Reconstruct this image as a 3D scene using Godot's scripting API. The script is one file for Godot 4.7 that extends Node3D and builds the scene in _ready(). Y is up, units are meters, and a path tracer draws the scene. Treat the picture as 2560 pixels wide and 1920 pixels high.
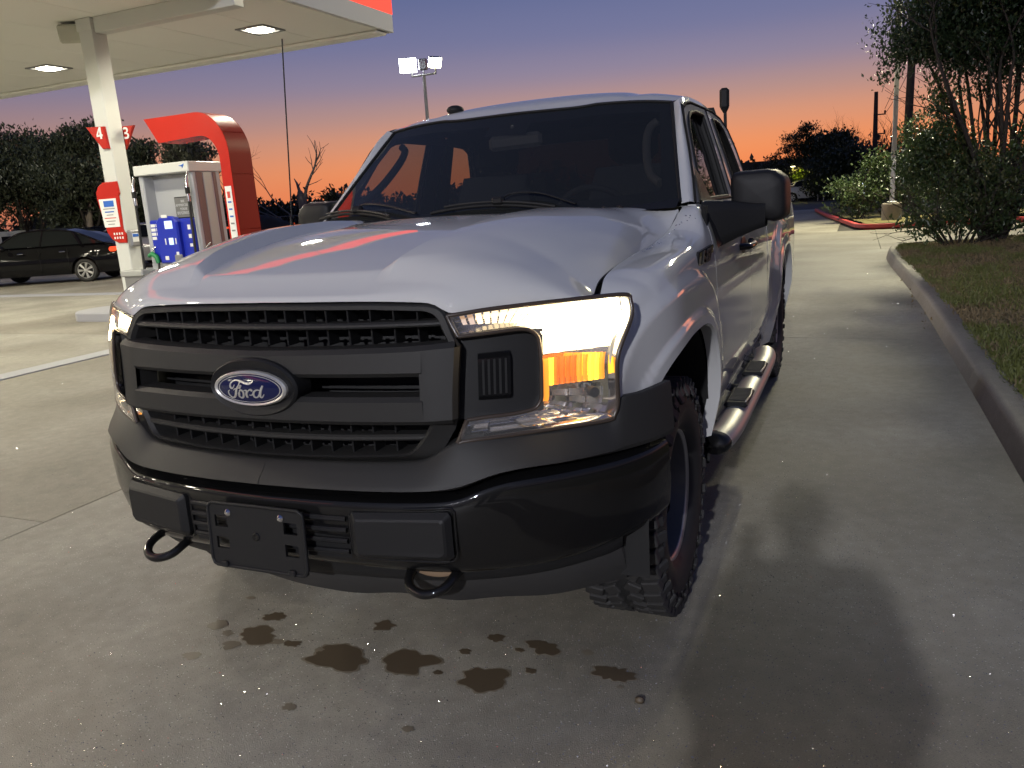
extends Node3D

var M := {}
var rng := RandomNumberGenerator.new()
var used := {}


# Collects triangles. Normals decide which side is the front.
class Geo:
	var v := PackedVector3Array()
	var n := PackedVector3Array()
	var uv := PackedVector2Array()
	var ix := PackedInt32Array()

	func put(a: Vector3, na: Vector3, t := Vector2.ZERO) -> int:
		v.append(a)
		n.append(na)
		uv.append(t)
		return v.size() - 1

	func face(a: int, b: int, c: int) -> void:
		var g := (v[b] - v[a]).cross(v[c] - v[a])
		if g.length_squared() < 1e-16:
			return
		if g.dot(n[a] + n[b] + n[c]) > 0.0:
			ix.append_array([a, c, b])
		else:
			ix.append_array([a, b, c])

	func tri(a: Vector3, b: Vector3, c: Vector3, out := Vector3.ZERO) -> void:
		var g := (b - a).cross(c - a).normalized()
		if out != Vector3.ZERO and g.dot(out) < 0.0:
			g = -g
		face(put(a, g), put(b, g), put(c, g))

	func quad(a: Vector3, b: Vector3, c: Vector3, d: Vector3, out := Vector3.ZERO) -> void:
		var g := (c - a).cross(d - b).normalized()
		if out != Vector3.ZERO and g.dot(out) < 0.0:
			g = -g
		var i := put(a, g, Vector2(0, 1))
		put(b, g, Vector2(1, 1))
		put(c, g, Vector2(1, 0))
		put(d, g, Vector2(0, 0))
		face(i, i + 1, i + 2)
		face(i, i + 2, i + 3)

	# rows: Array of PackedVector3Array of one length. hint: outward direction, or (if centred) an inside point.
	func grid(rows: Array, hint := Vector3.ZERO, centred := false, loop := false) -> void:
		var h := rows.size()
		var w: int = rows[0].size()
		var base := v.size()
		var total := 0.0
		for j in h:
			var r: PackedVector3Array = rows[j]
			var r0: PackedVector3Array = rows[maxi(j - 1, 0)]
			var r1: PackedVector3Array = rows[mini(j + 1, h - 1)]
			for i in w:
				var i0 := i - 1
				var i1 := i + 1
				if loop:
					i0 = (i + w - 2) % (w - 1) if i == 0 else i - 1
					i1 = 1 if i == w - 1 else i + 1
				i0 = maxi(i0, 0)
				i1 = mini(i1, w - 1)
				var g := (r[i1] - r[i0]).cross(r1[i] - r0[i])
				if g.length_squared() < 1e-18:
					g = (r0[i1] - r0[i0] + r1[i1] - r1[i0]).cross(r1[i] - r0[i] + r1[i1] - r0[i1] + r1[i0] - r0[i0])
				g = g.normalized() if g.length_squared() > 1e-20 else Vector3.UP
				put(r[i], g, Vector2(float(i) / maxi(w - 1, 1), float(j) / maxi(h - 1, 1)))
				total += g.dot((r[i] - hint) if centred else hint)
		if total < 0.0:
			for k in range(base, v.size()):
				n[k] = -n[k]
		for j in h - 1:
			for i in w - 1:
				var a := base + j * w + i
				face(a, a + 1, a + w + 1)
				face(a, a + w + 1, a + w)

	# orders the corners of the faces from index q0 on to suit their normals
	func turn_faces(q0: int) -> void:
		for q in range(q0, ix.size(), 3):
			var a := ix[q]
			var b := ix[q + 1]
			var c := ix[q + 2]
			if (v[b] - v[a]).cross(v[c] - v[a]).dot(n[a] + n[b] + n[c]) > 0.0:
				ix[q + 1] = c
				ix[q + 2] = b

	# strips between successive rows, smooth along them and creased across them
	func creased(rows: Array, hint := Vector3.ZERO, centred := false) -> void:
		for j in rows.size() - 1:
			grid([rows[j], rows[j + 1]], hint, centred)

	func box(c: Vector3, s: Vector3, b := 0.0, m := Basis()) -> void:
		var h := s * 0.5
		b = minf(b, minf(h.x, minf(h.y, h.z)) * 0.98)
		var ax := [Vector3.RIGHT, Vector3.UP, Vector3.BACK]
		for a in 3:
			for sg in [-1.0, 1.0]:
				var u: Vector3 = ax[(a + 1) % 3]
				var w: Vector3 = ax[(a + 2) % 3]
				var o: Vector3 = ax[a] * sg * h[a]
				var hu := h[(a + 1) % 3] - b
				var hw := h[(a + 2) % 3] - b
				quad(c + m * (o - u * hu - w * hw), c + m * (o + u * hu - w * hw), c + m * (o + u * hu + w * hw), c + m * (o - u * hu + w * hw), m * (ax[a] * sg))
				if b > 0.0:
					for s2 in [-1.0, 1.0]:   # edge between this face and the next axis' face
						var u2: Vector3 = ax[(a + 1) % 3] * s2
						var p1: Vector3 = ax[a] * sg * h[a] + u2 * (h[(a + 1) % 3] - b)
						var p2: Vector3 = ax[a] * sg * (h[a] - b) + u2 * h[(a + 1) % 3]
						quad(c + m * (p1 - w * hw), c + m * (p1 + w * hw), c + m * (p2 + w * hw), c + m * (p2 - w * hw), m * (ax[a] * sg + u2))
		if b > 0.0:
			for k in 8:
				var q := Vector3(1 if k & 1 else -1, 1 if k & 2 else -1, 1 if k & 4 else -1)
				tri(c + m * (q * Vector3(h.x, h.y - b, h.z - b)), c + m * (q * Vector3(h.x - b, h.y, h.z - b)), c + m * (q * Vector3(h.x - b, h.y - b, h.z)), m * q)

	func tube(p: PackedVector3Array, rad, sides := 10, cap := true, squash := 1.0) -> void:
		var rows := []
		var up := Vector3.UP
		var d0 := (p[1] - p[0]).normalized()
		if absf(d0.y) > 0.9:
			up = Vector3.RIGHT
		var side := d0.cross(up).normalized()
		for i in p.size():
			var d := (p[mini(i + 1, p.size() - 1)] - p[maxi(i - 1, 0)]).normalized()
			side = (side - d * side.dot(d)).normalized()
			var o := side.cross(d).normalized()
			var r: float = rad[i] if rad is PackedFloat32Array or rad is Array else rad
			var row := PackedVector3Array()
			for k in sides + 1:
				var t := TAU * k / sides
				row.append(p[i] + side * cos(t) * r + o * sin(t) * r * squash)
			rows.append(row)
		var b0 := v.size()
		var q0 := ix.size()
		grid(rows, Vector3.ZERO, false, true)
		for j in rows.size():   # the normals point away from the path
			for k in sides + 1:
				var q := b0 + j * (sides + 1) + k
				if n[q].dot(v[q] - p[j]) < 0.0:
					n[q] = -n[q]
		turn_faces(q0)
		if cap:
			for e in [0, rows.size() - 1]:
				var dd: Vector3 = (p[0] - p[1]) if e == 0 else (p[p.size() - 1] - p[p.size() - 2])
				for k in sides:
					tri(p[e], rows[e][k], rows[e][k + 1], dd)

	# profile of Vector2(radius, height along the axis), turned about the basis' y
	func lathe(prof: PackedVector2Array, o: Vector3, m := Basis(), seg := 32, smooth := false, sweep := TAU) -> void:
		var rows := []
		for q in prof:
			var row := PackedVector3Array()
			for k in seg + 1:
				var t := sweep * k / seg
				row.append(o + m * Vector3(cos(t) * q.x, q.y, sin(t) * q.x))
			rows.append(row)
		var full := sweep > TAU - 0.001
		for j in rows.size() - 1:
			var dir := prof[j + 1] - prof[j]
			var b0 := v.size()
			var q0 := ix.size()
			grid([rows[j], rows[j + 1]], Vector3.ZERO, false, full)
			var nrm := Vector2(dir.y, -dir.x).normalized()
			for e in 2:
				for k in seg + 1:
					var t := sweep * k / seg
					n[b0 + e * (seg + 1) + k] = m * Vector3(cos(t) * nrm.x, nrm.y, sin(t) * nrm.x)
			turn_faces(q0)
			if smooth and j > 0:
				for k in seg + 1:
					var pa := b0 + k
					var pb := b0 - (seg + 1) + k
					var mean := (n[pa] + n[pb]).normalized()
					n[pa] = mean
					n[pb] = mean

	func ball(c: Vector3, r: Vector3, seg := 14, m := Basis()) -> void:
		var rows := []
		for j in seg / 2 + 1:
			var a := PI * j / (seg / 2) - PI / 2
			var row := PackedVector3Array()
			for k in seg + 1:
				var t := TAU * k / seg
				row.append(c + m * (Vector3(cos(a) * cos(t), sin(a), cos(a) * sin(t)) * r))
			rows.append(row)
		grid(rows, c, true, true)

	# a flat outline pushed back along the basis' -z, its front edge bevelled
	func prism(poly: PackedVector2Array, o: Vector3, m: Basis, depth: float, bevel := 0.0) -> void:
		var k := poly.size()
		var area := 0.0
		for i in k:
			area += poly[i].cross(poly[(i + 1) % k])
		var sg := 1.0 if area > 0.0 else -1.0
		var inner := PackedVector2Array()
		for i in k:
			var d0 := (poly[i] - poly[(i + k - 1) % k]).normalized()
			var d1 := (poly[(i + 1) % k] - poly[i]).normalized()
			var nn := (Vector2(-d0.y, d0.x) + Vector2(-d1.y, d1.x)).normalized() * sg
			inner.append(poly[i] + nn * bevel)
		var t := Geometry2D.triangulate_polygon(inner)
		for i in range(0, t.size(), 3):
			tri(o + m * Vector3(inner[t[i]].x, inner[t[i]].y, 0), o + m * Vector3(inner[t[i + 1]].x, inner[t[i + 1]].y, 0), o + m * Vector3(inner[t[i + 2]].x, inner[t[i + 2]].y, 0), m.z)
			tri(o + m * Vector3(poly[t[i]].x, poly[t[i]].y, -depth), o + m * Vector3(poly[t[i + 1]].x, poly[t[i + 1]].y, -depth), o + m * Vector3(poly[t[i + 2]].x, poly[t[i + 2]].y, -depth), -m.z)
		for i in k:
			var j := (i + 1) % k
			var d := (poly[j] - poly[i]).normalized()
			var out := m * Vector3(d.y * sg, -d.x * sg, 0)
			if bevel > 0.0:
				quad(o + m * Vector3(inner[i].x, inner[i].y, 0), o + m * Vector3(inner[j].x, inner[j].y, 0), o + m * Vector3(poly[j].x, poly[j].y, -bevel), o + m * Vector3(poly[i].x, poly[i].y, -bevel), out + m.z)
			quad(o + m * Vector3(poly[i].x, poly[i].y, -bevel), o + m * Vector3(poly[j].x, poly[j].y, -bevel), o + m * Vector3(poly[j].x, poly[j].y, -depth), o + m * Vector3(poly[i].x, poly[i].y, -depth), out)

	func mesh() -> ArrayMesh:
		var a := []
		a.resize(Mesh.ARRAY_MAX)
		a[Mesh.ARRAY_VERTEX] = v
		a[Mesh.ARRAY_NORMAL] = n
		a[Mesh.ARRAY_TEX_UV] = uv
		a[Mesh.ARRAY_INDEX] = ix
		var am := ArrayMesh.new()
		am.add_surface_from_arrays(Mesh.PRIMITIVE_TRIANGLES, a)
		return am


func V(x: float, y: float, z: float) -> Vector3:
	return Vector3(x, y, z)


func numbered(called: String) -> String:
	var k: int = used.get(called, 0)
	used[called] = k + 1
	return called if k == 0 else "%s_%03d" % [called, k]


# a Node3D at a thing's base; its parts are its children
func thing(called: String, label: String, category: String, at := Vector3.ZERO, group := "", turn := 0.0) -> Node3D:
	var o := Node3D.new()
	o.name = numbered(called)
	o.position = at
	o.rotation.y = turn
	tag(o, label, category, group)
	add_child(o, true)
	return o


func tag(o: Node3D, label: String, category: String, group := "") -> Node3D:
	o.set_meta("label", label)
	o.set_meta("category", category)
	if group:
		o.set_meta("group", group)
	return o


# one mesh under parent (self: a top-level object). world: its points are in world coordinates although the parent stands elsewhere.
func part(called: String, g, mat: Material, parent: Node = null, world := false) -> MeshInstance3D:
	var o := MeshInstance3D.new()
	o.mesh = g.mesh() if g is Geo else g
	o.material_override = mat
	if parent == null:
		o.name = numbered(called)
		add_child(o, true)
	else:
		var k: int = parent.get_meta("_n_" + called, 0)
		parent.set_meta("_n_" + called, k + 1)
		o.name = called if k == 0 else "%s_%03d" % [called, k]
		if world:
			o.position = -(parent as Node3D).position
		parent.add_child(o, true)
	return o


func group_part(called: String, parent: Node3D, at := Vector3.ZERO) -> Node3D:
	var o := Node3D.new()
	var k: int = parent.get_meta("_n_" + called, 0)
	parent.set_meta("_n_" + called, k + 1)
	o.name = called if k == 0 else "%s_%03d" % [called, k]
	o.position = at
	parent.add_child(o, true)
	return o


func ground_piece(called: String, g, mat: Material, kind := "structure") -> MeshInstance3D:
	var o := part(called, g, mat)
	o.set_meta("kind", kind)
	return o


func dup(o: Node3D, called: String, at: Vector3, label := "", turn := 0.0) -> Node3D:
	var c: Node3D = o.duplicate()
	c.name = numbered(called)
	c.position = at
	c.rotation.y = turn
	if label:
		c.set_meta("label", label)
	add_child(c, true)
	return c


# smooth interpolation in a table of Vector2(x, y)
func tab(t: PackedVector2Array, x: float) -> float:
	var k := t.size()
	if x <= t[0].x:
		return t[0].y
	if x >= t[k - 1].x:
		return t[k - 1].y
	var i := 0
	while x > t[i + 1].x:
		i += 1
	var a := t[i]
	var b := t[i + 1]
	var s := (b.y - a.y) / (b.x - a.x)
	var s0 := s if i == 0 else (b.y - t[i - 1].y) / (b.x - t[i - 1].x)
	var s1 := s if i + 2 >= k else (t[i + 2].y - a.y) / (t[i + 2].x - a.x)
	if i > 0 and (a.y - t[i - 1].y) * s <= 0.0:
		s0 = 0.0
	if i + 2 < k and (t[i + 2].y - b.y) * s <= 0.0:
		s1 = 0.0
	var w := b.x - a.x
	var u := (x - a.x) / w
	return a.y * (2 * u * u * u - 3 * u * u + 1) + s0 * w * (u * u * u - 2 * u * u + u) + b.y * (3 * u * u - 2 * u * u * u) + s1 * w * (u * u * u - u * u)


# Catmull-Rom through points, k samples (even in parameter)
func spline(p: PackedVector3Array, k: int, loop := false) -> PackedVector3Array:
	var out := PackedVector3Array()
	var c := p.size()
	var spans := c if loop else c - 1
	for j in k:
		var f := float(j) / (k if loop else k - 1) * spans
		var i := mini(int(f), spans - 1)
		var u := f - i
		var a := p[(i + c - 1) % c] if loop else p[maxi(i - 1, 0)]
		var b := p[i % c]
		var d := p[(i + 1) % c]
		var e := p[(i + 2) % c] if loop else p[mini(i + 2, c - 1)]
		out.append(b.cubic_interpolate(d, a, e, u))
	return out


func lerp_rows(a: PackedVector3Array, b: PackedVector3Array, k: int) -> Array:
	var rows := []
	for j in k:
		var r := PackedVector3Array()
		for i in a.size():
			r.append(a[i].lerp(b[i], float(j) / (k - 1)))
		rows.append(r)
	return rows


func mirror(rows: Array) -> Array:
	var out := []
	for r in rows:
		var q := PackedVector3Array()
		for p in r:
			q.append(Vector3(-p.x, p.y, p.z))
		out.append(q)
	return out


func sm(a: float, b: float, x: float) -> float:
	return smoothstep(a, b, x)


func lin(r: float, g: float, b: float, a := 1.0) -> Color:
	var c := Color(r, g, b).linear_to_srgb()
	c.a = a
	return c


func mat(called: String, c: Color, rough: float, metal := 0.0, spec := 0.5) -> StandardMaterial3D:
	var m := StandardMaterial3D.new()
	m.resource_name = called
	m.albedo_color = c
	m.roughness = rough
	m.metallic = metal
	m.metallic_specular = spec
	M[called] = m
	return m


func glow(called: String, c: Color, energy: float, base := Color(0.8, 0.8, 0.8)) -> StandardMaterial3D:
	var m := mat(called, base, 0.3)
	m.emission_enabled = true
	m.emission = c
	m.emission_energy_multiplier = energy
	return m


# a tiling grey/colour texture built of several noises
func noise_image(size: int, fn: Callable) -> ImageTexture:
	var d := PackedByteArray()
	d.resize(size * size * 3)
	for y in size:
		for x in size:
			var c: Color = fn.call(x, y)
			var o := (y * size + x) * 3
			d[o] = clampi(int(c.r * 255.0), 0, 255)
			d[o + 1] = clampi(int(c.g * 255.0), 0, 255)
			d[o + 2] = clampi(int(c.b * 255.0), 0, 255)
	return ImageTexture.create_from_image(Image.create_from_data(size, size, false, Image.FORMAT_RGB8, d))


func noise(freq: float, oct := 3, sd := 1, kind := FastNoiseLite.TYPE_SIMPLEX_SMOOTH) -> FastNoiseLite:
	var f := FastNoiseLite.new()
	f.seed = sd
	f.frequency = freq
	f.fractal_octaves = oct
	f.noise_type = kind
	return f


func noise_tex(freq: float, oct: int, sd: int, lo: Color, hi: Color, size := 512, normal := false, strength := 4.0) -> NoiseTexture2D:
	var t := NoiseTexture2D.new()
	t.width = size
	t.height = size
	t.seamless = true
	t.noise = noise(freq, oct, sd)
	if normal:
		t.as_normal_map = true
		t.bump_strength = strength
	else:
		var g := Gradient.new()
		g.set_color(0, lo)
		g.set_color(1, hi)
		t.color_ramp = g
	return t


func tri_map(m: StandardMaterial3D, scale: float, world := true) -> void:
	m.uv1_triplanar = true
	m.uv1_world_triplanar = world
	m.uv1_scale = Vector3.ONE * scale


func _ready() -> void:
	rng.seed = 7
	# camera
	var cam := Camera3D.new()
	cam.name = "camera"
	cam.position = Vector3(1.5158, 1.4465, 2.6201)
	cam.basis = Basis(Vector3.UP, 0.4134) * Basis(Vector3.RIGHT, -0.2264) * Basis(Vector3.BACK, -0.0675)
	cam.fov = 51.2284
	cam.near = 0.05
	cam.far = 900.0
	add_child(cam)
	cam.current = true
	# sky and exposure
	var env := Environment.new()
	env.background_mode = Environment.BG_SKY
	env.tonemap_mode = Environment.TONE_MAPPER_LINEAR
	env.tonemap_exposure = 1.0
	env.sdfgi_enabled = true
	env.ssao_enabled = true
	env.ssil_enabled = true
	env.background_energy_multiplier = 1.0
	var sky := Sky.new()
	var pano := PanoramaSkyMaterial.new()
	pano.panorama = dusk_sky()
	sky.sky_material = pano
	env.sky = sky
	var we := WorldEnvironment.new()
	we.name = "world_environment"
	we.environment = env
	add_child(we)
	# the last of the sun, below the tree line: only its afterglow reaches the place
	var sun := DirectionalLight3D.new()
	sun.name = "afterglow"
	sun.rotation = Vector3(deg_to_rad(-4.0), deg_to_rad(180.0 - 20.0), 0)
	sun.light_color = Color(1.0, 0.55, 0.35)
	sun.light_energy = 0.02
	sun.light_angular_distance = 12.0
	sun.shadow_enabled = true
	add_child(sun)
	materials()
	build_ground()
	build_canopy()
	build_island()
	build_lamps()
	build_background()
	build_cars()
	build_plants()
	build_truck()
	build_photographer()
	build_small_things()


# Clear dusk: orange along the western horizon, through mauve to slate blue overhead
func dusk_sky() -> ImageTexture:
	var w := 512
	var h := 256
	var px := PackedFloat32Array()
	px.resize(w * h * 3)
	var warm := [[-2.0, Color(0.82, 0.20, 0.070)], [1.0, Color(0.93, 0.255, 0.085)], [2.6, Color(0.90, 0.305, 0.12)], [4.3, Color(0.72, 0.315, 0.185)], [6.0, Color(0.48, 0.285, 0.255)], [8.0, Color(0.28, 0.235, 0.33)], [10.5, Color(0.175, 0.185, 0.33)], [14.0, Color(0.115, 0.145, 0.30)], [22.0, Color(0.075, 0.105, 0.25)], [45.0, Color(0.042, 0.065, 0.165)], [90.0, Color(0.028, 0.045, 0.12)]]
	var cool := [[-2.0, Color(0.12, 0.11, 0.15)], [3.0, Color(0.14, 0.12, 0.165)], [8.0, Color(0.135, 0.125, 0.19)], [14.0, Color(0.10, 0.11, 0.20)], [22.0, Color(0.07, 0.09, 0.19)], [45.0, Color(0.04, 0.06, 0.15)], [90.0, Color(0.028, 0.045, 0.12)]]
	for y in h:
		var e := 90.0 - 180.0 * (y + 0.5) / h
		var a := ramp(warm, e)
		var b := ramp(cool, e)
		for x in w:
			var az := wrapf(360.0 * (x + 0.5) / w, -180.0, 180.0)   # 0 looks along -z, positive turns to +x
			var d := absf(wrapf(az + 14.0, -180.0, 180.0))
			var f := exp(-pow(d / 62.0, 2.0))
			var c := b.lerp(a, f)
			var o := (y * w + x) * 3
			px[o] = c.r
			px[o + 1] = c.g
			px[o + 2] = c.b
	return ImageTexture.create_from_image(Image.create_from_data(w, h, false, Image.FORMAT_RGBF, px.to_byte_array()))


func ramp(t: Array, x: float) -> Color:
	if x <= t[0][0]:
		return t[0][1]
	for i in t.size() - 1:
		if x <= t[i + 1][0]:
			var u: float = (x - t[i][0]) / (t[i + 1][0] - t[i][0])
			return (t[i][1] as Color).lerp(t[i + 1][1], u * u * (3 - 2 * u) * 0.5 + u * 0.5)
	return t[t.size() - 1][1]


func materials() -> void:
	var grain := noise_tex(0.25, 3, 3, Color.BLACK, Color.WHITE, 256, true, 3.0)
	var m := mat("white_paint", lin(0.54, 0.54, 0.53), 0.6, 0.0, 0.12)
	m.clearcoat_enabled = true
	m.clearcoat = 1.0
	m.clearcoat_roughness = 0.03
	m = mat("moulded_black_plastic", lin(0.014, 0.014, 0.0145), 0.5, 0.0, 0.36)
	m.normal_enabled = true
	m.normal_texture = grain
	m.normal_scale = 0.35
	tri_map(m, 9.0, false)
	m = mat("charcoal_plastic", lin(0.024, 0.0235, 0.0225), 0.5, 0.0, 0.38)
	m.normal_enabled = true
	m.normal_texture = grain
	m.normal_scale = 0.4
	tri_map(m, 9.0, false)
	m = mat("gloss_black_paint", lin(0.006, 0.006, 0.0063), 0.5, 0.0, 0.2)
	m.clearcoat_enabled = true
	m.clearcoat = 0.8
	m.clearcoat_roughness = 0.035
	mat("cut_reflector", lin(0.62, 0.58, 0.55), 0.16, 0.75)
	mat("lamp_bezel", lin(0.05, 0.038, 0.03), 0.25)
	mat("deep_black", lin(0.006, 0.006, 0.006), 0.7)
	mat("black_gap", lin(0.004, 0.004, 0.004), 0.9)
	mat("rubber", lin(0.014, 0.014, 0.014), 0.62)
	mat("worn_rubber", lin(0.026, 0.025, 0.024), 0.7)
	mat("chrome", lin(0.78, 0.78, 0.78), 0.08, 1.0)
	mat("bright_metal", lin(0.70, 0.70, 0.69), 0.2, 1.0)
	mat("brushed_steel", lin(0.40, 0.40, 0.39), 0.46, 0.85)
	mat("satin_silver", lin(0.62, 0.61, 0.57), 0.32, 0.55)
	mat("dark_wheel_paint", lin(0.10, 0.10, 0.102), 0.45, 0.2)
	mat("worn_steel", lin(0.42, 0.42, 0.41), 0.42, 0.8)
	mat("emblem_blue", lin(0.006, 0.010, 0.055), 0.12)
	mat("cabin_black", lin(0.012, 0.012, 0.013), 0.75)
	mat("seat_cloth", lin(0.02, 0.022, 0.026), 0.9)
	mat("cabin_grey", lin(0.10, 0.095, 0.085), 0.7)
	m = mat("windshield_glass", lin(0.02, 0.022, 0.022, 0.62), 0.02, 0.0, 0.36)
	m.transparency = BaseMaterial3D.TRANSPARENCY_ALPHA
	m = mat("tinted_glass", lin(0.02, 0.02, 0.02, 0.82), 0.02)
	m.transparency = BaseMaterial3D.TRANSPARENCY_ALPHA
	m = mat("side_glass", lin(0.3, 0.32, 0.31, 0.45), 0.02)
	m.transparency = BaseMaterial3D.TRANSPARENCY_ALPHA
	m = mat("privacy_glass", lin(0.012, 0.012, 0.012, 0.992), 0.02)
	m.transparency = BaseMaterial3D.TRANSPARENCY_ALPHA
	m = mat("lens_glass", lin(0.9, 0.9, 0.9, 0.06), 0.02)
	m.transparency = BaseMaterial3D.TRANSPARENCY_ALPHA
	glow("headlamp_glow", lin(1.0, 0.86, 0.55), 14.0)
	glow("headlamp_mid_glow", lin(1.0, 0.80, 0.46), 3.2)
	glow("headlamp_edge_glow", lin(1.0, 0.74, 0.40), 2.2)
	glow("amber_rim_glow", lin(1.0, 0.55, 0.25), 0.5)
	glow("amber_glow", lin(1.0, 0.33, 0.01), 0.9, lin(0.9, 0.35, 0.02))
	glow("amber_hot_glow", lin(1.0, 0.55, 0.03), 2.6, lin(0.9, 0.5, 0.02))
	m = mat("amber_plastic", lin(0.85, 0.20, 0.01), 0.2)
	m.emission_enabled = true
	m.emission = lin(1.0, 0.22, 0.01)
	m.emission_energy_multiplier = 0.5
	mat("white_enamel", lin(0.62, 0.63, 0.60), 0.35)
	mat("fascia_white", lin(0.62, 0.63, 0.65), 0.85, 0.0, 0.15)
	mat("soffit_white", lin(0.80, 0.80, 0.76), 0.55)
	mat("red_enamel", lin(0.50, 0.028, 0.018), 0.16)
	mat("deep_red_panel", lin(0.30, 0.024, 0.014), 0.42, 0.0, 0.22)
	mat("grey_steel", lin(0.30, 0.30, 0.31), 0.4, 0.6)
	mat("pump_grey", lin(0.42, 0.43, 0.45), 0.4)
	mat("pump_brown_stripe", lin(0.16, 0.085, 0.085), 0.45)
	mat("pump_blue", lin(0.018, 0.035, 0.42), 0.3)
	mat("sign_white", lin(0.8, 0.8, 0.78), 0.4)
	mat("sign_blue", lin(0.03, 0.14, 0.55), 0.4)
	mat("print_grey", lin(0.25, 0.25, 0.26), 0.5)
	mat("print_red", lin(0.6, 0.05, 0.04), 0.5)
	mat("screen_grey", lin(0.16, 0.16, 0.16), 0.3)
	glow("screen_glow", lin(0.45, 0.72, 0.95), 0.9)
	glow("canopy_lamp_glow", lin(1.0, 0.95, 0.74), 14.0)
	glow("red_band_glow", lin(1.0, 0.07, 0.045), 1.5, lin(0.5, 0.04, 0.03))
	M.red_band_glow.roughness = 0.8
	M.red_band_glow.metallic_specular = 0.15
	glow("flood_glow", lin(0.86, 0.90, 1.0), 40.0)
	glow("flood_warm_glow", lin(1.0, 0.93, 0.62), 24.0)
	glow("tail_lamp_glow", lin(1.0, 0.09, 0.02), 1.2, lin(0.5, 0.02, 0.02))
	glow("tail_lamp_hot_glow", lin(1.0, 0.25, 0.05), 5.0)
	glow("car_lamp_glow", lin(0.92, 0.95, 1.0), 30.0)
	glow("street_lamp_glow", lin(1.0, 0.9, 0.5), 12.0)
	glow("sign_lamp_glow", lin(0.75, 0.85, 1.0), 3.5)
	glow("green_lamp_glow", lin(0.1, 1.0, 0.6), 5.0)
	mat("black_car_paint", lin(0.005, 0.005, 0.006), 0.08, 0.0, 0.34)
	mat("silver_car_paint", lin(0.42, 0.44, 0.46), 0.25, 0.3)
	mat("car_window", lin(0.010, 0.012, 0.013), 0.04, 0.0, 0.3)
	mat("alloy", lin(0.50, 0.50, 0.50), 0.3, 0.7)
	mat("galvanised", lin(0.42, 0.43, 0.42), 0.45, 0.3)
	mat("pole_paint", lin(0.50, 0.50, 0.42), 0.5)
	mat("dark_timber", lin(0.055, 0.045, 0.038), 0.85)
	mat("bark", lin(0.045, 0.037, 0.03), 0.9)
	mat("pale_bark", lin(0.30, 0.25, 0.20), 0.85)
	mat("dead_wood", lin(0.24, 0.21, 0.18), 0.85)
	mat("wire", lin(0.02, 0.02, 0.02), 0.6)
	for d in [["leaf_green", 0.040, 0.065, 0.022], ["leaf_deep", 0.022, 0.040, 0.016], ["leaf_olive", 0.062, 0.072, 0.026], ["oak_leaf", 0.072, 0.084, 0.050], ["oak_leaf_pale", 0.11, 0.115, 0.075], ["pine_needles", 0.020, 0.028, 0.014], ["lit_leaf", 0.10, 0.15, 0.02]]:
		m = mat(d[0], lin(d[1], d[2], d[3]), 0.38)
		m.backlight_enabled = true
		m.backlight = lin(d[1] * 0.6, d[2] * 0.6, d[3] * 0.4)
	mat("grass_blade", lin(0.13, 0.145, 0.035), 0.6)
	mat("dry_grass_blade", lin(0.20, 0.15, 0.075), 0.7)
	m = mat("island_soil", Color.WHITE, 0.95)
	m.albedo_texture = noise_tex(0.03, 5, 11, Color(0.30, 0.25, 0.16), Color(0.44, 0.44, 0.22), 512)
	tri_map(m, 0.7)
	m = mat("far_ground", Color.WHITE, 0.95)
	m.albedo_texture = noise_tex(0.02, 5, 12, Color(0.20, 0.20, 0.15), Color(0.30, 0.29, 0.20), 512)
	tri_map(m, 0.1)
	mat("asphalt", lin(0.06, 0.06, 0.062), 0.85)
	mat("red_kerb_paint", lin(0.42, 0.045, 0.04), 0.55)
	mat("joint_dark", lin(0.035, 0.032, 0.028), 0.9)
	mat("wet_stain", lin(0.085, 0.064, 0.040), 0.5)
	mat("faint_stain", lin(0.17, 0.145, 0.105), 0.5)
	mat("skin", lin(0.45, 0.27, 0.19), 0.55)
	mat("jacket_cloth", lin(0.03, 0.035, 0.05), 0.9)
	mat("water_drop", lin(0.9, 0.9, 0.9, 0.1), 0.02)
	(M.water_drop as StandardMaterial3D).transparency = BaseMaterial3D.TRANSPARENCY_ALPHA
	mat("canvas_white", lin(0.6, 0.6, 0.58), 0.7)
	concrete_materials()


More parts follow.
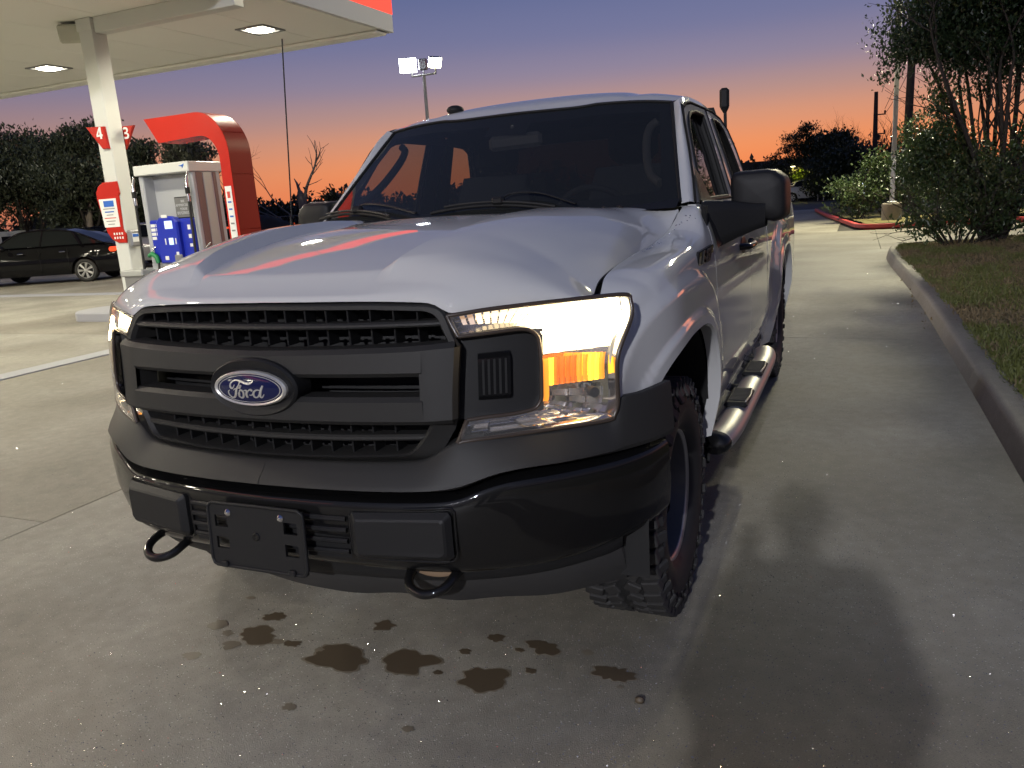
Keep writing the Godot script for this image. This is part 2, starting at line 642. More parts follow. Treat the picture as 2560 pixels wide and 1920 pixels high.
func concrete_materials() -> void:
	var size := 1024
	var a := noise(0.012, 4, 21)
	var b := noise(0.30, 2, 22)
	var speck := RandomNumberGenerator.new()
	speck.seed = 5
	var al := PackedByteArray()
	al.resize(size * size * 3)
	var ro := PackedByteArray()
	ro.resize(size * size * 3)
	var hi := PackedFloat32Array()
	hi.resize(size * size)
	for y in size:
		for x in size:
			# blend over the tile's edges so that it repeats without a seam
			var wx := clampf((x - size * 0.85) / (size * 0.15), 0.0, 1.0)
			var wy := clampf((y - size * 0.85) / (size * 0.15), 0.0, 1.0)
			var f := a.get_noise_2d(x, y) * (1 - wx) * (1 - wy) + a.get_noise_2d(x - size, y) * wx * (1 - wy) + a.get_noise_2d(x, y - size) * (1 - wx) * wy + a.get_noise_2d(x - size, y - size) * wx * wy
			var g := b.get_noise_2d(x, y)
			var k := 0.60 + f * 0.05 + g * 0.07 + speck.randf_range(-0.045, 0.045)
			hi[y * size + x] = g * 0.7 + f * 0.1
			var o := (y * size + x) * 3
			al[o] = int(255 * clampf(k, 0, 1))
			al[o + 1] = int(255 * clampf(k * 0.975, 0, 1))
			al[o + 2] = int(255 * clampf(k * 0.90, 0, 1))
			var r := 0.62 + g * 0.12
			ro[o] = int(255 * r)
			ro[o + 1] = ro[o]
			ro[o + 2] = ro[o]
	# pale quartz and dark grains of the sand and stone in the mix
	for i in 5200:
		var x := speck.randi_range(1, size - 3)
		var y := speck.randi_range(1, size - 3)
		var pale := speck.randf() < 0.42
		var t := speck.randf()
		for dy in (2 if t > 0.5 else 1):
			for dx in (2 if t > 0.25 else 1):
				var o := ((y + dy) * size + x + dx) * 3
				if pale:
					al[o] = int(255 * (0.80 + 0.16 * t))
					al[o + 1] = int(255 * (0.79 + 0.16 * t))
					al[o + 2] = int(255 * (0.74 + 0.18 * t))
					ro[o] = 70
					ro[o + 1] = 70
					ro[o + 2] = 70
					hi[(y + dy) * size + x + dx] += 0.5
				else:
					for c in 3:
						al[o + c] = int(al[o + c] * 0.62)
					hi[(y + dy) * size + x + dx] -= 0.6
	var alb := ImageTexture.create_from_image(Image.create_from_data(size, size, false, Image.FORMAT_RGB8, al))
	var rou := ImageTexture.create_from_image(Image.create_from_data(size, size, false, Image.FORMAT_RGB8, ro))
	var hb := PackedByteArray()
	hb.resize(size * size)
	for i in size * size:
		hb[i] = clampi(int(128 + hi[i] * 90), 0, 255)
	var him := Image.create_from_data(size, size, false, Image.FORMAT_L8, hb)
	him.bump_map_to_normal_map(3.0)
	var nor := ImageTexture.create_from_image(him)
	var blotch := noise_tex(0.008, 5, 31, Color(0.74, 0.73, 0.71), Color(1.0, 1.0, 1.0), 512)
	for d in [["concrete", 1.0], ["concrete_warm", 0.95], ["concrete_cool", 1.03], ["kerb_concrete", 0.96], ["pale_concrete", 1.28]]:
		var m := mat(d[0], Color(0.98, 0.985, 1.0) if d[0] == "concrete_cool" else Color.WHITE, 1.0)
		if d[1] < 1.0:
			m.albedo_color = Color(d[1], d[1] * 0.985, d[1] * 0.965)
		if d[0] == "pale_concrete":
			m.albedo_color = lin(0.30, 0.30, 0.33)
			m.roughness = 0.55
			tri_map(m, 0.66)
			m.normal_enabled = true
			m.normal_texture = nor
			m.normal_scale = 0.5
			continue
		m.albedo_texture = alb
		m.roughness_texture = rou
		m.roughness_texture_channel = BaseMaterial3D.TEXTURE_CHANNEL_RED
		m.normal_enabled = true
		m.normal_texture = nor
		m.normal_scale = 0.9
		tri_map(m, 0.72)
		m.detail_enabled = true
		m.detail_blend_mode = BaseMaterial3D.BLEND_MODE_MUL
		m.detail_albedo = blotch
		m.detail_uv_layer = BaseMaterial3D.DETAIL_UV_2
		m.uv2_triplanar = true
		m.uv2_world_triplanar = true
		m.uv2_scale = Vector3.ONE * 0.12


func slab(x0: float, x1: float, z0: float, z1: float, y := 0.0) -> Geo:
	var g := Geo.new()
	var b := 0.006
	var h := 0.02
	var q := [V(x0 + b, y, z0 + b), V(x1 - b, y, z0 + b), V(x1 - b, y, z1 - b), V(x0 + b, y, z1 - b)]
	var e := [V(x0 + 0.003, y - b, z0 + 0.003), V(x1 - 0.003, y - b, z0 + 0.003), V(x1 - 0.003, y - b, z1 - 0.003), V(x0 + 0.003, y - b, z1 - 0.003)]
	g.quad(q[0], q[1], q[2], q[3], Vector3.UP)
	for i in 4:
		var j := (i + 1) % 4
		g.quad(q[i], q[j], e[j], e[i], Vector3.UP)
		g.quad(e[i], e[j], e[j] - V(0, h, 0), e[i] - V(0, h, 0), (e[i] + e[j]) * 0.5 - (e[0] + e[2]) * 0.5)
	return g


func build_ground() -> void:
	var g := Geo.new()
	g.quad(V(-450, -0.05, -450), V(450, -0.05, -450), V(450, -0.05, 450), V(-450, -0.05, 450), Vector3.UP)
	ground_piece("ground", g, M.far_ground)
	g = Geo.new()
	g.quad(V(-120, -0.028, -72), V(120, -0.028, -72), V(120, -0.028, -40), V(-120, -0.028, -40), Vector3.UP)
	ground_piece("road", g, M.asphalt)
	g = Geo.new()
	g.quad(V(-31, -0.016, -39.9), V(13, -0.016, -39.9), V(13, -0.016, 20), V(-31, -0.016, 20), Vector3.UP)
	ground_piece("joint_filler", g, M.joint_dark)
	var pave := Node3D.new()
	pave.name = "pavement"
	pave.set_meta("kind", "structure")
	add_child(pave)
	var tones := ["concrete", "concrete_warm", "concrete", "concrete_cool"]
	var k := 0
	var xs := [-30.0, -24.9, -20.3, -15.7, -11.1, -6.72]
	var zs := [20.0, 13.5, 8.2, 4.05, -0.6, -5.25, -9.95]
	for i in xs.size() - 1:
		for j in zs.size() - 1:
			part("concrete_slab", slab(xs[i], xs[i + 1], zs[j + 1], zs[j]), M[tones[(i * 3 + j) % 4]], pave)
	zs = [20.0, 13.5, 8.2, 4.2, 0.06, -5.25, -9.88, -14.6, -19.3, -24.0, -28.7, -33.5, -39.9]
	for j in zs.size() - 1:
		part("concrete_slab", slab(-6.42, -2.26, zs[j + 1], zs[j]), M[tones[j % 3]], pave)
		if zs[j] < -9.5:
			for i in xs.size() - 1:
				part("concrete_slab", slab(xs[i], xs[i + 1], zs[j + 1], zs[j] - (0.36 if j == 6 else 0.0)), M[tones[(i + j) % 4]], pave)
	zs = [20.0, 13.5, 8.2, 3.9, -5.25, -9.88, -15.1, -16.45, -21.4, -27.0, -33.0, -39.9]
	for j in zs.size() - 1:
		var x1 := 2.42 if zs[j] > -15.0 else (1.95 if zs[j] > -21.0 else 1.0)
		part("concrete_slab", slab(-2.26, x1, zs[j + 1], zs[j]), M["concrete"] if j != 5 else M["concrete_cool"], pave)
	for i in 3:
		part("concrete_slab", slab(1.95 + i * 3.6, 5.55 + i * 3.6, -22.0, -15.1), M[tones[i]], pave)
	# pale raised edging of the fuelling pad
	for i in 6:
		part("pad_edging", slab(-6.72, -6.42, -9.95 + i * 5.0, -4.95 + i * 5.0, 0.012), M.pale_concrete, pave)
	for i in 5:
		part("pad_edging", slab(-30.0 + i * 4.66, -25.34 + i * 4.66, -10.31, -9.95, 0.012), M.pale_concrete, pave)
	# kerb of the planted island: 2.4 m lengths swept along its edge
	var path := PackedVector3Array([V(2.36, 0, 9), V(2.33, 0, 4), V(2.30, 0, 0), V(2.28, 0, -2.4), V(2.25, 0, -4.8), V(2.21, 0, -7.2), V(2.13, 0, -9.6), V(2.03, 0, -12), V(2.04, 0, -13.5), V(2.2, 0, -14.35), V(2.6, 0, -14.75), V(3.3, 0, -14.95), V(5.0, 0, -15.6), V(7.5, 0, -16.1), V(12.0, 0, -16.4)])
	kerb_run(path, M.kerb_concrete, 0.15, pave, "kerb_length")
	# the red kerb beyond the driveway
	path = PackedVector3Array([V(-0.1, 0, -36), V(0.42, 0, -31.1), V(1.0, 0, -26.5), V(1.52, 0, -22.6), V(1.62, 0, -22.0), V(1.85, 0, -21.65), V(2.4, 0, -21.55), V(3.4, 0, -21.6), V(6.0, 0, -21.9), V(12.0, 0, -22.3)])
	kerb_run(path, M.red_kerb_paint, 0.15, pave, "red_kerb_length")
	# planted islands: a bumpy sheet of soil and thin grass
	for s in 2:
		var rows := []
		var nz := noise(0.5, 3, 40 + s)
		for j in 46:
			var row := PackedVector3Array()
			for i in 34:
				var p: Vector3
				if s == 0:
					var z := lerpf(9.0, -15.9, float(j) / 45)
					var x0 := island_edge(z)
					p = V(lerpf(x0, 12.0, pow(float(i) / 33, 1.5)), 0, z)
					p.z = maxf(p.z, -14.6 - clampf((p.x - 2.6) * 0.28, 0, 1.3))
				else:
					var z2 := lerpf(-21.75, -39.5, float(j) / 45)
					var xr := lerpf(1.7, -0.3, clampf((-z2 - 21.7) / 14.0, 0, 1)) + 0.12
					p = V(lerpf(xr, 13.0, pow(float(i) / 33, 1.3)), 0, z2 - 0.05 - float(i) / 33 * 0.6 * (1 - float(j) / 45))
				p.y = 0.125 + 0.025 * nz.get_noise_2d(p.x * 3, p.z * 3) + 0.10 * sm(0.0, 3.0, p.x - 2.6)
				row.append(p)
			rows.append(row)
		g = Geo.new()
		g.grid(rows, Vector3.UP)
		ground_piece("planting_soil", g, M.island_soil)


func island_edge(z: float) -> float:
	return tab(PackedVector2Array([Vector2(-15.9, 3.4), Vector2(-14.9, 3.0), Vector2(-14.5, 2.45), Vector2(-13.8, 2.2), Vector2(-12.0, 2.14), Vector2(-9.6, 2.24), Vector2(-7.2, 2.32), Vector2(-4.8, 2.36), Vector2(0, 2.41), Vector2(9, 2.47)]), z)


func kerb_run(path: PackedVector3Array, m: Material, h: float, parent: Node3D, called: String) -> void:
	var dense := spline(path, 240)
	var acc := PackedVector3Array([dense[0]])
	var length := 0.0
	# profile across the kerb, x towards the soil
	var prof := [Vector2(-0.03, -0.02), Vector2(-0.022, 0.02), Vector2(0.0, h - 0.045), Vector2(0.012, h - 0.014), Vector2(0.045, h), Vector2(0.14, h + 0.003), Vector2(0.155, h - 0.01), Vector2(0.158, h - 0.10)]
	for i in range(1, dense.size()):
		length += dense[i].distance_to(dense[i - 1])
		acc.append(dense[i])
		if length > 3.05 or i == dense.size() - 1:
			if acc.size() < 2:
				break
			var rows := []
			for q in prof:
				var row := PackedVector3Array()
				for a in acc.size():
					var d := (acc[mini(a + 1, acc.size() - 1)] - acc[maxi(a - 1, 0)]).normalized()
					var s := V(-d.z, 0, d.x)   # to the right of the run
					var shrink := 0.004 * d if a == 0 else (-0.004 * d if a == acc.size() - 1 else Vector3.ZERO)
					row.append(acc[a] + s * q.x + V(0, q.y, 0) + shrink)
				rows.append(row)
			var g := Geo.new()
			g.grid(rows, V(-0.4, 1, 0))
			for e in [0, acc.size() - 1]:
				for q in range(1, prof.size() - 1):
					g.tri(rows[0][e], rows[q][e], rows[q + 1][e])
			part(called, g, m, parent)
			acc = PackedVector3Array([dense[i]])
			length = 0.0


func build_canopy() -> void:
	var y := 4.45
	var x1 := -6.19
	var x0 := -28.0
	var z0 := -10.6
	var z1 := 13.0
	var c := thing("fuel_canopy", "large white flat station canopy with glowing red fascia band over the pumps", "canopy", V(-17, y, 1.2))
	var g := Geo.new()
	# soffit sheets, each a long tray with a fine joint
	g.box(V((x0 + x1) / 2, y + 0.35, (z0 + z1) / 2), V(x1 - x0 - 0.02, 0.5, z1 - z0 - 0.02))
	part("roof_deck", g, M.soffit_white, c, true)
	var w := 1.25
	var i := 0
	var x := x1 - 0.03
	while x > x0 + 0.3:
		var a := maxf(x - w, x0 + 0.03)
		g = Geo.new()
		g.box(V((a + x) / 2, y + 0.05, (z0 + z1) / 2), V(x - a - 0.012, 0.1, z1 - z0 - 0.06), 0.004)
		part("soffit_tray", g, M.soffit_white, c, true)
		x -= w
		i += 1
	# fascia: white lower band with a turned lip, red lit band above it
	for f in [[V(x1 + 0.03, 0, (z0 + z1) / 2), V(0.06, 0, z1 - z0 + 0.12)], [V((x0 + x1) / 2, 0, z0 - 0.03), V(x1 - x0 - 0.001, 0, 0.06)], [V((x0 + x1) / 2, 0, z1 + 0.03), V(x1 - x0 - 0.001, 0, 0.06)]]:
		g = Geo.new()
		g.box(f[0] + V(0, y + 0.145, 0), f[1] + V(0, 0.30, 0), 0.006)
		part("fascia_band", g, M.fascia_white, c, true)
		g = Geo.new()
		g.box(f[0] + V(0, y + 0.54, 0), f[1] + V(0.012, 0.50, 0.012), 0.006)
		part("lit_red_band", g, M.red_band_glow, c, true)
		g = Geo.new()
		g.box(f[0] + V(0, y + 0.85, 0), f[1] + V(0, 0.11, 0), 0.006)
		part("fascia_cap", g, M.fascia_white, c, true)
	g = Geo.new()   # gutter strip behind the far edge
	g.box(V((x0 + x1) / 2, y - 0.03, z0 + 0.22), V(x1 - x0 - 0.02, 0.06, 0.34), 0.025)
	part("edge_trim", g, M.soffit_white, c, true)
	# beams that run across at the column heads
	for z in [-6.83, 4.6]:
		g = Geo.new()
		g.box(V(-9.05 + 1.46, y - 0.11, z), V(2.62, 0.22, 0.2), 0.01)
		part("beam", g, M.white_enamel, c, true)
	# flush lamps
	var lamp0: Node3D = null
	for zz in [-8.95, -4.2, 0.4, 5.0, 9.6]:
		for xx in [-7.66, -12.7, -17.7, -22.7]:
			var at := V(xx, y, zz)
			var lab := "square canopy lamp, %s row from the far edge, %s from the pickup" % [["first", "second", "third", "fourth", "fifth"][int((zz + 9.0) / 4.5)], ["first", "second", "third", "fourth"][int((-xx - 7.6) / 4.9)]]
			if zz == -8.95 and xx == -7.66:
				lab = "square canopy lamp nearest the outer corner of the canopy"
			elif zz == -8.95 and xx == -12.7:
				lab = "square canopy lamp left of the white column, by the far canopy edge"
			if lamp0 == null:
				lamp0 = thing("canopy_lamp", lab, "ceiling light", at, "lamps in the canopy ceiling")
				g = Geo.new()
				for s in [-1.0, 1.0]:
					g.box(V(s * 0.26, -0.012, 0), V(0.06, 0.022, 0.58), 0.006)
					g.box(V(0, -0.0125, s * 0.26), V(0.459, 0.021, 0.06), 0.006)
				part("frame", g, M.grey_steel, lamp0)
				g = Geo.new()
				g.lathe(PackedVector2Array([Vector2(0.0, -0.045), Vector2(0.14, -0.04), Vector2(0.21, -0.022), Vector2(0.228, 0.0)]), Vector3.ZERO, Basis(), 20, true)
				part("diffuser", g, M.canopy_lamp_glow, lamp0)
			else:
				dup(lamp0, "canopy_lamp", at, lab)
			var l := SpotLight3D.new()
			l.name = "canopy_light"
			l.position = at + V(0, -0.07, 0)
			l.rotation.x = -PI / 2
			l.light_color = Color(1.0, 0.97, 0.87)
			l.light_energy = CANOPY
			l.light_size = 0.2
			l.spot_angle = 84.0
			l.spot_angle_attenuation = 0.35
			l.spot_range = 60.0
			l.shadow_enabled = true
			add_child(l, true)


const CANOPY := 14.5
const BACK_LAMP := 310.0
const RIGHT_LAMP := 250.0


func build_island() -> void:
	var zc := -6.83
	var g := Geo.new()
	var isl := thing("pump_island", "low concrete island under the pump and white column", "kerb island", V(-8.1, 0, zc))
	isl.set_meta("kind", "structure")
	var poly := PackedVector2Array()
	for k in 24:
		var t := TAU * k / 24
		poly.append(Vector2(clampf(cos(t) * 9, -1, 1) * 1.65 + cos(t) * 0.45, sin(t) * 0.52))
	g.prism(poly, V(-8.1, 0.14, zc), Basis(Vector3.RIGHT, -PI / 2), 0.2, 0.02)
	part("island_kerb", g, M.pale_concrete, isl, true)
	# column with its boards
	var col := thing("canopy_column", "square white column carrying the canopy, with red boards on it", "column", V(-9.055, 0.14, zc))
	g = Geo.new()
	g.box(V(-9.055, 2.25, zc), V(0.27, 4.22, 0.27), 0.012)
	part("shaft", g, M.white_enamel, col, true)
	g = Geo.new()
	g.box(V(-9.055, 4.36, zc), V(0.30, 0.17, 0.30), 0.006)
	part("cap_plate", g, M.white_enamel, col, true)
	g = Geo.new()
	g.box(V(-9.055, 0.16, zc), V(0.40, 0.04, 0.40), 0.008)
	part("base_plate", g, M.white_enamel, col, true)
	g = Geo.new()
	g.box(V(-9.42, 4.30, zc + 0.02), V(0.36, 0.26, 0.30), 0.03, Basis(Vector3.UP, 0.5) * Basis(Vector3.RIGHT, 0.18))
	var sp := part("speaker_box", g, M.pole_paint, self)
	sp.name = "canopy_speaker"
	tag(sp, "beige box loudspeaker fixed at the head of the white column", "loudspeaker")
	second_column(V(-9.055, 0.14, 4.6))
	# number flags
	var zf := zc + 0.135
	for s in [0, 1]:
		var fl := thing("pump_number_flag", "red wedge-shaped flag with a white 4 on the column" if s == 0 else "red wedge-shaped flag with a white 3, half hidden behind the column", "sign", V(-9.1, 2.9, zf), "numbers on the white column")
		var fp := PackedVector2Array([Vector2(-0.36, 0.17), Vector2(0.0, 0.155), Vector2(0.025, -0.17), Vector2(-0.09, -0.17)])
		var o := V(-8.965, 2.76, zf + 0.05)
		if s == 1:
			fp = PackedVector2Array([Vector2(0.36, 0.17), Vector2(0.0, 0.17), Vector2(0.0, -0.17), Vector2(0.11, -0.17)])
			o = V(-9.09, 2.76, zc - 0.16)
		g = Geo.new()
		g.prism(fp, o, Basis(), 0.05, 0.012)
		part("flag_board", g, M.red_enamel, fl, true)
		var num := text_mesh("4" if s == 0 else "3", 0.17)
		var tm := part("number", num, M.sign_white, fl)
		tm.position = o + V(-0.095 if s == 0 else 0.20, 0.06, 0.006) - fl.position
	# tall board on the column's face
	var bd := thing("notice_board", "red curved notice board with a white poster on the white column", "notice board", V(-9.12, 1.1, zf))
	var bo := V(-9.15, 1.64, zf + 0.03)
	var pts := PackedVector2Array([Vector2(0.235, 0.47), Vector2(0.255, 0.29), Vector2(0.225, 0.25), Vector2(0.20, -0.25), Vector2(0.215, -0.29), Vector2(0.25, -0.32), Vector2(0.23, -0.46), Vector2(0.06, -0.46), Vector2(-0.06, -0.40), Vector2(-0.14, -0.29), Vector2(-0.19, -0.05), Vector2(-0.24, 0.22), Vector2(-0.235, 0.33), Vector2(-0.17, 0.42), Vector2(-0.06, 0.47)])
	g = Geo.new()
	g.prism(pts, bo, Basis(), 0.03, 0.015)
	part("board", g, M.red_enamel, bd, true)
	g = Geo.new()
	g.prism(PackedVector2Array([Vector2(0.17, 0.22), Vector2(-0.19, 0.22), Vector2(-0.155, -0.21), Vector2(0.17, -0.21)]), bo + V(0, 0, 0.006), Basis(), 0.006)
	part("poster", g, M.sign_white, bd, true)
	g = Geo.new()
	g.box(bo + V(0.01, 0.145, 0.009), V(0.21, 0.09, 0.004))
	part("poster_picture", g, M.sign_blue, bd, true)
	for q in 6:
		g = Geo.new()
		g.box(bo + V(0.0, 0.07 - q * 0.047, 0.009), V(0.24 - (q % 3) * 0.05, 0.012 if q != 1 else 0.018, 0.004))
		part("poster_line", g, M.sign_blue if q == 1 else (M.print_red if q == 3 else M.print_grey), bd, true)
	for q in 8:
		g = Geo.new()
		g.box(bo + V(0.02 + (q % 4) * 0.055, -0.315 - (q / 4) * 0.062, 0.004), V(0.026, 0.034, 0.004))
		part("pictogram", g, M.sign_white, bd, true)
	var ph := thing("intercom_box", "small grey call box with a blue label on the column's side", "intercom", V(-8.88, 1.1, zc))
	g = Geo.new()
	g.box(V(-8.87, 1.24, zc + 0.05), V(0.10, 0.26, 0.19), 0.025)
	part("housing", g, M.grey_steel, ph, true)
	g = Geo.new()
	g.box(V(-8.816, 1.25, zc + 0.06), V(0.006, 0.13, 0.12), 0.002)
	part("label", g, M.sign_white, ph, true)
	g = Geo.new()
	g.box(V(-8.812, 1.285, zc + 0.06), V(0.006, 0.045, 0.11), 0.002)
	part("label_print", g, M.sign_blue, ph, true)
	var bin := thing("squeegee_bin", "grey plastic squeegee and waste bin beside the white column", "bin", V(-8.55, 0.14, zc + 0.3))
	g = Geo.new()
	g.box(V(-8.55, 0.42, zc + 0.3), V(0.40, 0.56, 0.36), 0.03)
	part("bin_body", g, M.grey_steel, bin, true)
	g = Geo.new()
	g.box(V(-8.55, 0.73, zc + 0.3), V(0.46, 0.10, 0.42), 0.02)
	part("bin_rim", g, M.galvanised, bin, true)
	# the pump
	var px0 := -8.37
	var px1 := -7.32
	var pf := -6.6
	var pb := -7.15
	var xm := (px0 + px1) / 2
	var p := thing("fuel_pump", "tall grey fuel pump with white header and blue card reader", "fuel pump", V(xm, 0.14, zc))
	g = Geo.new()
	g.box(V(xm, 2.21, zc - 0.03), V(px1 - px0 + 0.02, 0.145, 0.68), 0.012)
	part("header", g, M.white_enamel, p, true)
	var t1 := part("header_lettering", text_mesh("Exxon", 0.085), M.print_red, p)
	t1.position = V(px0 + 0.14, 2.205, pf + 0.283 - 0.26) - p.position + V(0, 0, 0.003)
	g = Geo.new()   # small winged emblem on the header
	g.prism(PackedVector2Array([Vector2(-0.055, 0.01), Vector2(0.0, 0.012), Vector2(0.05, 0.032), Vector2(0.035, 0.0), Vector2(0.012, -0.03), Vector2(0.008, -0.005), Vector2(-0.02, -0.002)]), V(px1 - 0.11, 2.22, -6.514), Basis(), 0.006)
	part("header_emblem", g, M.sign_blue, p, true)
	g = Geo.new()
	g.box(V(xm, 0.5, zc - 0.03), V(px1 - px0, 0.72, 0.55), 0.01)
	part("lower_cabinet", g, M.pump_grey, p, true)
	g = Geo.new()
	g.box(V(xm - 0.16, 1.5, zc - 0.06), V(0.70, 1.28, 0.22), 0.01)
	part("back_panel", g, M.pump_grey, p, true)
	for s in [px0 + 0.05, px1 - 0.04]:
		g = Geo.new()
		g.box(V(s, 1.49, zc - 0.03), V(0.09, 1.29, 0.56), 0.015)
		part("side_column", g, M.pump_grey, p, true)
	g = Geo.new()
	g.box(V(px1 + 0.006, 1.3, zc + 0.12), V(0.012, 1.66, 0.13), 0.004)
	part("side_stripe", g, M.pump_brown_stripe, p, true)
	g = Geo.new()
	g.box(V(px1 + 0.006, 1.3, zc - 0.19), V(0.012, 1.66, 0.07), 0.004)
	part("side_stripe", g, M.pump_brown_stripe, p, true)
	g = Geo.new()
	g.box(V(px1 + 0.008, 1.3, zc - 0.035), V(0.014, 1.66, 0.16), 0.006)
	part("side_panel", g, M.galvanised, p, true)
	g = Geo.new()
	g.box(V(xm - 0.10, 1.66, pf - 0.24), V(0.12, 0.10, 0.02), 0.004)
	part("notice_plate", g, M.sign_white, p, true)
	var scr := thing("pump_screen", "dark grey screen with white capital lettering above the blue reader", "screen", V(-7.59, 1.5, pf))
	g = Geo.new()
	g.box(V(-7.59, 1.645, pf - 0.03), V(0.335, 0.31, 0.05), 0.01)
	part("screen_frame", g, M.deep_black, scr, true)
	g = Geo.new()
	g.box(V(-7.59, 1.645, pf - 0.003), V(0.305, 0.28, 0.006), 0.001)
	part("screen_face", g, M.screen_grey, scr, true)
	var lines := ["WE", "APPRECIATE", "YOUR", "BUSINESS"]
	for i in 4:
		var tl := part("lettering", text_mesh(lines[i], 0.036 if i < 3 else 0.041, 0.003), M.pump_grey, scr)
		tl.position = V(-7.585, 1.735 - i * 0.056, pf + 0.003) - scr.position
	var rd := group_part("blue_reader", p)
	g = Geo.new()
	g.box(V(-7.83, 1.19, pf + 0.01), V(0.86, 0.60, 0.08), 0.02)
	part("reader_back", g, M.pump_blue, rd, false).position = -p.position
	g = Geo.new()
	g.prism(PackedVector2Array([Vector2(-0.21, -0.34), Vector2(0.21, -0.34), Vector2(0.21, 0.26), Vector2(0.15, 0.325), Vector2(0.06, 0.345), Vector2(-0.06, 0.345), Vector2(-0.15, 0.325), Vector2(-0.21, 0.26)]), V(-7.85, 1.19, pf + 0.13), Basis(), 0.1, 0.025)
	part("reader_front", g, M.pump_blue, rd).position = -p.position
	for d in [[-7.80, 1.41, 0.15, 0.115, "screen_glow"], [-7.79, 1.17, 0.085, 0.10, "screen_glow"], [-7.90, 1.17, 0.02, 0.09, "sign_white"], [-7.70, 1.17, 0.02, 0.09, "sign_white"], [-7.92, 0.93, 0.07, 0.06, "sign_white"], [-7.86, 1.535, 0.11, 0.045, "sign_white"], [-7.70, 0.99, 0.05, 0.05, "sign_white"]]:
		g = Geo.new()
		g.box(V(d[0], d[1], pf + 0.131), V(d[2], d[3], 0.012), 0.004)
		part("display" if d[4] == "screen_glow" else "plate", g, M[d[4]], rd).position = -p.position
	g = Geo.new()
	g.box(V(-7.70, 0.90, pf + 0.12), V(0.15, 0.16, 0.05), 0.02)
	part("keypad", g, M.grey_steel, rd).position = -p.position
	for q in 7:
		g = Geo.new()
		g.box(V(-8.19 + (q % 2) * 0.10, 1.41 - (q / 2) * 0.062, pf + 0.052), V(0.085, 0.045, 0.006), 0.002)
		part("price_plate", g, M.sign_white, rd).position = -p.position
	for q in 3:
		g = Geo.new()
		g.box(V(-7.49, 1.36 - q * 0.13, pf + 0.052), V(0.055, 0.07 - q * 0.012, 0.006), 0.002)
		part("sticker", g, M.sign_white, rd).position = -p.position
	# hoses and nozzles hang from the pump's mast
	for s in [[px0 - 0.04, "left"], [px1 - 0.045, "right"]]:
		var hx: float = s[0]
		var hz := pf + 0.10
		var ho := thing("fuel_hose", "black fuel hose with steel swivel, on the %s of the pump" % ("column side" if s[1] == "left" else "red arch side"), "hose", V(hx, 0.5, hz), "hoses of the fuel pump")
		g = Geo.new()
		g.tube(spline(PackedVector3Array([V(hx, 1.75, hz), V(hx, 1.4, hz + 0.01), V(hx + 0.03, 0.75, hz + 0.06), V(hx + 0.10, 0.42, hz + 0.10), V(hx + 0.22, 0.40, hz + 0.06), V(hx + 0.28, 0.75, hz + 0.02), V(hx + 0.27, 0.9, hz)]), 30), 0.019, 8)
		part("hose", g, M.rubber, ho, true)
		g = Geo.new()
		g.tube(PackedVector3Array([V(hx, 2.13, pf + 0.06), V(hx, 2.0, hz), V(hx, 1.72, hz)]), PackedFloat32Array([0.014, 0.022, 0.026]), 10)
		part("swivel", g, M.bright_metal, ho, true)
		g = Geo.new()
		g.tube(PackedVector3Array([V(hx, 1.92, hz), V(hx, 1.83, hz)]), 0.034, 10)
		part("breakaway", g, M.deep_black, ho, true)
		var nz := thing("fuel_nozzle", "fuel nozzle with green cover in the pump's cradle" if s[1] == "left" else "fuel nozzle with black cover in the pump's cradle", "nozzle", V(hx + 0.2, 0.85, pf), "nozzles of the fuel pump")
		g = Geo.new()
		g.tube(PackedVector3Array([V(hx + 0.27, 0.86, hz), V(hx + 0.25, 0.95, hz), V(hx + 0.17, 1.0, hz), V(hx + 0.10, 0.97, hz)]), PackedFloat32Array([0.03, 0.038, 0.04, 0.03]), 10)
		part("grip", g, mat("nozzle_green", lin(0.01, 0.20, 0.06), 0.4) if s[1] == "left" else M.deep_black, nz, true)
		g = Geo.new()
		g.tube(PackedVector3Array([V(hx + 0.12, 0.98, hz), V(hx + 0.19, 1.08, hz - 0.03), V(hx + 0.22, 1.12, hz - 0.07)]), 0.011, 8)
		part("spout", g, M.bright_metal, nz, true)
	# the red arch
	var ar := thing("red_arch", "tall red arch leaning over the fuel pump, dark red on its side", "arch", V(-6.7, 0.14, zc))
	var outer := PackedVector2Array()
	var inner := PackedVector2Array()
	outer.append(Vector2(-6.605, 0.1))
	inner.append(Vector2(-6.80, 0.1))
	outer.append(Vector2(-6.605, 1.28))
	inner.append(Vector2(-6.80, 1.28))
	outer.append(Vector2(-6.61, 2.05))
	inner.append(Vector2(-6.79, 2.05))
	for k in 13:
		var t := PI / 2 * k / 12
		outer.append(Vector2(-7.13 + cos(t) * 0.52, 2.33 + sin(t) * 0.60))
		inner.append(Vector2(-7.10 + cos(t) * 0.315, 2.26 + sin(t) * 0.35))
	outer.append(Vector2(-8.09, 2.925))
	inner.append(Vector2(-7.875, 2.575))
	for z in [zc + 0.228, zc - 0.228]:
		var ro := PackedVector3Array()
		var ri := PackedVector3Array()
		for k in outer.size():
			ro.append(V(outer[k].x, outer[k].y, z))
			ri.append(V(inner[k].x, inner[k].y, z))
		g = Geo.new()
		g.grid([ro, ri], V(0, 0, signf(z - zc)))
		part("arch_face", g, M.red_enamel, ar, true)
	g = Geo.new()
	var rows := []
	for k in outer.size():
		rows.append(PackedVector3Array([V(inner[k].x, inner[k].y, zc + 0.227), V(inner[k].x, inner[k].y, zc - 0.227)]))
	g.grid(rows, V(-1, -1, 0))
	g.quad(V(-8.09, 2.925, zc + 0.227), V(-7.875, 2.575, zc + 0.227), V(-7.875, 2.575, zc - 0.227), V(-8.09, 2.925, zc - 0.227), V(-1, 0, 0))
	part("arch_underside", g, M.red_enamel, ar, true)
	var cuts := [0, 1, 2, 7, 15, outer.size() - 1]
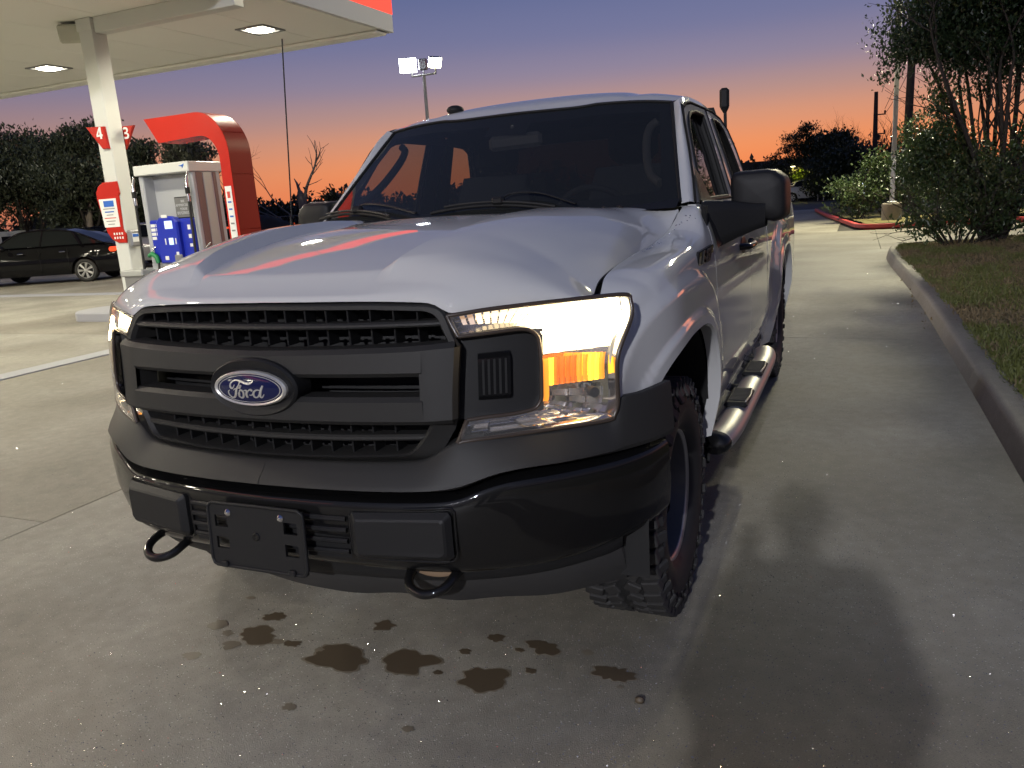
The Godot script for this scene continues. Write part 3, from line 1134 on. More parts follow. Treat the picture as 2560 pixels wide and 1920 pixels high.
	for c in cuts.size() - 1:
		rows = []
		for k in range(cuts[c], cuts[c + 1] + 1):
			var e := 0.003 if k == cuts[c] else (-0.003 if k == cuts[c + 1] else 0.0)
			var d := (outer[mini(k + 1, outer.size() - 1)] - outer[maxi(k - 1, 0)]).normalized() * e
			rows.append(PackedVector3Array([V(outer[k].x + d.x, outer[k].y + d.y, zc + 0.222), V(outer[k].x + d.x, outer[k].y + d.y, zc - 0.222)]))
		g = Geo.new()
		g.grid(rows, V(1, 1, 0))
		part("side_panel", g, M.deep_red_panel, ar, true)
	g = Geo.new()
	g.box(V(-6.71, 1.5, zc + 0.231), V(0.115, 0.78, 0.006), 0.002)
	part("leg_poster", g, M.sign_white, ar, true)
	for q in 6:
		g = Geo.new()
		g.box(V(-6.71, 1.77 - q * 0.10, zc + 0.2355), V(0.06 if q > 0 else 0.05, 0.022 if q > 0 else 0.09, 0.004))
		part("leg_print", g, M.print_red if q == 0 else (M.sign_blue if q < 4 else M.print_grey), ar, true)


func second_column(at: Vector3) -> void:
	var col := thing("canopy_column", "white canopy column of the second pump row, outside the picture", "column", at)
	var g := Geo.new()
	g.box(V(0, 2.1, 0), V(0.27, 4.22, 0.27), 0.012)
	part("shaft", g, M.white_enamel, col)


func text_mesh(s: String, height: float, depth := 0.004) -> TextMesh:
	var t := TextMesh.new()
	var f := SystemFont.new()
	f.font_names = PackedStringArray(["Droid Sans"])
	f.font_weight = 700
	t.font = f
	t.text = s
	t.font_size = 64
	t.pixel_size = height / 46.0
	t.depth = depth
	return t


# ---- the pickup: x to its left side, y up, z forward; its front axle stands over the origin ----
const AXLE_Y := 0.41
const REAR_Z := -3.68
var truck: Node3D


func tp(called: String, g, m: Material, parent: Node3D = null) -> MeshInstance3D:
	if parent == null:
		return part(called, g, m, truck, true)
	var o := part(called, g, m, parent)
	o.position = Vector3.ZERO if parent is MeshInstance3D else -truck.position - parent.position
	return o


# plan depth of the front face
func zf(x: float, y: float) -> float:
	x = absf(x)
	var z0 := tab(PackedVector2Array([Vector2(0.3, 0.86), Vector2(0.45, 0.92), Vector2(0.6, 0.94), Vector2(0.75, 0.925), Vector2(0.85, 0.91), Vector2(0.98, 0.904), Vector2(1.1, 0.885), Vector2(1.18, 0.855), Vector2(1.25, 0.81)]), y)
	return z0 - 0.19 * x * x - 0.52 * pow(maxf(0.0, x - 0.5), 1.5)


func fp(x: float, y: float, off := 0.0) -> Vector3:
	var e := 0.01
	var nx := (zf(x - e, y) - zf(x + e, y)) / (2 * e)
	var nn := V(nx, 0.0, 1.0).normalized()
	return V(x, y, zf(x, y)) + nn * off


func fline(p: Array, k: int, off := 0.0) -> PackedVector3Array:
	var q := PackedVector3Array()
	for a in p:
		q.append(V(a[0], a[1], 0))
	var s := spline(q, k)
	var out := PackedVector3Array()
	for a in s:
		out.append(fp(a.x, a.y, off))
	return out


# straight-segmented version
func fpoly(p: Array, k: int, off := 0.0) -> PackedVector3Array:
	var out := PackedVector3Array()
	var total := 0.0
	for i in p.size() - 1:
		total += Vector2(p[i][0], p[i][1]).distance_to(Vector2(p[i + 1][0], p[i + 1][1]))
	for j in k:
		var d := total * j / (k - 1)
		var i := 0
		while i < p.size() - 2:
			var l := Vector2(p[i][0], p[i][1]).distance_to(Vector2(p[i + 1][0], p[i + 1][1]))
			if d <= l:
				break
			d -= l
			i += 1
		var a := Vector2(p[i][0], p[i][1])
		var b := Vector2(p[i + 1][0], p[i + 1][1])
		var q := a.lerp(b, clampf(d / maxf(a.distance_to(b), 1e-6), 0, 1))
		out.append(fp(q.x, q.y, off))
	return out


# a moulded bar on the front face between a top and a bottom line
func fbar(g: Geo, top: Array, bot: Array, off: float, depth: float, bev := 0.008, k := 40) -> void:
	var t0 := []
	var b0 := []
	for a in top:
		t0.append([a[0], a[1] - bev])
	for a in bot:
		b0.append([a[0], a[1] + bev])
	var rows := [fpoly(top, k, off - depth), fpoly(top, k, off - bev), fpoly(t0, k, off), fpoly(b0, k, off), fpoly(bot, k, off - bev), fpoly(bot, k, off - depth)]
	g.creased(rows, V(0, 0, 1))
	for e in [0, k - 1]:
		g.quad(rows[1][e], rows[4][e], rows[5][e], rows[0][e], V(signf(rows[0][e].x), 0, 0.2))


func build_truck() -> void:
	truck = thing("pickup_truck", "white extended-cab pickup truck with lit headlights and black grille in the foreground", "pickup truck", V(0, 0, -2.0))
	t_front()
	t_lamps()
	t_hood()
	t_sides()
	t_cab()
	t_wheels()
	t_details()


func t_front() -> void:
	var g := Geo.new()
	# dark behind the grille: radiator and shroud
	g.grid([fline([[-0.56, 1.19], [0, 1.2], [0.56, 1.19]], 20, -0.11), fline([[-0.56, 0.76], [0, 0.76], [0.56, 0.76]], 20, -0.11)], V(0, 0, 1))
	tp("radiator", g, M.deep_black)
	g = Geo.new()
	for k in 12:
		var y := 0.80 + k * 0.034
		g.grid([fline([[-0.5, y], [0, y], [0.5, y]], 16, -0.085), fline([[-0.5, y - 0.006], [0, y - 0.006], [0.5, y - 0.006]], 16, -0.085)], V(0, 0, 1))
	tp("radiator_fins", g, M.deep_black)
	# outer frame of the upper opening
	var ring_o := [[-0.585, 1.088], [-0.572, 1.112], [-0.545, 1.172], [-0.525, 1.188], [-0.50, 1.195], [-0.337, 1.202], [0, 1.206], [0.337, 1.202], [0.50, 1.195], [0.525, 1.188], [0.545, 1.172], [0.572, 1.112], [0.585, 1.088]]
	var ring_i := [[-0.553, 1.096], [-0.546, 1.112], [-0.520, 1.160], [-0.506, 1.170], [-0.488, 1.176], [-0.33, 1.184], [0, 1.188], [0.33, 1.184], [0.488, 1.176], [0.506, 1.170], [0.520, 1.160], [0.546, 1.112], [0.553, 1.096]]
	g = Geo.new()
	var mid := []
	var mid2 := []
	for i in ring_o.size():
		mid.append([lerpf(ring_o[i][0], ring_i[i][0], 0.25), lerpf(ring_o[i][1], ring_i[i][1], 0.25)])
		mid2.append([lerpf(ring_o[i][0], ring_i[i][0], 0.8), lerpf(ring_o[i][1], ring_i[i][1], 0.8)])
	g.creased([fpoly(ring_o, 70, -0.09), fpoly(ring_o, 70, 0.0), fpoly(mid, 70, 0.008), fpoly(mid2, 70, 0.004), fpoly(ring_i, 70, -0.01), fpoly(ring_i, 70, -0.09)], V(0, 0, 1))
	tp("grille_frame", g, M.charcoal_plastic)
	# the U-shaped frame of the lower opening
	var lo_o := [[-0.575, 0.90], [-0.565, 0.87], [-0.535, 0.82], [-0.50, 0.796], [-0.45, 0.788], [-0.25, 0.782], [0, 0.780], [0.25, 0.782], [0.45, 0.788], [0.50, 0.796], [0.535, 0.82], [0.565, 0.87], [0.575, 0.90]]
	var lo_i := [[-0.505, 0.893], [-0.495, 0.872], [-0.465, 0.832], [-0.45, 0.816], [-0.43, 0.808], [-0.25, 0.800], [0, 0.797], [0.25, 0.800], [0.43, 0.808], [0.45, 0.816], [0.465, 0.832], [0.495, 0.872], [0.505, 0.893]]
	mid = []
	for i in lo_o.size():
		mid.append([lerpf(lo_o[i][0], lo_i[i][0], 0.85), lerpf(lo_o[i][1], lo_i[i][1], 0.85)])
	g = Geo.new()
	g.creased([fpoly(lo_o, 70, -0.02), fpoly(mid, 70, 0.006), fpoly(lo_i, 70, -0.004), fpoly(lo_i, 70, -0.09)], V(0, 0, 1))
	tp("grille_frame", g, M.charcoal_plastic)
	# slats
	for k in range(-7, 8):
		g = Geo.new()
		g.box(fp(k * 0.0672, 1.142, -0.05), V(0.0055, 0.105, 0.05), 0.002)
		tp("grille_slat", g, M.moulded_black_plastic)
	for k in range(-6, 7):
		g = Geo.new()
		g.box(fp(k * 0.0666, 0.846, -0.05), V(0.0055, 0.108, 0.05), 0.002)
		tp("grille_slat", g, M.moulded_black_plastic)
	g = Geo.new()
	fbar(g, [[-0.538, 1.155], [-0.25, 1.1535], [0.25, 1.1535], [0.538, 1.155]], [[-0.538, 1.140], [-0.25, 1.138], [0.25, 1.138], [0.538, 1.140]], 0.0, 0.045, 0.005)
	tp("grille_bar", g, M.charcoal_plastic)
	g = Geo.new()
	fbar(g, [[-0.488, 0.861], [-0.25, 0.856], [0, 0.854], [0.25, 0.856], [0.488, 0.861]], [[-0.478, 0.844], [-0.25, 0.839], [0, 0.837], [0.25, 0.839], [0.478, 0.844]], 0.0, 0.045, 0.005)
	tp("grille_bar", g, M.charcoal_plastic)
	# the two broad bars joined at their ends
	g = Geo.new()
	fbar(g, [[-0.495, 1.097], [-0.45, 1.095], [-0.23, 1.090], [0, 1.087], [0.23, 1.090], [0.45, 1.095], [0.495, 1.097]], [[-0.495, 1.018], [-0.3, 1.017], [0, 1.016], [0.3, 1.017], [0.495, 1.018]], 0.028, 0.07, 0.012)
	fbar(g, [[-0.495, 0.966], [0, 0.964], [0.495, 0.966]], [[-0.495, 0.891], [-0.3, 0.890], [0, 0.890], [0.3, 0.890], [0.495, 0.891]], 0.028, 0.07, 0.012)
	for s in [-1.0, 1.0]:
		fbar(g, [[s * 0.488, 1.097], [s * 0.572, 1.102]], [[s * 0.488, 0.891], [s * 0.562, 0.893]], 0.0283, 0.07, 0.012, 10)
		g.creased([fpoly([[s * 0.572, 1.090], [s * 0.562, 0.905]], 6, 0.0283), fpoly([[s * 0.584, 1.090], [s * 0.574, 0.905]], 6, 0.016), fpoly([[s * 0.590, 1.090], [s * 0.580, 0.905]], 6, -0.05)], V(s, 0, 1))
	tp("grille_surround", g, M.charcoal_plastic)
	# emblem
	var housing := group_part("emblem", truck, Vector3.ZERO)
	g = Geo.new()
	var eo := fp(0, 0.99, 0.0)
	oval(g, eo, [[0.150, 0.082, -0.03], [0.150, 0.082, 0.030], [0.144, 0.077, 0.037], [0.138, 0.066, 0.033], [0.130, 0.056, 0.030], [0.124, 0.051, 0.036]])
	tp("oval_housing", g, M.moulded_black_plastic, housing)
	g = Geo.new()
	oval(g, eo, [[0.1245, 0.0505, 0.028], [0.1235, 0.0495, 0.044], [0.118, 0.0460, 0.049], [0.111, 0.0415, 0.046]])
	tp("oval_ring", g, M.satin_silver, housing)
	g = Geo.new()
	oval(g, eo, [[0.112, 0.0425, 0.044], [0.106, 0.0385, 0.0455], [0.09, 0.0325, 0.049], [0.06, 0.021, 0.053], [0.03, 0.011, 0.0545], [0.0004, 0.0004, 0.055]], true)
	tp("oval_field", g, M.emblem_blue, housing)
	g = Geo.new()
	oval(g, eo, [[0.1065, 0.0385, 0.0445], [0.1055, 0.038, 0.0475], [0.1035, 0.037, 0.0475], [0.1025, 0.0365, 0.0455]])
	tp("oval_line", g, M.satin_silver, housing)
	g = Geo.new()
	script_strokes(g, eo)
	tp("emblem_script", g, M.satin_silver, housing)
	# black panel between grille and headlamp
	for s in [-1.0, 1.0]:
		g = Geo.new()
		g.grid([fline([[s * 0.55, 1.115], [s * 0.66, 1.115], [s * 0.775, 1.11]], 14, -0.028), fline([[s * 0.55, 0.89], [s * 0.66, 0.89], [s * 0.775, 0.895]], 14, -0.028)], V(0, 0, 1))
		tp("side_panel", g, M.moulded_black_plastic)
		g = Geo.new()
		fbar(g, [[s * 0.625, 1.060], [s * 0.70, 1.062]], [[s * 0.625, 0.940], [s * 0.70, 0.938]], -0.012, 0.03, 0.012, 8)
		tp("side_blank", g, M.gloss_black_paint)
		g = Geo.new()
		for k in 5:
			fbar(g, [[s * (0.635 + k * 0.013), 1.046], [s * (0.640 + k * 0.013), 1.046]], [[s * (0.635 + k * 0.013), 0.955], [s * (0.640 + k * 0.013), 0.955]], -0.009, 0.006, 0.001, 3)
		tp("blank_ribs", g, M.deep_black)
	# charcoal cover under the grille, running round to the wheel openings
	g = Geo.new()
	var K := 72
	for half in [-1.0, 1.0]:
		var rows := []
		var prof := [[0.0, -0.05], [0.0, -0.006], [0.06, 0.004], [0.38, 0.016], [0.72, 0.032], [0.92, 0.036], [1.0, 0.022], [1.0, -0.06]]
		for q in prof:
			var row := PackedVector3Array()
			for i in K:
				var u := float(i) / (K - 1)
				var p := cover_plan(u)
				var ax: float = p.x
				var top := tab(PackedVector2Array([Vector2(0, 0.779), Vector2(0.43, 0.786), Vector2(0.49, 0.795), Vector2(0.535, 0.822), Vector2(0.575, 0.84), Vector2(0.70, 0.842), Vector2(0.90, 0.846), Vector2(0.922, 0.855), Vector2(0.938, 0.90), Vector2(0.98, 0.905), Vector2(1.03, 0.912)]), ax)
				var bot := tab(PackedVector2Array([Vector2(0, 0.716), Vector2(0.50, 0.717), Vector2(0.57, 0.722), Vector2(0.66, 0.752), Vector2(0.75, 0.762), Vector2(1.03, 0.762)]), ax)
				var side: Vector2 = (cover_plan(minf(u + 0.01, 1.0)) - cover_plan(maxf(u - 0.01, 0.0))).normalized()
				var nrm := Vector2(-side.y, side.x)
				if nrm.y < 0 and nrm.x < 0:
					nrm = -nrm
				var off: float = q[1] * (1.0 if ax < 0.8 else lerpf(1.0, 0.35, clampf((ax - 0.8) / 0.15, 0, 1)))
				var lean := tab(PackedVector2Array([Vector2(0, 0.0), Vector2(1, 0.016)]), q[0])
				row.append(V(half * (p.x + nrm.x * off), lerpf(top, bot, q[0]), p.y + nrm.y * off + lean))
			rows.append(row)
		for j in [0, 2, 5]:
			pass
		g.grid([rows[0], rows[1]], V(0, 0.5, 1))
		g.grid([rows[1], rows[2], rows[3], rows[4], rows[5]], V(half * 0.3, 0, 1))
		g.grid([rows[5], rows[6]], V(0, -1, 0.5))
		g.grid([rows[6], rows[7]], V(0, -1, 0.3))
	tp("bumper_cover", g, M.charcoal_plastic)
	# steel bumper, gloss black
	g = Geo.new()
	for half in [-1.0, 1.0]:
		var rows := []
		var prof := [[1.02, -0.10], [1.0, -0.012], [0.975, 0.012], [0.93, 0.020], [0.80, 0.022], [0.45, 0.024], [0.15, 0.016], [0.04, 0.004], [0.0, -0.02], [-0.01, -0.08]]
		for q in prof:
			var row := PackedVector3Array()
			for i in 60:
				var u := float(i) / 59
				var p := bumper_plan(u)
				var side: Vector2 = (bumper_plan(minf(u + 0.01, 1.0)) - bumper_plan(maxf(u - 0.01, 0.0))).normalized()
				var nrm := Vector2(-side.y, side.x)
				var top := tab(PackedVector2Array([Vector2(0, 0.688), Vector2(0.50, 0.692), Vector2(0.57, 0.698), Vector2(0.65, 0.726), Vector2(0.72, 0.738), Vector2(1.02, 0.748)]), p.x)
				var bot := tab(PackedVector2Array([Vector2(0, 0.478), Vector2(0.3, 0.472), Vector2(0.6, 0.462), Vector2(0.8, 0.470), Vector2(1.02, 0.512)]), p.x)
				var pull := 0.0
				if q[0] > 0.5 and p.x < 0.62:
					pull = 0.0
				var y := lerpf(bot, top, q[0])
				row.append(V(half * (p.x + nrm.x * q[1]), y, p.y + nrm.y * q[1] + pull - 0.03 * pow(1.0 - clampf(q[0], 0, 1), 2.0)))
			rows.append(row)
		g.grid(rows.slice(0, 3), V(0, 1, 0.5))
		g.grid(rows.slice(2, 10), V(half * 0.3, 0, 1))
		for j in 9:
			g.quad(rows[j][59], rows[j + 1][59], rows[j + 1][59] - V(half * 0.05, 0, 0), rows[j][59] - V(half * 0.05, 0, 0))
	tp("bumper", g, M.gloss_black_paint)
	# dark recess of the lower opening, its louvres, and the two blanking covers
	g = Geo.new()
	var lip := [[-0.265, 0.655], [0.265, 0.655], [0.265, 0.525], [-0.265, 0.525], [-0.265, 0.655]]
	g.grid([fline([[-0.27, 0.662], [0, 0.664], [0.27, 0.662]], 12, 0.0265), fline([[-0.27, 0.522], [0, 0.520], [0.27, 0.522]], 12, 0.0265)], V(0, 0, 1))
	tp("lower_opening", g, M.black_gap)
	for k in 4:
		g = Geo.new()
		var y := 0.646 - k * 0.032
		fbar(g, [[-0.268, y], [0, y + 0.001], [0.268, y]], [[-0.268, y - 0.014], [0, y - 0.013], [0.268, y - 0.014]], 0.036, 0.012, 0.004, 14)
		tp("louvre", g, M.moulded_black_plastic)
	for s in [-1.0, 1.0]:
		g = Geo.new()
		var outl := [[0.292, 0.662], [0.545, 0.668], [0.553, 0.655], [0.553, 0.545], [0.540, 0.531], [0.296, 0.531], [0.286, 0.545], [0.284, 0.652]]
		var rr := []
		for q in [[0.0, 0.012], [0.0, 0.040], [0.014, 0.052], [0.02, 0.0545]]:
			var row := PackedVector3Array()
			for i in outl.size() + 1:
				var a: Array = outl[i % outl.size()]
				var d := Vector2(a[0] - 0.419, a[1] - 0.598)
				var sx2: float = 1.0 - q[0] / absf(0.135)
				var sy2: float = 1.0 - q[0] / absf(0.068)
				row.append(fp(s * (0.419 + d.x * sx2), 0.598 + d.y * sy2, q[1]))
			rr.append(row)
		g.creased(rr, V(0, 0, 1))
		var last: PackedVector3Array = rr[3]
		var tl := PackedVector3Array()
		var bl := PackedVector3Array()
		for i in 7:
			tl.append(last[7].lerp(last[2], 0).lerp(last[2], float(i) / 6))
			bl.append(last[6].lerp(last[3], float(i) / 6))
		g.grid([tl, bl], V(0, 0, 1))
		g.grid([PackedVector3Array([last[7], last[0], last[1], last[2]]), PackedVector3Array([last[7], last[7].lerp(last[2], 0.05), last[7].lerp(last[2], 0.95), last[2]])], V(0, 0, 1))
		g.grid([PackedVector3Array([last[6], last[5], last[4], last[3]]), PackedVector3Array([last[6], last[6].lerp(last[3], 0.05), last[6].lerp(last[3], 0.95), last[3]])], V(0, 0, 1))
		tp("fog_lamp_blank", g, M.moulded_black_plastic)
		g = Geo.new()
		var gap := []
		for i in outl.size() + 1:
			var a: Array = outl[i % outl.size()]
			gap.append([s * (0.419 + (a[0] - 0.419) * 1.055), 0.598 + (a[1] - 0.598) * 1.10])
		var rim := fpoly(gap, 60, 0.026)
		g.tube(rim, 0.005, 6, false)
		tp("blank_rim", g, M.gloss_black_paint)
	# licence bracket
	var br := group_part("licence_bracket", truck, Vector3.ZERO)
	var o := V(0, 0.575, fp(0, 0.575, 0.062).z)
	var bm := Basis(Vector3.RIGHT, -0.05)
	g = Geo.new()
	# plate made of panels round its four square holes
	var xs := [-0.165, -0.142, -0.096, 0.118, 0.154, 0.162]
	xs = [-0.165, -0.143, -0.098, 0.098, 0.143, 0.165]
	var ys := [-0.09, -0.042, -0.008, 0.022, 0.056, 0.09]
	for i in 5:
		for j in 5:
			if (i == 1 or i == 3) and (j == 1 or j == 3):
				continue
			g.box(o + bm * V((xs[i] + xs[i + 1]) / 2, (ys[j] + ys[j + 1]) / 2, 0.0), V(xs[i + 1] - xs[i], ys[j + 1] - ys[j], 0.008), 0.0, bm)
	tp("bracket_plate", g, M.moulded_black_plastic, br)
	g = Geo.new()
	var bl2 := PackedVector3Array()
	for q in [[-0.165, 0.07], [-0.163, 0.082], [-0.150, 0.092], [0, 0.093], [0.150, 0.092], [0.163, 0.082], [0.165, 0.07], [0.166, -0.075], [0.160, -0.090], [0.15, -0.094], [0.0, -0.094], [-0.15, -0.094], [-0.160, -0.090], [-0.166, -0.075], [-0.165, 0.07]]:
		bl2.append(o + bm * V(q[0], q[1], 0.003))
	g.tube(bl2, 0.0055, 6, false)
	tp("bracket_rim", g, M.moulded_black_plastic, br)
	for s in [-1.0, 1.0]:
		g = Geo.new()
		g.lathe(PackedVector2Array([Vector2(0.0, 0.009), Vector2(0.0045, 0.009), Vector2(0.0085, 0.006), Vector2(0.011, 0.003), Vector2(0.011, 0.0)]), o + bm * V(s * 0.0915, 0.067, 0.004), bm * Basis(Vector3.RIGHT, PI / 2), 12)
		tp("screw", g, M.chrome, br)
		g = Geo.new()
		g.box(o + bm * V(s * 0.118, -0.088, 0.008), V(0.022, 0.018, 0.012), 0.003, bm)
		tp("clip", g, M.moulded_black_plastic, br)
	g = Geo.new()
	g.lathe(PackedVector2Array([Vector2(0.0, 0.001), Vector2(0.006, 0.0015), Vector2(0.011, 0.004), Vector2(0.013, 0.001)]), o + bm * V(0.0, 0.004, 0.004), bm * Basis(Vector3.RIGHT, PI / 2), 14, true)
	tp("dimple", g, M.gloss_black_paint, br)
	# lower valance and the rubber air dam with its missing left end
	g = Geo.new()
	var rows2 := []
	for q in [[0.50, -0.035], [0.46, -0.03], [0.425, -0.038], [0.415, -0.055]]:
		rows2.append(fline([[-0.80, q[0] + 0.04], [-0.62, q[0] + 0.02], [-0.4, q[0]], [0, q[0] - 0.005], [0.5, q[0]], [0.75, q[0]], [0.90, q[0] + 0.02], [0.95, q[0] + 0.04]], 60, q[1]))
	g.grid(rows2, V(0, 0, 1))
	tp("valance", g, M.moulded_black_plastic)
	g = Geo.new()
	rows2 = []
	for q in [0.0, 0.25, 0.6, 0.93, 1.0]:
		var row := PackedVector3Array()
		for i in 56:
			var x := lerpf(-0.43, 0.955, float(i) / 55)
			var bot := tab(PackedVector2Array([Vector2(-0.43, 0.43), Vector2(-0.40, 0.395), Vector2(-0.34, 0.365), Vector2(-0.2, 0.362), Vector2(-0.06, 0.342), Vector2(0.1, 0.334), Vector2(0.4, 0.345), Vector2(0.6, 0.332), Vector2(0.85, 0.325), Vector2(0.955, 0.325)]), x)
			bot += 0.004 * sin(x * 23.0)
			row.append(fp(x, lerpf(0.455, bot, q), -0.062 + 0.014 * sin(q * PI) + 0.006 * sin(x * 17)))
		rows2.append(row)
	g.grid(rows2, V(0, 0, 1))
	var back := []
	for r in rows2:
		var row := PackedVector3Array()
		for p in r:
			row.append(p - V(0, 0, 0.012))
		back.append(row)
	g.grid(back, V(0, 0, -1))
	g.grid([rows2[4], back[4]], V(0, -1, 0))
	tp("air_dam", g, M.worn_rubber)
	# dark underside so that light does not pass under the nose
	g = Geo.new()
	g.grid([PackedVector3Array([V(-0.8, 0.44, 0.55), V(0.8, 0.44, 0.55)]), PackedVector3Array([V(-0.75, 0.42, -0.8), V(0.75, 0.42, -0.8)])], V(0, -1, 0))
	g.box(V(0, 0.62, 0.42), V(1.2, 0.36, 0.5), 0.05)
	tp("underbody", g, M.black_gap)
	# tow hooks
	for s in [-1.0, 1.0]:
		g = Geo.new()
		var pts := PackedVector3Array()
		var b := fp(s * 0.47, 0.44, 0.0)
		var dz := 0.03 if s < 0 else 0.01
		for q in [[-0.062, 0.035, -0.16], [-0.066, 0.022, -0.03], [-0.05, 0.002, 0.022], [0.0, -0.008, 0.042], [0.05, 0.002, 0.022], [0.066, 0.022, -0.03], [0.062, 0.035, -0.16]]:
			pts.append(b + V(q[0], q[1], q[2] + dz))
		g.tube(spline(pts, 40), 0.0135, 10)
		tp("tow_hook", g, M.gloss_black_paint)
	g = Geo.new()
	g.ball(fp(0.47, 0.468, -0.028), V(0.062, 0.020, 0.004), 16)
	tp("hook_opening", g, mat("rust_tan", lin(0.22, 0.15, 0.09), 0.7))


func cover_plan(u: float) -> Vector2:
	# from the middle of the nose round to the wheel opening: Vector2(x, z)
	var x := lerpf(0.0, 1.035, pow(u, 0.8))
	var z := tab(PackedVector2Array([Vector2(0, 0.918), Vector2(0.2, 0.911), Vector2(0.4, 0.888), Vector2(0.55, 0.850), Vector2(0.7, 0.775), Vector2(0.8, 0.705), Vector2(0.88, 0.638), Vector2(0.94, 0.575), Vector2(0.985, 0.51), Vector2(1.015, 0.45), Vector2(1.035, 0.395)]), x)
	return Vector2(x, z)


func bumper_plan(u: float) -> Vector2:
	var x := lerpf(0.0, 1.012, pow(u, 0.75))
	var z := tab(PackedVector2Array([Vector2(0, 0.945), Vector2(0.2, 0.938), Vector2(0.4, 0.915), Vector2(0.55, 0.878), Vector2(0.7, 0.808), Vector2(0.8, 0.742), Vector2(0.88, 0.67), Vector2(0.94, 0.60), Vector2(0.98, 0.53), Vector2(1.005, 0.46), Vector2(1.012, 0.42)]), x)
	return Vector2(x, z)


func oval(g: Geo, o: Vector3, prof: Array, smooth := false) -> void:
	var rows := []
	for q in prof:
		var row := PackedVector3Array()
		for k in 49:
			var t := TAU * k / 48
			row.append(o + V(cos(t) * q[0], sin(t) * q[1], q[2]))
		rows.append(row)
	if smooth:
		g.grid(rows, V(0, 0, 1), false, true)
	else:
		for j in rows.size() - 1:
			g.grid([rows[j], rows[j + 1]], V(0, 0, 1), false, true)


# the flowing lettering of the emblem, as raised ribbons of changing width: [x, y, width] in pixels of its drawing
func script_strokes(g: Geo, eo: Vector3) -> void:
	var st := [
		[[1232, 440, 6], [1215, 462, 22], [1160, 485, 40], [1080, 468, 38], [1000, 432, 26], [920, 413, 20], [855, 425, 20], [805, 475, 24], [800, 530, 30], [830, 560, 26], [862, 535, 14], [888, 490, 6]],
		[[990, 440, 12], [975, 490, 16], [940, 540, 22], [912, 600, 36], [890, 665, 42], [850, 722, 34], [800, 738, 26], [758, 700, 24], [742, 645, 22], [755, 605, 16], [785, 588, 6]],
		[[858, 592, 5], [890, 570, 12], [940, 560, 12], [990, 548, 11], [1016, 525, 11], [1008, 505, 9], [985, 520, 8], [982, 552, 9], [1000, 578, 6]],
		[[968, 612, 10], [1005, 594, 22], [1040, 622, 28], [1042, 680, 30], [1010, 738, 24], [970, 742, 22], [948, 705, 24], [958, 650, 22], [985, 610, 14]],
		[[932, 726, 6], [958, 690, 12], [975, 650, 10]],
		[[1062, 606, 10], [1100, 602, 20], [1112, 625, 30], [1094, 690, 36], [1098, 745, 30]],
		[[1104, 690, 8], [1130, 630, 14], [1165, 594, 20], [1198, 598, 30], [1206, 625, 22]],
		[[1150, 690, 8], [1180, 700, 12], [1215, 672, 12]],
		[[1350, 618, 10], [1300, 604, 20], [1248, 630, 28], [1222, 692, 30], [1238, 742, 26], [1286, 738, 20], [1340, 672, 16]],
		[[1404, 530, 26], [1378, 585, 34], [1350, 655, 38], [1334, 715, 34], [1344, 752, 24], [1376, 738, 14], [1412, 688, 6]]]
	for s in st:
		var p := PackedVector3Array()
		for q in s:
			p.append(V(q[0], q[1], q[2]))
		p = spline(p, s.size() * 5)
		var rows := [PackedVector3Array(), PackedVector3Array(), PackedVector3Array(), PackedVector3Array()]
		for i in p.size():
			var d := p[mini(i + 1, p.size() - 1)] - p[maxi(i - 1, 0)]
			var nn := Vector2(-d.y, d.x).normalized()
			var w := p[i].z * 0.5 + 3.5
			for e in 4:
				var ww: float = w * [1.0, 0.75, -0.75, -1.0][e]
				var q := Vector2(p[i].x, p[i].y) + nn * ww
				var X := (q.x - 1117.0) / 660.0 * 0.1222
				var Y := (590.0 + 0.072 * (q.x - 1117.0) - q.y) / 325.0 * 0.049
				var dome := 0.0555 - 0.011 * (pow(X / 0.106, 2) + pow(Y / 0.038, 2))
				rows[e].append(eo + V(X, Y, dome + (0.0006 if e == 0 or e == 3 else 0.0022)))
		g.creased(rows, V(0, 0, 1))


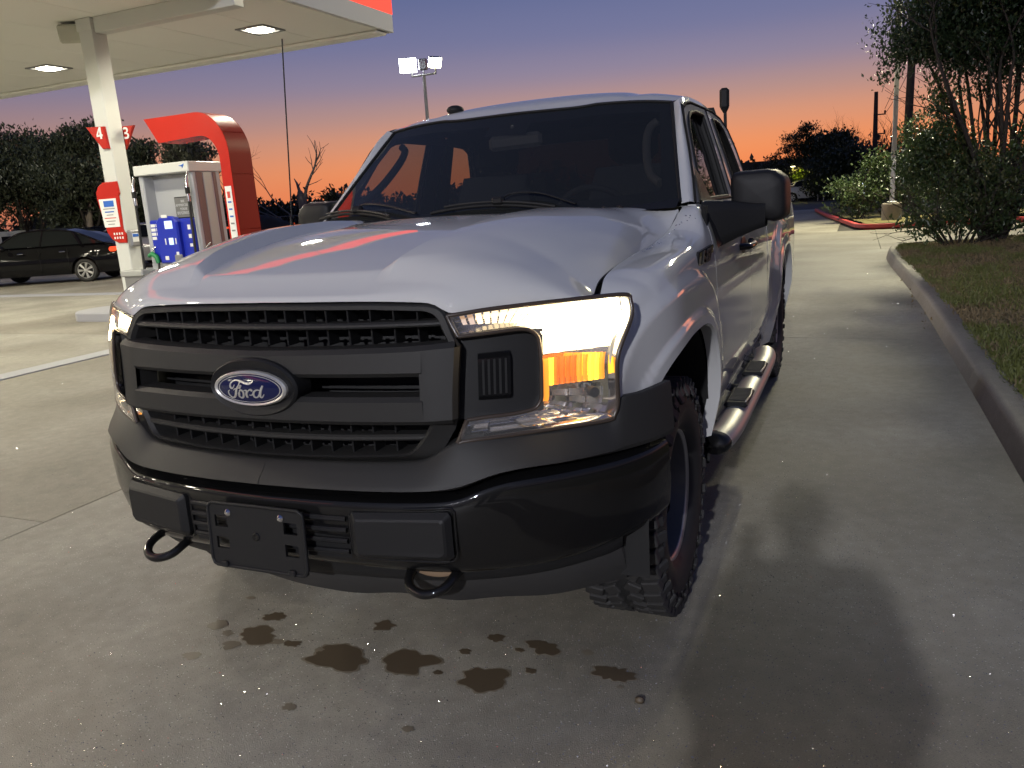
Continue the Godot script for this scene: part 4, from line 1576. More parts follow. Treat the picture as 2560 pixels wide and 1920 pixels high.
func t_lamps() -> void:
	var O := [[0.548, 1.163], [0.638, 1.172], [0.754, 1.177], [0.872, 1.178], [0.943, 1.176], [0.956, 1.161], [0.960, 1.115], [0.934, 1.027], [0.931, 0.960], [0.931, 0.898], [0.922, 0.862], [0.905, 0.851], [0.788, 0.849], [0.621, 0.842], [0.570, 0.836]]
	var I := [[0.578, 1.112], [0.650, 1.116], [0.705, 1.119], [0.735, 1.117], [0.750, 1.110], [0.760, 1.10], [0.766, 1.083], [0.770, 1.03], [0.770, 0.96], [0.768, 0.93], [0.758, 0.912], [0.742, 0.904], [0.70, 0.899], [0.640, 0.897], [0.594, 0.893]]
	for s in [-1.0, 1.0]:
		var lamp := group_part("headlight", truck, Vector3.ZERO)
		var ribbon := func(a: float, b: float, u0: float, u1: float, off: float, k: int, mth: int, bow := 0.0) -> Array:
			var rows := []
			for j in mth:
				var row := PackedVector3Array()
				for i in k:
					var t := lerpf(a, b, float(i) / (k - 1))
					var ii := mini(int(t), 13)
					var f := t - ii
					var po := cr2(O, ii, f)
					var pi := cr2(I, ii, f)
					var u := lerpf(u0, u1, float(j) / (mth - 1))
					var q := po.lerp(pi, u)
					row.append(fp(s * q.x, q.y, off - bow * sin(PI * float(j) / (mth - 1))))
				rows.append(row)
			return rows
		# dark moulded rim
		var g := Geo.new()
		var e0: Array = ribbon.call(0, 14, -0.02, 0.06, 0.0, 110, 2)
		g.tube(e0[0], 0.0065, 8, true)
		var e1: Array = ribbon.call(0, 14, 1.02, 0.94, 0.0, 110, 2)
		g.tube(e1[0], 0.0055, 8, true)
		for e in [0, 14]:
			var q: Array = ribbon.call(e, e, -0.02, 1.02, 0.0, 2, 9)
			var line := PackedVector3Array()
			for r in q:
				line.append(r[0])
			g.tube(line, 0.007, 8, true)
		tp("lamp_rim", g, M.lamp_bezel, lamp)
		# bright reflector bowl behind the lens, in stepped facets
		g = Geo.new()
		g.grid(ribbon.call(0, 14, 0.0, 1.0, -0.05, 120, 9, 0.02), V(0, 0, 1))
		g.grid(ribbon.call(0, 14, 0.0, 0.004, -0.05, 120, 2), V(0, 0, 1))
		var w0: Array = ribbon.call(0, 14, 0.0, 0.0, -0.05, 120, 2)
		var w1: Array = ribbon.call(0, 14, 0.0, 0.0, -0.004, 120, 2)
		g.grid([w0[0], w1[0]], V(0, 0, 1))
		w0 = ribbon.call(0, 14, 1.0, 1.0, -0.05, 120, 2)
		w1 = ribbon.call(0, 14, 1.0, 1.0, -0.004, 120, 2)
		g.grid([w0[0], w1[0]], V(0, 0, 1))
		tp("lamp_bowl", g, M.chrome, lamp)
		# main beam: the glowing reflector, broken by ribs towards the inner tip
		for k in 8:
			for j in 4:
				var a0 := 2.15 + k * 0.582
				var hot := Vector2((a0 - 4.6) / 1.5, (j - 1.1) / 1.6).length()
				g = Geo.new()
				g.grid(ribbon.call(a0, a0 + 0.572, 0.05 + j * 0.227, 0.05 + j * 0.227 + 0.222, -0.028 - 0.004 * ((k + j) % 2), 8, 4, 0.006), V(0, 0, 1))
				tp("beam_segment", g, M.headlamp_glow if hot < 1.05 else (M.headlamp_mid_glow if hot < 1.75 else M.headlamp_edge_glow), lamp)
		for k in 9:
			g = Geo.new()
			var a := 0.35 + k * 0.2
			g.grid(ribbon.call(a, a + 0.13 + 0.006 * k, 0.12, 0.60 + 0.03 * k, -0.036 + 0.002 * (k % 2), 5, 4), V(0, 0, 1))
			tp("reflector_facet", g, M.headlamp_edge_glow if k > 1 else M.amber_rim_glow, lamp)
		# amber turn lamp: ribbed, brighter towards its bulb
		for k in 11:
			g = Geo.new()
			var u0 := 0.10 + k * 0.079
			var rows: Array = ribbon.call(6.95, 8.0, u0, u0 + 0.074, -0.026, 16, 5, -0.006)
			for r in rows.size():
				for i in rows[r].size():
					rows[r][i].z += 0.0022 * sin(i * 3.1)
			g.grid(rows, V(0, 0, 1))
			tp("amber_rib", g, M.amber_hot_glow if k in [1, 2, 9] else (M.amber_glow if k in [0, 3, 4, 10] else M.amber_plastic), lamp)
		g = Geo.new()
		g.grid(ribbon.call(7.0, 9.3, 0.90, 1.0, -0.012, 20, 3), V(0, 0, 1))
		tp("amber_side", g, M.amber_glow, lamp)
		# clear lower lamp with cut facets
		for k in 10:
			for j in 3:
				g = Geo.new()
				var a := 8.35 + k * 0.50
				var rows: Array = ribbon.call(a, a + 0.45, 0.12 + j * 0.25, 0.34 + j * 0.25, -0.030 - 0.006 * ((k + j) % 2), 4, 4, 0.008 if (k + j) % 2 == 0 else -0.007)
				g.grid(rows, V(0, 0, 1))
				tp("clear_facet", g, M.cut_reflector if (k + j) % 3 else M.chrome, lamp)
		g = Geo.new()
		g.tube(PackedVector3Array([fp(s * 0.885, 0.93, -0.03), fp(s * 0.885, 0.93, -0.005)]), 0.014, 12)
		tp("bulb_cap", g, M.deep_black, lamp)
		# the clear lens
		g = Geo.new()
		g.grid(ribbon.call(0, 14, 0.0, 1.0, 0.002, 110, 9, -0.006), V(0, 0, 1))
		tp("lens", g, M.lens_glass, lamp)
		var l := AreaLight3D.new()
		l.name = "headlight_beam"
		l.area_size = Vector2(0.14, 0.09)
		l.position = fp(s * 0.85, 1.11, 0.02)
		l.rotation.y = PI + s * 0.3
		l.light_color = Color(1.0, 0.86, 0.62)
		l.light_energy = 0.28
		l.area_range = 30.0
		l.shadow_enabled = true
		add_child(l, true)


func cr2(p: Array, i: int, f: float) -> Vector2:
	var k := p.size()
	var a := Vector2(p[maxi(i - 1, 0)][0], p[maxi(i - 1, 0)][1])
	var b := Vector2(p[i][0], p[i][1])
	var c := Vector2(p[mini(i + 1, k - 1)][0], p[mini(i + 1, k - 1)][1])
	var d := Vector2(p[mini(i + 2, k - 1)][0], p[mini(i + 2, k - 1)][1])
	return b.cubic_interpolate(c, a, d, f)


# the line where hood and fender meet: x, y against z
func shut(z: float) -> Vector2:
	return Vector2(tab(PackedVector2Array([Vector2(-0.64, 0.862), Vector2(-0.60, 0.856), Vector2(-0.52, 0.838), Vector2(-0.36, 0.822), Vector2(0.07, 0.824), Vector2(0.39, 0.832), Vector2(0.49, 0.842), Vector2(0.7, 0.85)]), z),
		tab(PackedVector2Array([Vector2(-0.64, 1.372), Vector2(-0.60, 1.345), Vector2(-0.52, 1.290), Vector2(-0.36, 1.258), Vector2(0.07, 1.234), Vector2(0.3, 1.216), Vector2(0.39, 1.204), Vector2(0.45, 1.186), Vector2(0.49, 1.166), Vector2(0.6, 1.12)]), z))


func hood_edge_y(x: float) -> float:
	return tab(PackedVector2Array([Vector2(0, 1.211), Vector2(0.3, 1.208), Vector2(0.47, 1.201), Vector2(0.51, 1.195), Vector2(0.545, 1.176), Vector2(0.565, 1.170), Vector2(0.64, 1.178), Vector2(0.75, 1.183), Vector2(0.86, 1.184)]), x)


func hood_at(s: float, v: float) -> Vector3:
	# s across (0 middle, 0.45 crease, 0.5 top of the step, 1 shut line), v from the nose back
	var zr_tab := func(x: float) -> float: return -0.27 - 0.36 * pow(x / 0.862, 2.0)
	var z := 0.0
	var x := 0.0
	var xf := 0.0
	var v2 := 0.10 * v + 0.90 * v * v * (1.6 - 0.6 * v)
	for it in 2:
		var zz := 0.72 if it == 0 else z
		var xk := tab(PackedVector2Array([Vector2(-0.5, 0.42), Vector2(-0.35, 0.412), Vector2(-0.11, 0.42), Vector2(0.22, 0.402), Vector2(0.52, 0.36), Vector2(0.76, 0.31), Vector2(0.9, 0.29)]), zz)
		var xs := shut(zz).x
		if s < 0.45:
			x = xk * s / 0.45
		elif s < 0.5:
			x = xk + 0.040 * (s - 0.45) / 0.05
		else:
			x = lerpf(xk + 0.040, xs, (s - 0.5) / 0.5)
		if it == 0:
			xf = x
			if s >= 0.5:
				xf = lerpf(0.352, 0.842, (s - 0.5) / 0.5)
		var ze0 := zf(xf, hood_edge_y(xf)) + 0.004
		z = lerpf(ze0, zr_tab.call(x), v2)
	var ze := zf(xf, hood_edge_y(xf)) + 0.004
	z = lerpf(ze, zr_tab.call(x), v2)
	x = lerpf(xf, x, sm(0.0, 0.25, v))
	var ye := hood_edge_y(xf)
	var y := hood_top(s, z)
	var d := ze - z
	var outer := clampf((s - 0.42) / 0.25, 0.0, 1.0)
	var L := lerpf(0.095, 0.15, outer) if s < 0.8 else lerpf(0.15, 0.05, (s - 0.8) / 0.2)
	if d < L:
		var t := d / L
		var face := 0.24 * sqrt(clampf(t / 0.09, 0, 1)) + 0.76 * t   # short upright lip, then a flat facet up to the crease
		var round_ := sqrt(1.0 - pow(1.0 - t, 2.6))
		y = ye + (y - ye) * lerpf(face, round_, outer)
	return V(x, y, z)


func hood_top(s: float, z: float) -> float:
	var yk := tab(PackedVector2Array([Vector2(-0.64, 1.376), Vector2(-0.35, 1.384), Vector2(-0.2, 1.385), Vector2(-0.03, 1.377), Vector2(0.245, 1.357), Vector2(0.52, 1.321), Vector2(0.68, 1.291), Vector2(0.74, 1.277), Vector2(0.80, 1.262), Vector2(0.9, 1.235)]), z)
	var crown := tab(PackedVector2Array([Vector2(-0.4, 0.013), Vector2(0.2, 0.018), Vector2(0.6, 0.010), Vector2(0.74, 0.003)]), z) * (1.0 - pow(clampf(s / 0.45, 0, 1), 2.0))
	var step := tab(PackedVector2Array([Vector2(-0.35, 0.015), Vector2(-0.11, 0.026), Vector2(0.22, 0.036), Vector2(0.52, 0.036), Vector2(0.70, 0.024), Vector2(0.765, 0.0)]), z)
	if s <= 0.45:
		return yk + crown
	if s <= 0.5:
		return yk + step * (s - 0.45) / 0.05
	var q := (s - 0.5) / 0.5
	var yt := yk + step
	var ys := shut(minf(z, 0.47)).y if z > 0.47 else shut(z).y
	if z > 0.47:
		ys = lerpf(ys, 1.20, clampf((z - 0.47) / 0.3, 0, 1))
	var ex := tab(PackedVector2Array([Vector2(-0.6, 7.0), Vector2(-0.35, 5.4), Vector2(0.0, 3.4), Vector2(0.3, 2.5), Vector2(0.6, 1.9)]), z)
	var dip := tab(PackedVector2Array([Vector2(-0.6, 0.006), Vector2(0.1, 0.003), Vector2(0.4, 0.0)]), z)
	return lerpf(yt - dip * sm(0.0, 0.45, q), ys, pow(q, ex))


func t_hood() -> void:
	var ss := []
	for i in 22:
		ss.append(0.45 * i / 21)
	for i in range(1, 6):
		ss.append(0.45 + 0.05 * i / 5)
	for i in range(1, 28):
		ss.append(0.5 + 0.5 * i / 27)
	var nv := 80
	var g := Geo.new()
	for half in [1.0, -1.0]:
		var rows := []
		for j in nv:
			var row := PackedVector3Array()
			for s in ss:
				var p := hood_at(s, float(j) / (nv - 1))
				row.append(V(half * p.x, p.y, p.z))
			var e := row[row.size() - 1]   # turned-down edge
			row.append(e + V(half * 0.0015, -0.003, 0))
			rows.append(row)
		# separate smooth fields left and right of the crease lines keep them crisp
		for c in [[0, 22], [21, 27], [26, ss.size() + 1]]:
			var sub := []
			for r in rows:
				sub.append((r as PackedVector3Array).slice(c[0], c[1]))
			g.grid(sub, V(0, 1, 0.2))
		var flange := []
		for r in rows:
			var e: Vector3 = r[ss.size()]
			flange.append(PackedVector3Array([e, e + V(-half * 0.012, -0.022, 0)]))
		g.grid(flange, V(half, 0, 0))
		var front: PackedVector3Array = rows[0]
		var under := PackedVector3Array()
		for p in front:
			under.append(p - V(0, 0.006, 0.03))
		g.grid([front, under], V(0, -1, 0.3))
		var rear: PackedVector3Array = rows[nv - 1]
		under = PackedVector3Array()
		for p in rear:
			under.append(p - V(0, 0.03, -0.01))
		g.grid([rear, under], V(0, 0.3, -1))
	tp("hood", g, M.white_paint)
	# dark engine bay under the gaps
	g = Geo.new()
	for half in [1.0, -1.0]:
		var a := PackedVector3Array()
		var b := PackedVector3Array()
		var c := PackedVector3Array()
		for i in 30:
			var z := lerpf(0.50, -0.66, float(i) / 29)
			var q := shut(z)
			a.append(V(half * (q.x + 0.05), q.y - 0.035, z))
			b.append(V(half * (q.x - 0.06), q.y - 0.03, z))
			c.append(V(half * 0.3, q.y - 0.07, z))
		g.grid([a, b, c], V(0, 1, 0))
	tp("engine_bay", g, M.black_gap)


# side of the body, before the flares: half width against height
func side_x(y: float) -> float:
	return tab(PackedVector2Array([Vector2(0.35, 0.925), Vector2(0.42, 0.945), Vector2(0.55, 0.975), Vector2(0.62, 0.990), Vector2(0.66, 0.997), Vector2(0.85, 1.003), Vector2(1.05, 1.002), Vector2(1.20, 0.990), Vector2(1.30, 0.962), Vector2(1.385, 0.906), Vector2(1.45, 0.888), Vector2(1.60, 0.842), Vector2(1.82, 0.772), Vector2(1.9, 0.745)]), y)


func arch_rho(z: float, y: float, zc: float) -> float:
	return pow(pow(absf(z - zc) / 0.515, 3.0) + pow(maxf(y - AXLE_Y, 0.0) / 0.58, 3.0), 1.0 / 3.0)


func arch_y(z: float, zc: float) -> float:
	var t := absf(z - zc) / 0.515
	return AXLE_Y + 0.58 * pow(maxf(1.0 - t * t * t, 0.0), 1.0 / 3.0)


func flare(z: float, y: float, zc: float) -> float:
	var r := arch_rho(z, y, zc)
	if y < AXLE_Y - 0.02:
		r = absf(z - zc) / 0.515
	var f := 0.030 * sm(1.345, 1.255, r) + 0.012 * sm(1.10, 1.055, r)
	return f * (1.0 - sm(1.12, 1.2, y) * 0.5)


func fender_front_z(y: float) -> float:
	return tab(PackedVector2Array([Vector2(0.88, 0.572), Vector2(0.96, 0.568), Vector2(1.027, 0.560), Vector2(1.07, 0.535), Vector2(1.115, 0.508), Vector2(1.161, 0.492), Vector2(1.25, 0.485)]), y)


func fender_rear_z(y: float) -> float:
	return tab(PackedVector2Array([Vector2(0.3, -0.665), Vector2(1.22, -0.665), Vector2(1.30, -0.675), Vector2(1.385, -0.715), Vector2(1.42, -0.73)]), y)


func t_sides() -> void:
	for half in [1.0, -1.0]:
		# front fender
		var cols := []
		for i in 7:
			cols.append(lerpf(-0.665, -0.515, float(i) / 6))
		for i in range(1, 34):
			var t := PI * i / 33.0
			cols.append(-0.515 * cos(t) if -0.515 * cos(t) < 0.40 else NAN)
		cols = cols.filter(func(a): return not is_nan(a))
		for i in range(0, 9):
			cols.append(lerpf(0.405, 0.57, float(i) / 8))
		var nr := 34
		var rows := []
		for j in nr:
			rows.append(PackedVector3Array())
		var lipl := PackedVector3Array()
		for c in cols:
			var y0 := 0.43
			if c > -0.515 and c < 0.40:
				y0 = arch_y(c, 0.0)
			elif c >= 0.40:
				y0 = lerpf(0.890, 0.900, (c - 0.40) / 0.17)
			var zq := clampf(c, -0.64, 0.49)
			var st := shut(zq)
			var ysh := st.y + (0.004 if c < 0.3 else -0.01)   # height of the shoulder
			if c < -0.5:
				ysh = minf(ysh, 1.385)
			for j in nr:
				var t := float(j) / (nr - 1)
				var p: Vector3
				var y: float
				if t < 0.78:
					var tt := t / 0.78
					y = lerpf(y0, ysh - 0.055, tt)
					p = V(side_x(y), y, 0)
				else:
					# rounded shoulder over to the shut line
					var a := (t - 0.78) / 0.22
					var yb := ysh - 0.055
					var b0 := Vector2(side_x(yb), yb)
					var b1 := Vector2(side_x(yb) - 0.012, ysh - 0.004)
					var b2 := Vector2(st.x + 0.055, ysh + 0.002)
					var b3 := Vector2(st.x + 0.005, st.y)
					var q := b0.bezier_interpolate(b1, b2, b3, a)
					p = V(q.x, q.y, 0)
					y = q.y
				var z: float = c
				var zr := fender_rear_z(y)
				var zfn := fender_front_z(y)
				if c < -0.515:
					z = lerpf(zr, -0.515, (c + 0.665) / 0.15)
				elif c > 0.2:
					z = remap(c, 0.2, 0.57, 0.2, zfn)
				p.z = z
				var fr := sm(0.12, 0.60, z)
				var wide := 1.0 if t < 0.78 else 1.0 - (t - 0.78) / 0.22
				p.x -= wide * (0.100 * pow(fr, 1.5))
				p.x += wide * flare(z, y, 0.0)
				rows[j].append(V(half * p.x, p.y, p.z))
			if c > -0.53:
				lipl.append(rows[0][rows[0].size() - 1])
		var g := Geo.new()
		g.grid(rows, V(half, 0.2, 0))
		# lip turned in at the wheel opening
		var in1 := PackedVector3Array()
		var in2 := PackedVector3Array()
		for p in lipl:
			in1.append(p + V(-half * 0.010, -0.006, 0))
			in2.append(p + V(-half * 0.05, -0.002, 0))
		g.creased([lipl, in1, in2], V(0, -1, 0))
		# edges folded in at door and hood
		var edge := PackedVector3Array()
		var edge2 := PackedVector3Array()
		for r in rows:
			edge.append(r[0])
			edge2.append(r[0] + V(-half * 0.03, 0, -0.003))
		g.grid([edge, edge2], V(0, 0, -1))
		tp("front_fender", g, M.white_paint)
		wheel_well(half, 0.0)
		body_panels(half)


func wheel_well(half: float, zc: float) -> void:
	var g := Geo.new()
	var a := PackedVector3Array()
	var b := PackedVector3Array()
	var c := PackedVector3Array()
	for i in 41:
		var t := PI * i / 40
		var z := zc - 0.52 * cos(t)
		var y := AXLE_Y - 0.06 + 0.66 * pow(sin(t), 0.6)
		a.append(V(half * 0.99, y, z))
		b.append(V(half * 0.62, y, z))
		c.append(V(half * 0.60, 0.5, zc))
	g.grid([a, b], V(0, -1, 0))
	g.grid([b, c], V(half, 0, 0))
	tp("wheel_well", g, M.deep_black)


# a flat-sided panel between two z lines (as functions of y) with edges folded in
func side_panel(called: String, half: float, y0: float, y1: float, za: Callable, zb: Callable, nz := 14, ny := 22, out := 0.0, m: Material = null) -> MeshInstance3D:
	var g := Geo.new()
	var rows := []
	for j in ny:
		var y := lerpf(y0, y1, float(j) / (ny - 1))
		var row := PackedVector3Array()
		for i in nz:
			var z: float = lerpf(za.call(y), zb.call(y), float(i) / (nz - 1))
			row.append(V(half * (side_x(y) + out + flare(z, y, REAR_Z) * (1.0 if z < -2.5 else 0.0)), y, z))
		rows.append(row)
	g.grid(rows, V(half, 0, 0))
	for e in [0, nz - 1]:
		var l := PackedVector3Array()
		var l2 := PackedVector3Array()
		for r in rows:
			l.append(r[e])
			l2.append(r[e] - V(half * 0.03, 0, 0))
		g.grid([l, l2], V(0, 0, 1 if e == 0 else -1))
	for e in [0, ny - 1]:
		var l := PackedVector3Array()
		for p in rows[e]:
			l.append(p - V(half * 0.03, 0, 0))
		g.grid([rows[e], l], V(0, -1 if e == 0 else 1, 0))
	return tp(called, g, m if m else M.white_paint)


func body_panels(half: float) -> void:
	side_panel("front_door", half, 0.515, 1.378, func(y): return fender_rear_z(y) - 0.006, func(y): return -1.805, 18, 30)
	side_panel("rear_door", half, 0.515, 1.378, func(y): return -1.812, func(y): return -2.572, 12, 30)
	side_panel("sill", half, 0.36, 0.509, func(y): return -0.60, func(y): return -3.14, 16, 6)
	side_panel("cab_corner", half, 0.515, 1.378, func(y): return -2.579, func(y): return -2.645, 4, 20)
	# bed side with its arch
	var cols := []
	for i in 8:
		cols.append(lerpf(-2.67, REAR_Z + 0.515, float(i) / 7))
	for i in range(1, 28):
		cols.append(REAR_Z + 0.515 * cos(PI * i / 28.0))
	for i in 8:
		cols.append(lerpf(REAR_Z - 0.515, -4.95, float(i) / 7))
	var rows := []
	var lipl := PackedVector3Array()
	for j in 26:
		var row := PackedVector3Array()
		for c in cols:
			var y0 := 0.43
			if absf(c - REAR_Z) < 0.515:
				y0 = arch_y(c, REAR_Z)
			var t := float(j) / 25
			var y := lerpf(y0, 1.385, t)
			var x := side_x(y) + flare(c, y, REAR_Z)
			if j == 25:
				x -= 0.012
			row.append(V(half * x, y, c))
			if j == 0:
				lipl.append(row[row.size() - 1])
		rows.append(row)
	var top := PackedVector3Array()
	for p in rows[25]:
		top.append(V(p.x - half * 0.10, p.y + 0.008, p.z))
	rows.append(top)
	var g := Geo.new()
	g.grid(rows, V(half, 0.2, 0))
	var in1 := PackedVector3Array()
	for p in lipl:
		in1.append(p + V(-half * 0.05, -0.004, 0))
	g.grid([lipl, in1], V(0, -1, 0))
	var e1 := PackedVector3Array()
	var e2 := PackedVector3Array()
	for r in rows:
		e1.append(r[0])
		e2.append(r[0] - V(half * 0.04, 0, 0))
	g.grid([e1, e2], V(0, 0, 1))
	tp("bed_side", g, M.white_paint)
	wheel_well(half, REAR_Z)
	g = Geo.new()
	g.box(V(half * 0.97, 1.397, -3.75), V(0.06, 0.018, 2.4), 0.006)
	tp("bed_rail_cap", g, M.moulded_black_plastic)
	# door gap darks
	g = Geo.new()
	for zz in [-0.668, -1.8085, -2.5755, -2.657]:
		g.box(V(half * 0.955, 0.92, zz), V(0.02, 0.90, 0.03))
	g.box(V(half * 0.945, 0.512, -1.6), V(0.02, 0.03, 1.9))
	tp("gap_seal", g, M.black_gap)


func ws_z(x: float, y: float) -> float:
	return -0.645 - (y - 1.397) * 1.317 + 0.20 * (1.0 - pow(absf(x) / 0.78, 2.0)) * (1.0 - 0.25 * (y - 1.4) / 0.43)


func ws_half(y: float) -> float:
	return lerpf(0.852, 0.724, (y - 1.397) / 0.426)


func ws_top(x: float) -> float:
	return tab(PackedVector2Array([Vector2(0, 1.838), Vector2(0.28, 1.836), Vector2(0.34, 1.838), Vector2(0.40, 1.844), Vector2(0.6, 1.838), Vector2(0.74, 1.822)]), absf(x))


func roof_y(x: float, z: float) -> float:
	var yr := tab(PackedVector2Array([Vector2(-2.57, 1.87), Vector2(-2.45, 1.918), Vector2(-2.25, 1.942), Vector2(-1.9, 1.958), Vector2(-1.6, 1.952), Vector2(-1.4, 1.932), Vector2(-1.25, 1.902), Vector2(-1.1, 1.852), Vector2(-1.05, 1.836)]), z)
	var rail := tab(PackedVector2Array([Vector2(-2.57, 1.70), Vector2(-2.48, 1.743), Vector2(-2.36, 1.795), Vector2(-2.116, 1.838), Vector2(-1.75, 1.863), Vector2(-1.45, 1.865), Vector2(-1.25, 1.848), Vector2(-1.17, 1.832), Vector2(-1.05, 1.80)]), z)
	var u := clampf(absf(x) / 0.757, 0, 1)
	var y := lerpf(yr, rail, pow(u, 2.7))
	# shallow ditches that run back along the roof
	return y - 0.008 * exp(-pow((absf(x) - 0.52) / 0.05, 2.0)) * sm(-1.15, -1.35, z)


func t_cab() -> void:
	# windscreen and its black border
	var g := Geo.new()
	var rows := []
	for j in 18:
		var row := PackedVector3Array()
		for i in 33:
			var u := lerpf(-1.0, 1.0, float(i) / 32)
			var yb := 1.345 + 0.05 * u * u
			var y := lerpf(yb, ws_top(u * 0.74), float(j) / 17)
			var x := u * ws_half(y)
			y = lerpf(yb, ws_top(x), float(j) / 17)
			row.append(V(x, y, ws_z(x, y)))
		rows.append(row)
	g.grid(rows, V(0, 0.5, 1))
	tp("windshield", g, M.windshield_glass)
	g = Geo.new()
	var border := func(u0: float, u1: float, t0: float, t1: float, k: int, w: int) -> void:
		var rr := []
		for j in w:
			var row := PackedVector3Array()
			for i in k:
				var u := lerpf(u0, u1, float(i) / (k - 1))
				var yb := 1.345 + 0.05 * u * u
				var t := lerpf(t0, t1, float(j) / (w - 1))
				var y := lerpf(yb, ws_top(u * 0.74), t)
				var x := u * ws_half(y)
				row.append(V(x, y, ws_z(x, y)) - V(0, 0.6, 0.8) * 0.006)
			rr.append(row)
		g.grid(rr, V(0, 0.5, 1))
	border.call(-1.0, -0.93, 0.0, 1.0, 3, 16)
	border.call(0.93, 1.0, 0.0, 1.0, 3, 16)
	border.call(-0.93, 0.93, 0.90, 1.0, 24, 3)
	border.call(-0.93, 0.93, 0.0, 0.13, 24, 3)
	border.call(-0.14, 0.14, 0.80, 0.90, 6, 3)
	tp("glass_border", g, M.deep_black)
	g = Geo.new()   # rubber seal round the glass
	for s in [-1.0, 1.0]:
		var l := PackedVector3Array()
		for j in 20:
			var y := lerpf(1.392, 1.822, float(j) / 19)
			var x: float = s * (ws_half(y) + 0.004)
			l.append(V(x, y, ws_z(x, y) + 0.002))
		g.tube(l, 0.007, 6)
	var lt := PackedVector3Array()
	for i in 40:
		var x := lerpf(-0.728, 0.728, float(i) / 39)
		lt.append(V(x, ws_top(x) + 0.003, ws_z(x, ws_top(x))))
	g.tube(lt, 0.006, 6)
	tp("windshield_seal", g, M.deep_black)
	# roof
	rows = []
	for j in 40:
		var t := float(j) / 39
		var row := PackedVector3Array()
		for i in 61:
			var x := lerpf(-0.757, 0.757, float(i) / 60)
			var xx := clampf(x, -0.73, 0.73)
			var zfr := ws_z(xx, ws_top(xx)) - 0.003 + 0.0 * absf(x)
			if absf(x) > 0.73:
				zfr = lerpf(zfr, -1.18, (absf(x) - 0.73) / 0.027)
			var z := lerpf(zfr, -2.55, pow(t, 1.25))
			var y := roof_y(x, z)
			var yt := ws_top(xx) + 0.006
			if absf(x) > 0.73:
				yt = lerpf(yt, 1.834, (absf(x) - 0.73) / 0.027)
			y = lerpf(yt, y, sm(0.0, 0.10, zfr - z))
			row.append(V(x, y, z))
		rows.append(row)
	g = Geo.new()
	g.grid(rows, V(0, 1, 0))
	tp("roof", g, M.white_paint)
	g = Geo.new()   # headliner
	var lin2 := []
	for r in rows:
		var row := PackedVector3Array()
		for p in r:
			row.append(V(p.x * 0.985, p.y - 0.035, p.z - 0.01))
		lin2.append(row)
	g.grid(lin2, V(0, -1, 0))
	tp("headliner", g, M.cabin_black)
	for half in [1.0, -1.0]:
		cab_side(half)
	# back wall of the cab with its rear window
	g = Geo.new()
	var yy := [0.55, 1.42, 1.78, 1.90]
	var xx2 := [-0.90, -0.62, 0.62, 0.90]
	for i in 3:
		for j in 3:
			if i == 1 and j == 1:
				continue
			var q := [V(xx2[i], yy[j], -2.63), V(xx2[i + 1], yy[j], -2.63), V(xx2[i + 1], yy[j + 1], -2.63), V(xx2[i], yy[j + 1], -2.63)]
			for k in 4:
				var lim := side_x(q[k].y) - 0.015
				q[k].x = clampf(q[k].x, -lim, lim)
				if q[k].y > 1.85:
					q[k].y = roof_y(q[k].x, -2.52) - 0.01
				q[k].z += 0.10 * clampf((q[k].y - 1.4) / 0.5, 0, 1)
			g.quad(q[0], q[1], q[2], q[3], V(0, 0, -1))
	tp("cab_back", g, M.white_paint)
	g = Geo.new()
	var inn := Geo.new()
	for i in 3:
		for j in 3:
			if i == 1 and j == 1:
				continue
			var q := [V(xx2[i], yy[j], -2.60), V(xx2[i + 1], yy[j], -2.60), V(xx2[i + 1], yy[j + 1], -2.60), V(xx2[i], yy[j + 1], -2.60)]
			for k in 4:
				var lim := side_x(q[k].y) - 0.04
				q[k].x = clampf(q[k].x, -lim, lim)
				q[k].z += 0.10 * clampf((q[k].y - 1.4) / 0.5, 0, 1)
			inn.quad(q[0], q[1], q[2], q[3], V(0, 0, 1))
	tp("back_trim", inn, M.cabin_black)
	g.quad(V(-0.62, 1.42, -2.615), V(0.62, 1.42, -2.615), V(0.62, 1.78, -2.54), V(-0.62, 1.78, -2.54), V(0, 0, -1))
	tp("rear_window", g, M.privacy_glass)
	interior()
	# cowl panel with its louvres between hood and glass
	g = Geo.new()
	rows = []
	for q in [[0.0, 0.0], [0.25, -0.006], [0.6, -0.004], [1.0, 0.0]]:
		var row := PackedVector3Array()
		for i in 41:
			var u := lerpf(-1, 1, float(i) / 40)
			var x := u * 0.855
			var z0 := -0.235 - 0.36 * pow(absf(x) / 0.862, 2.0)
			var y1 := 1.352 + 0.05 * u * u
			var z1 := ws_z(x, y1) + 0.006
			row.append(V(x, lerpf(1.372 - 0.0 * absf(u), y1 + 0.004, q[0]) + q[1], lerpf(z0, z1, q[0])))
		rows.append(row)
	g.grid(rows, V(0, 1, 0))
	tp("cowl_panel", g, M.moulded_black_plastic)
	for i in 26:
		var u := lerpf(-0.82, 0.82, float(i) / 25)
		if absf(u) < 0.04:
			continue
		var x := u * 0.8
		g = Geo.new()
		var z := -0.29 - 0.36 * pow(absf(x) / 0.862, 2.0)
		g.box(V(x, 1.383, z), V(0.014, 0.026, 0.10), 0.005, Basis(Vector3.UP, 0.5 * u))
		tp("cowl_louvre", g, M.moulded_black_plastic)
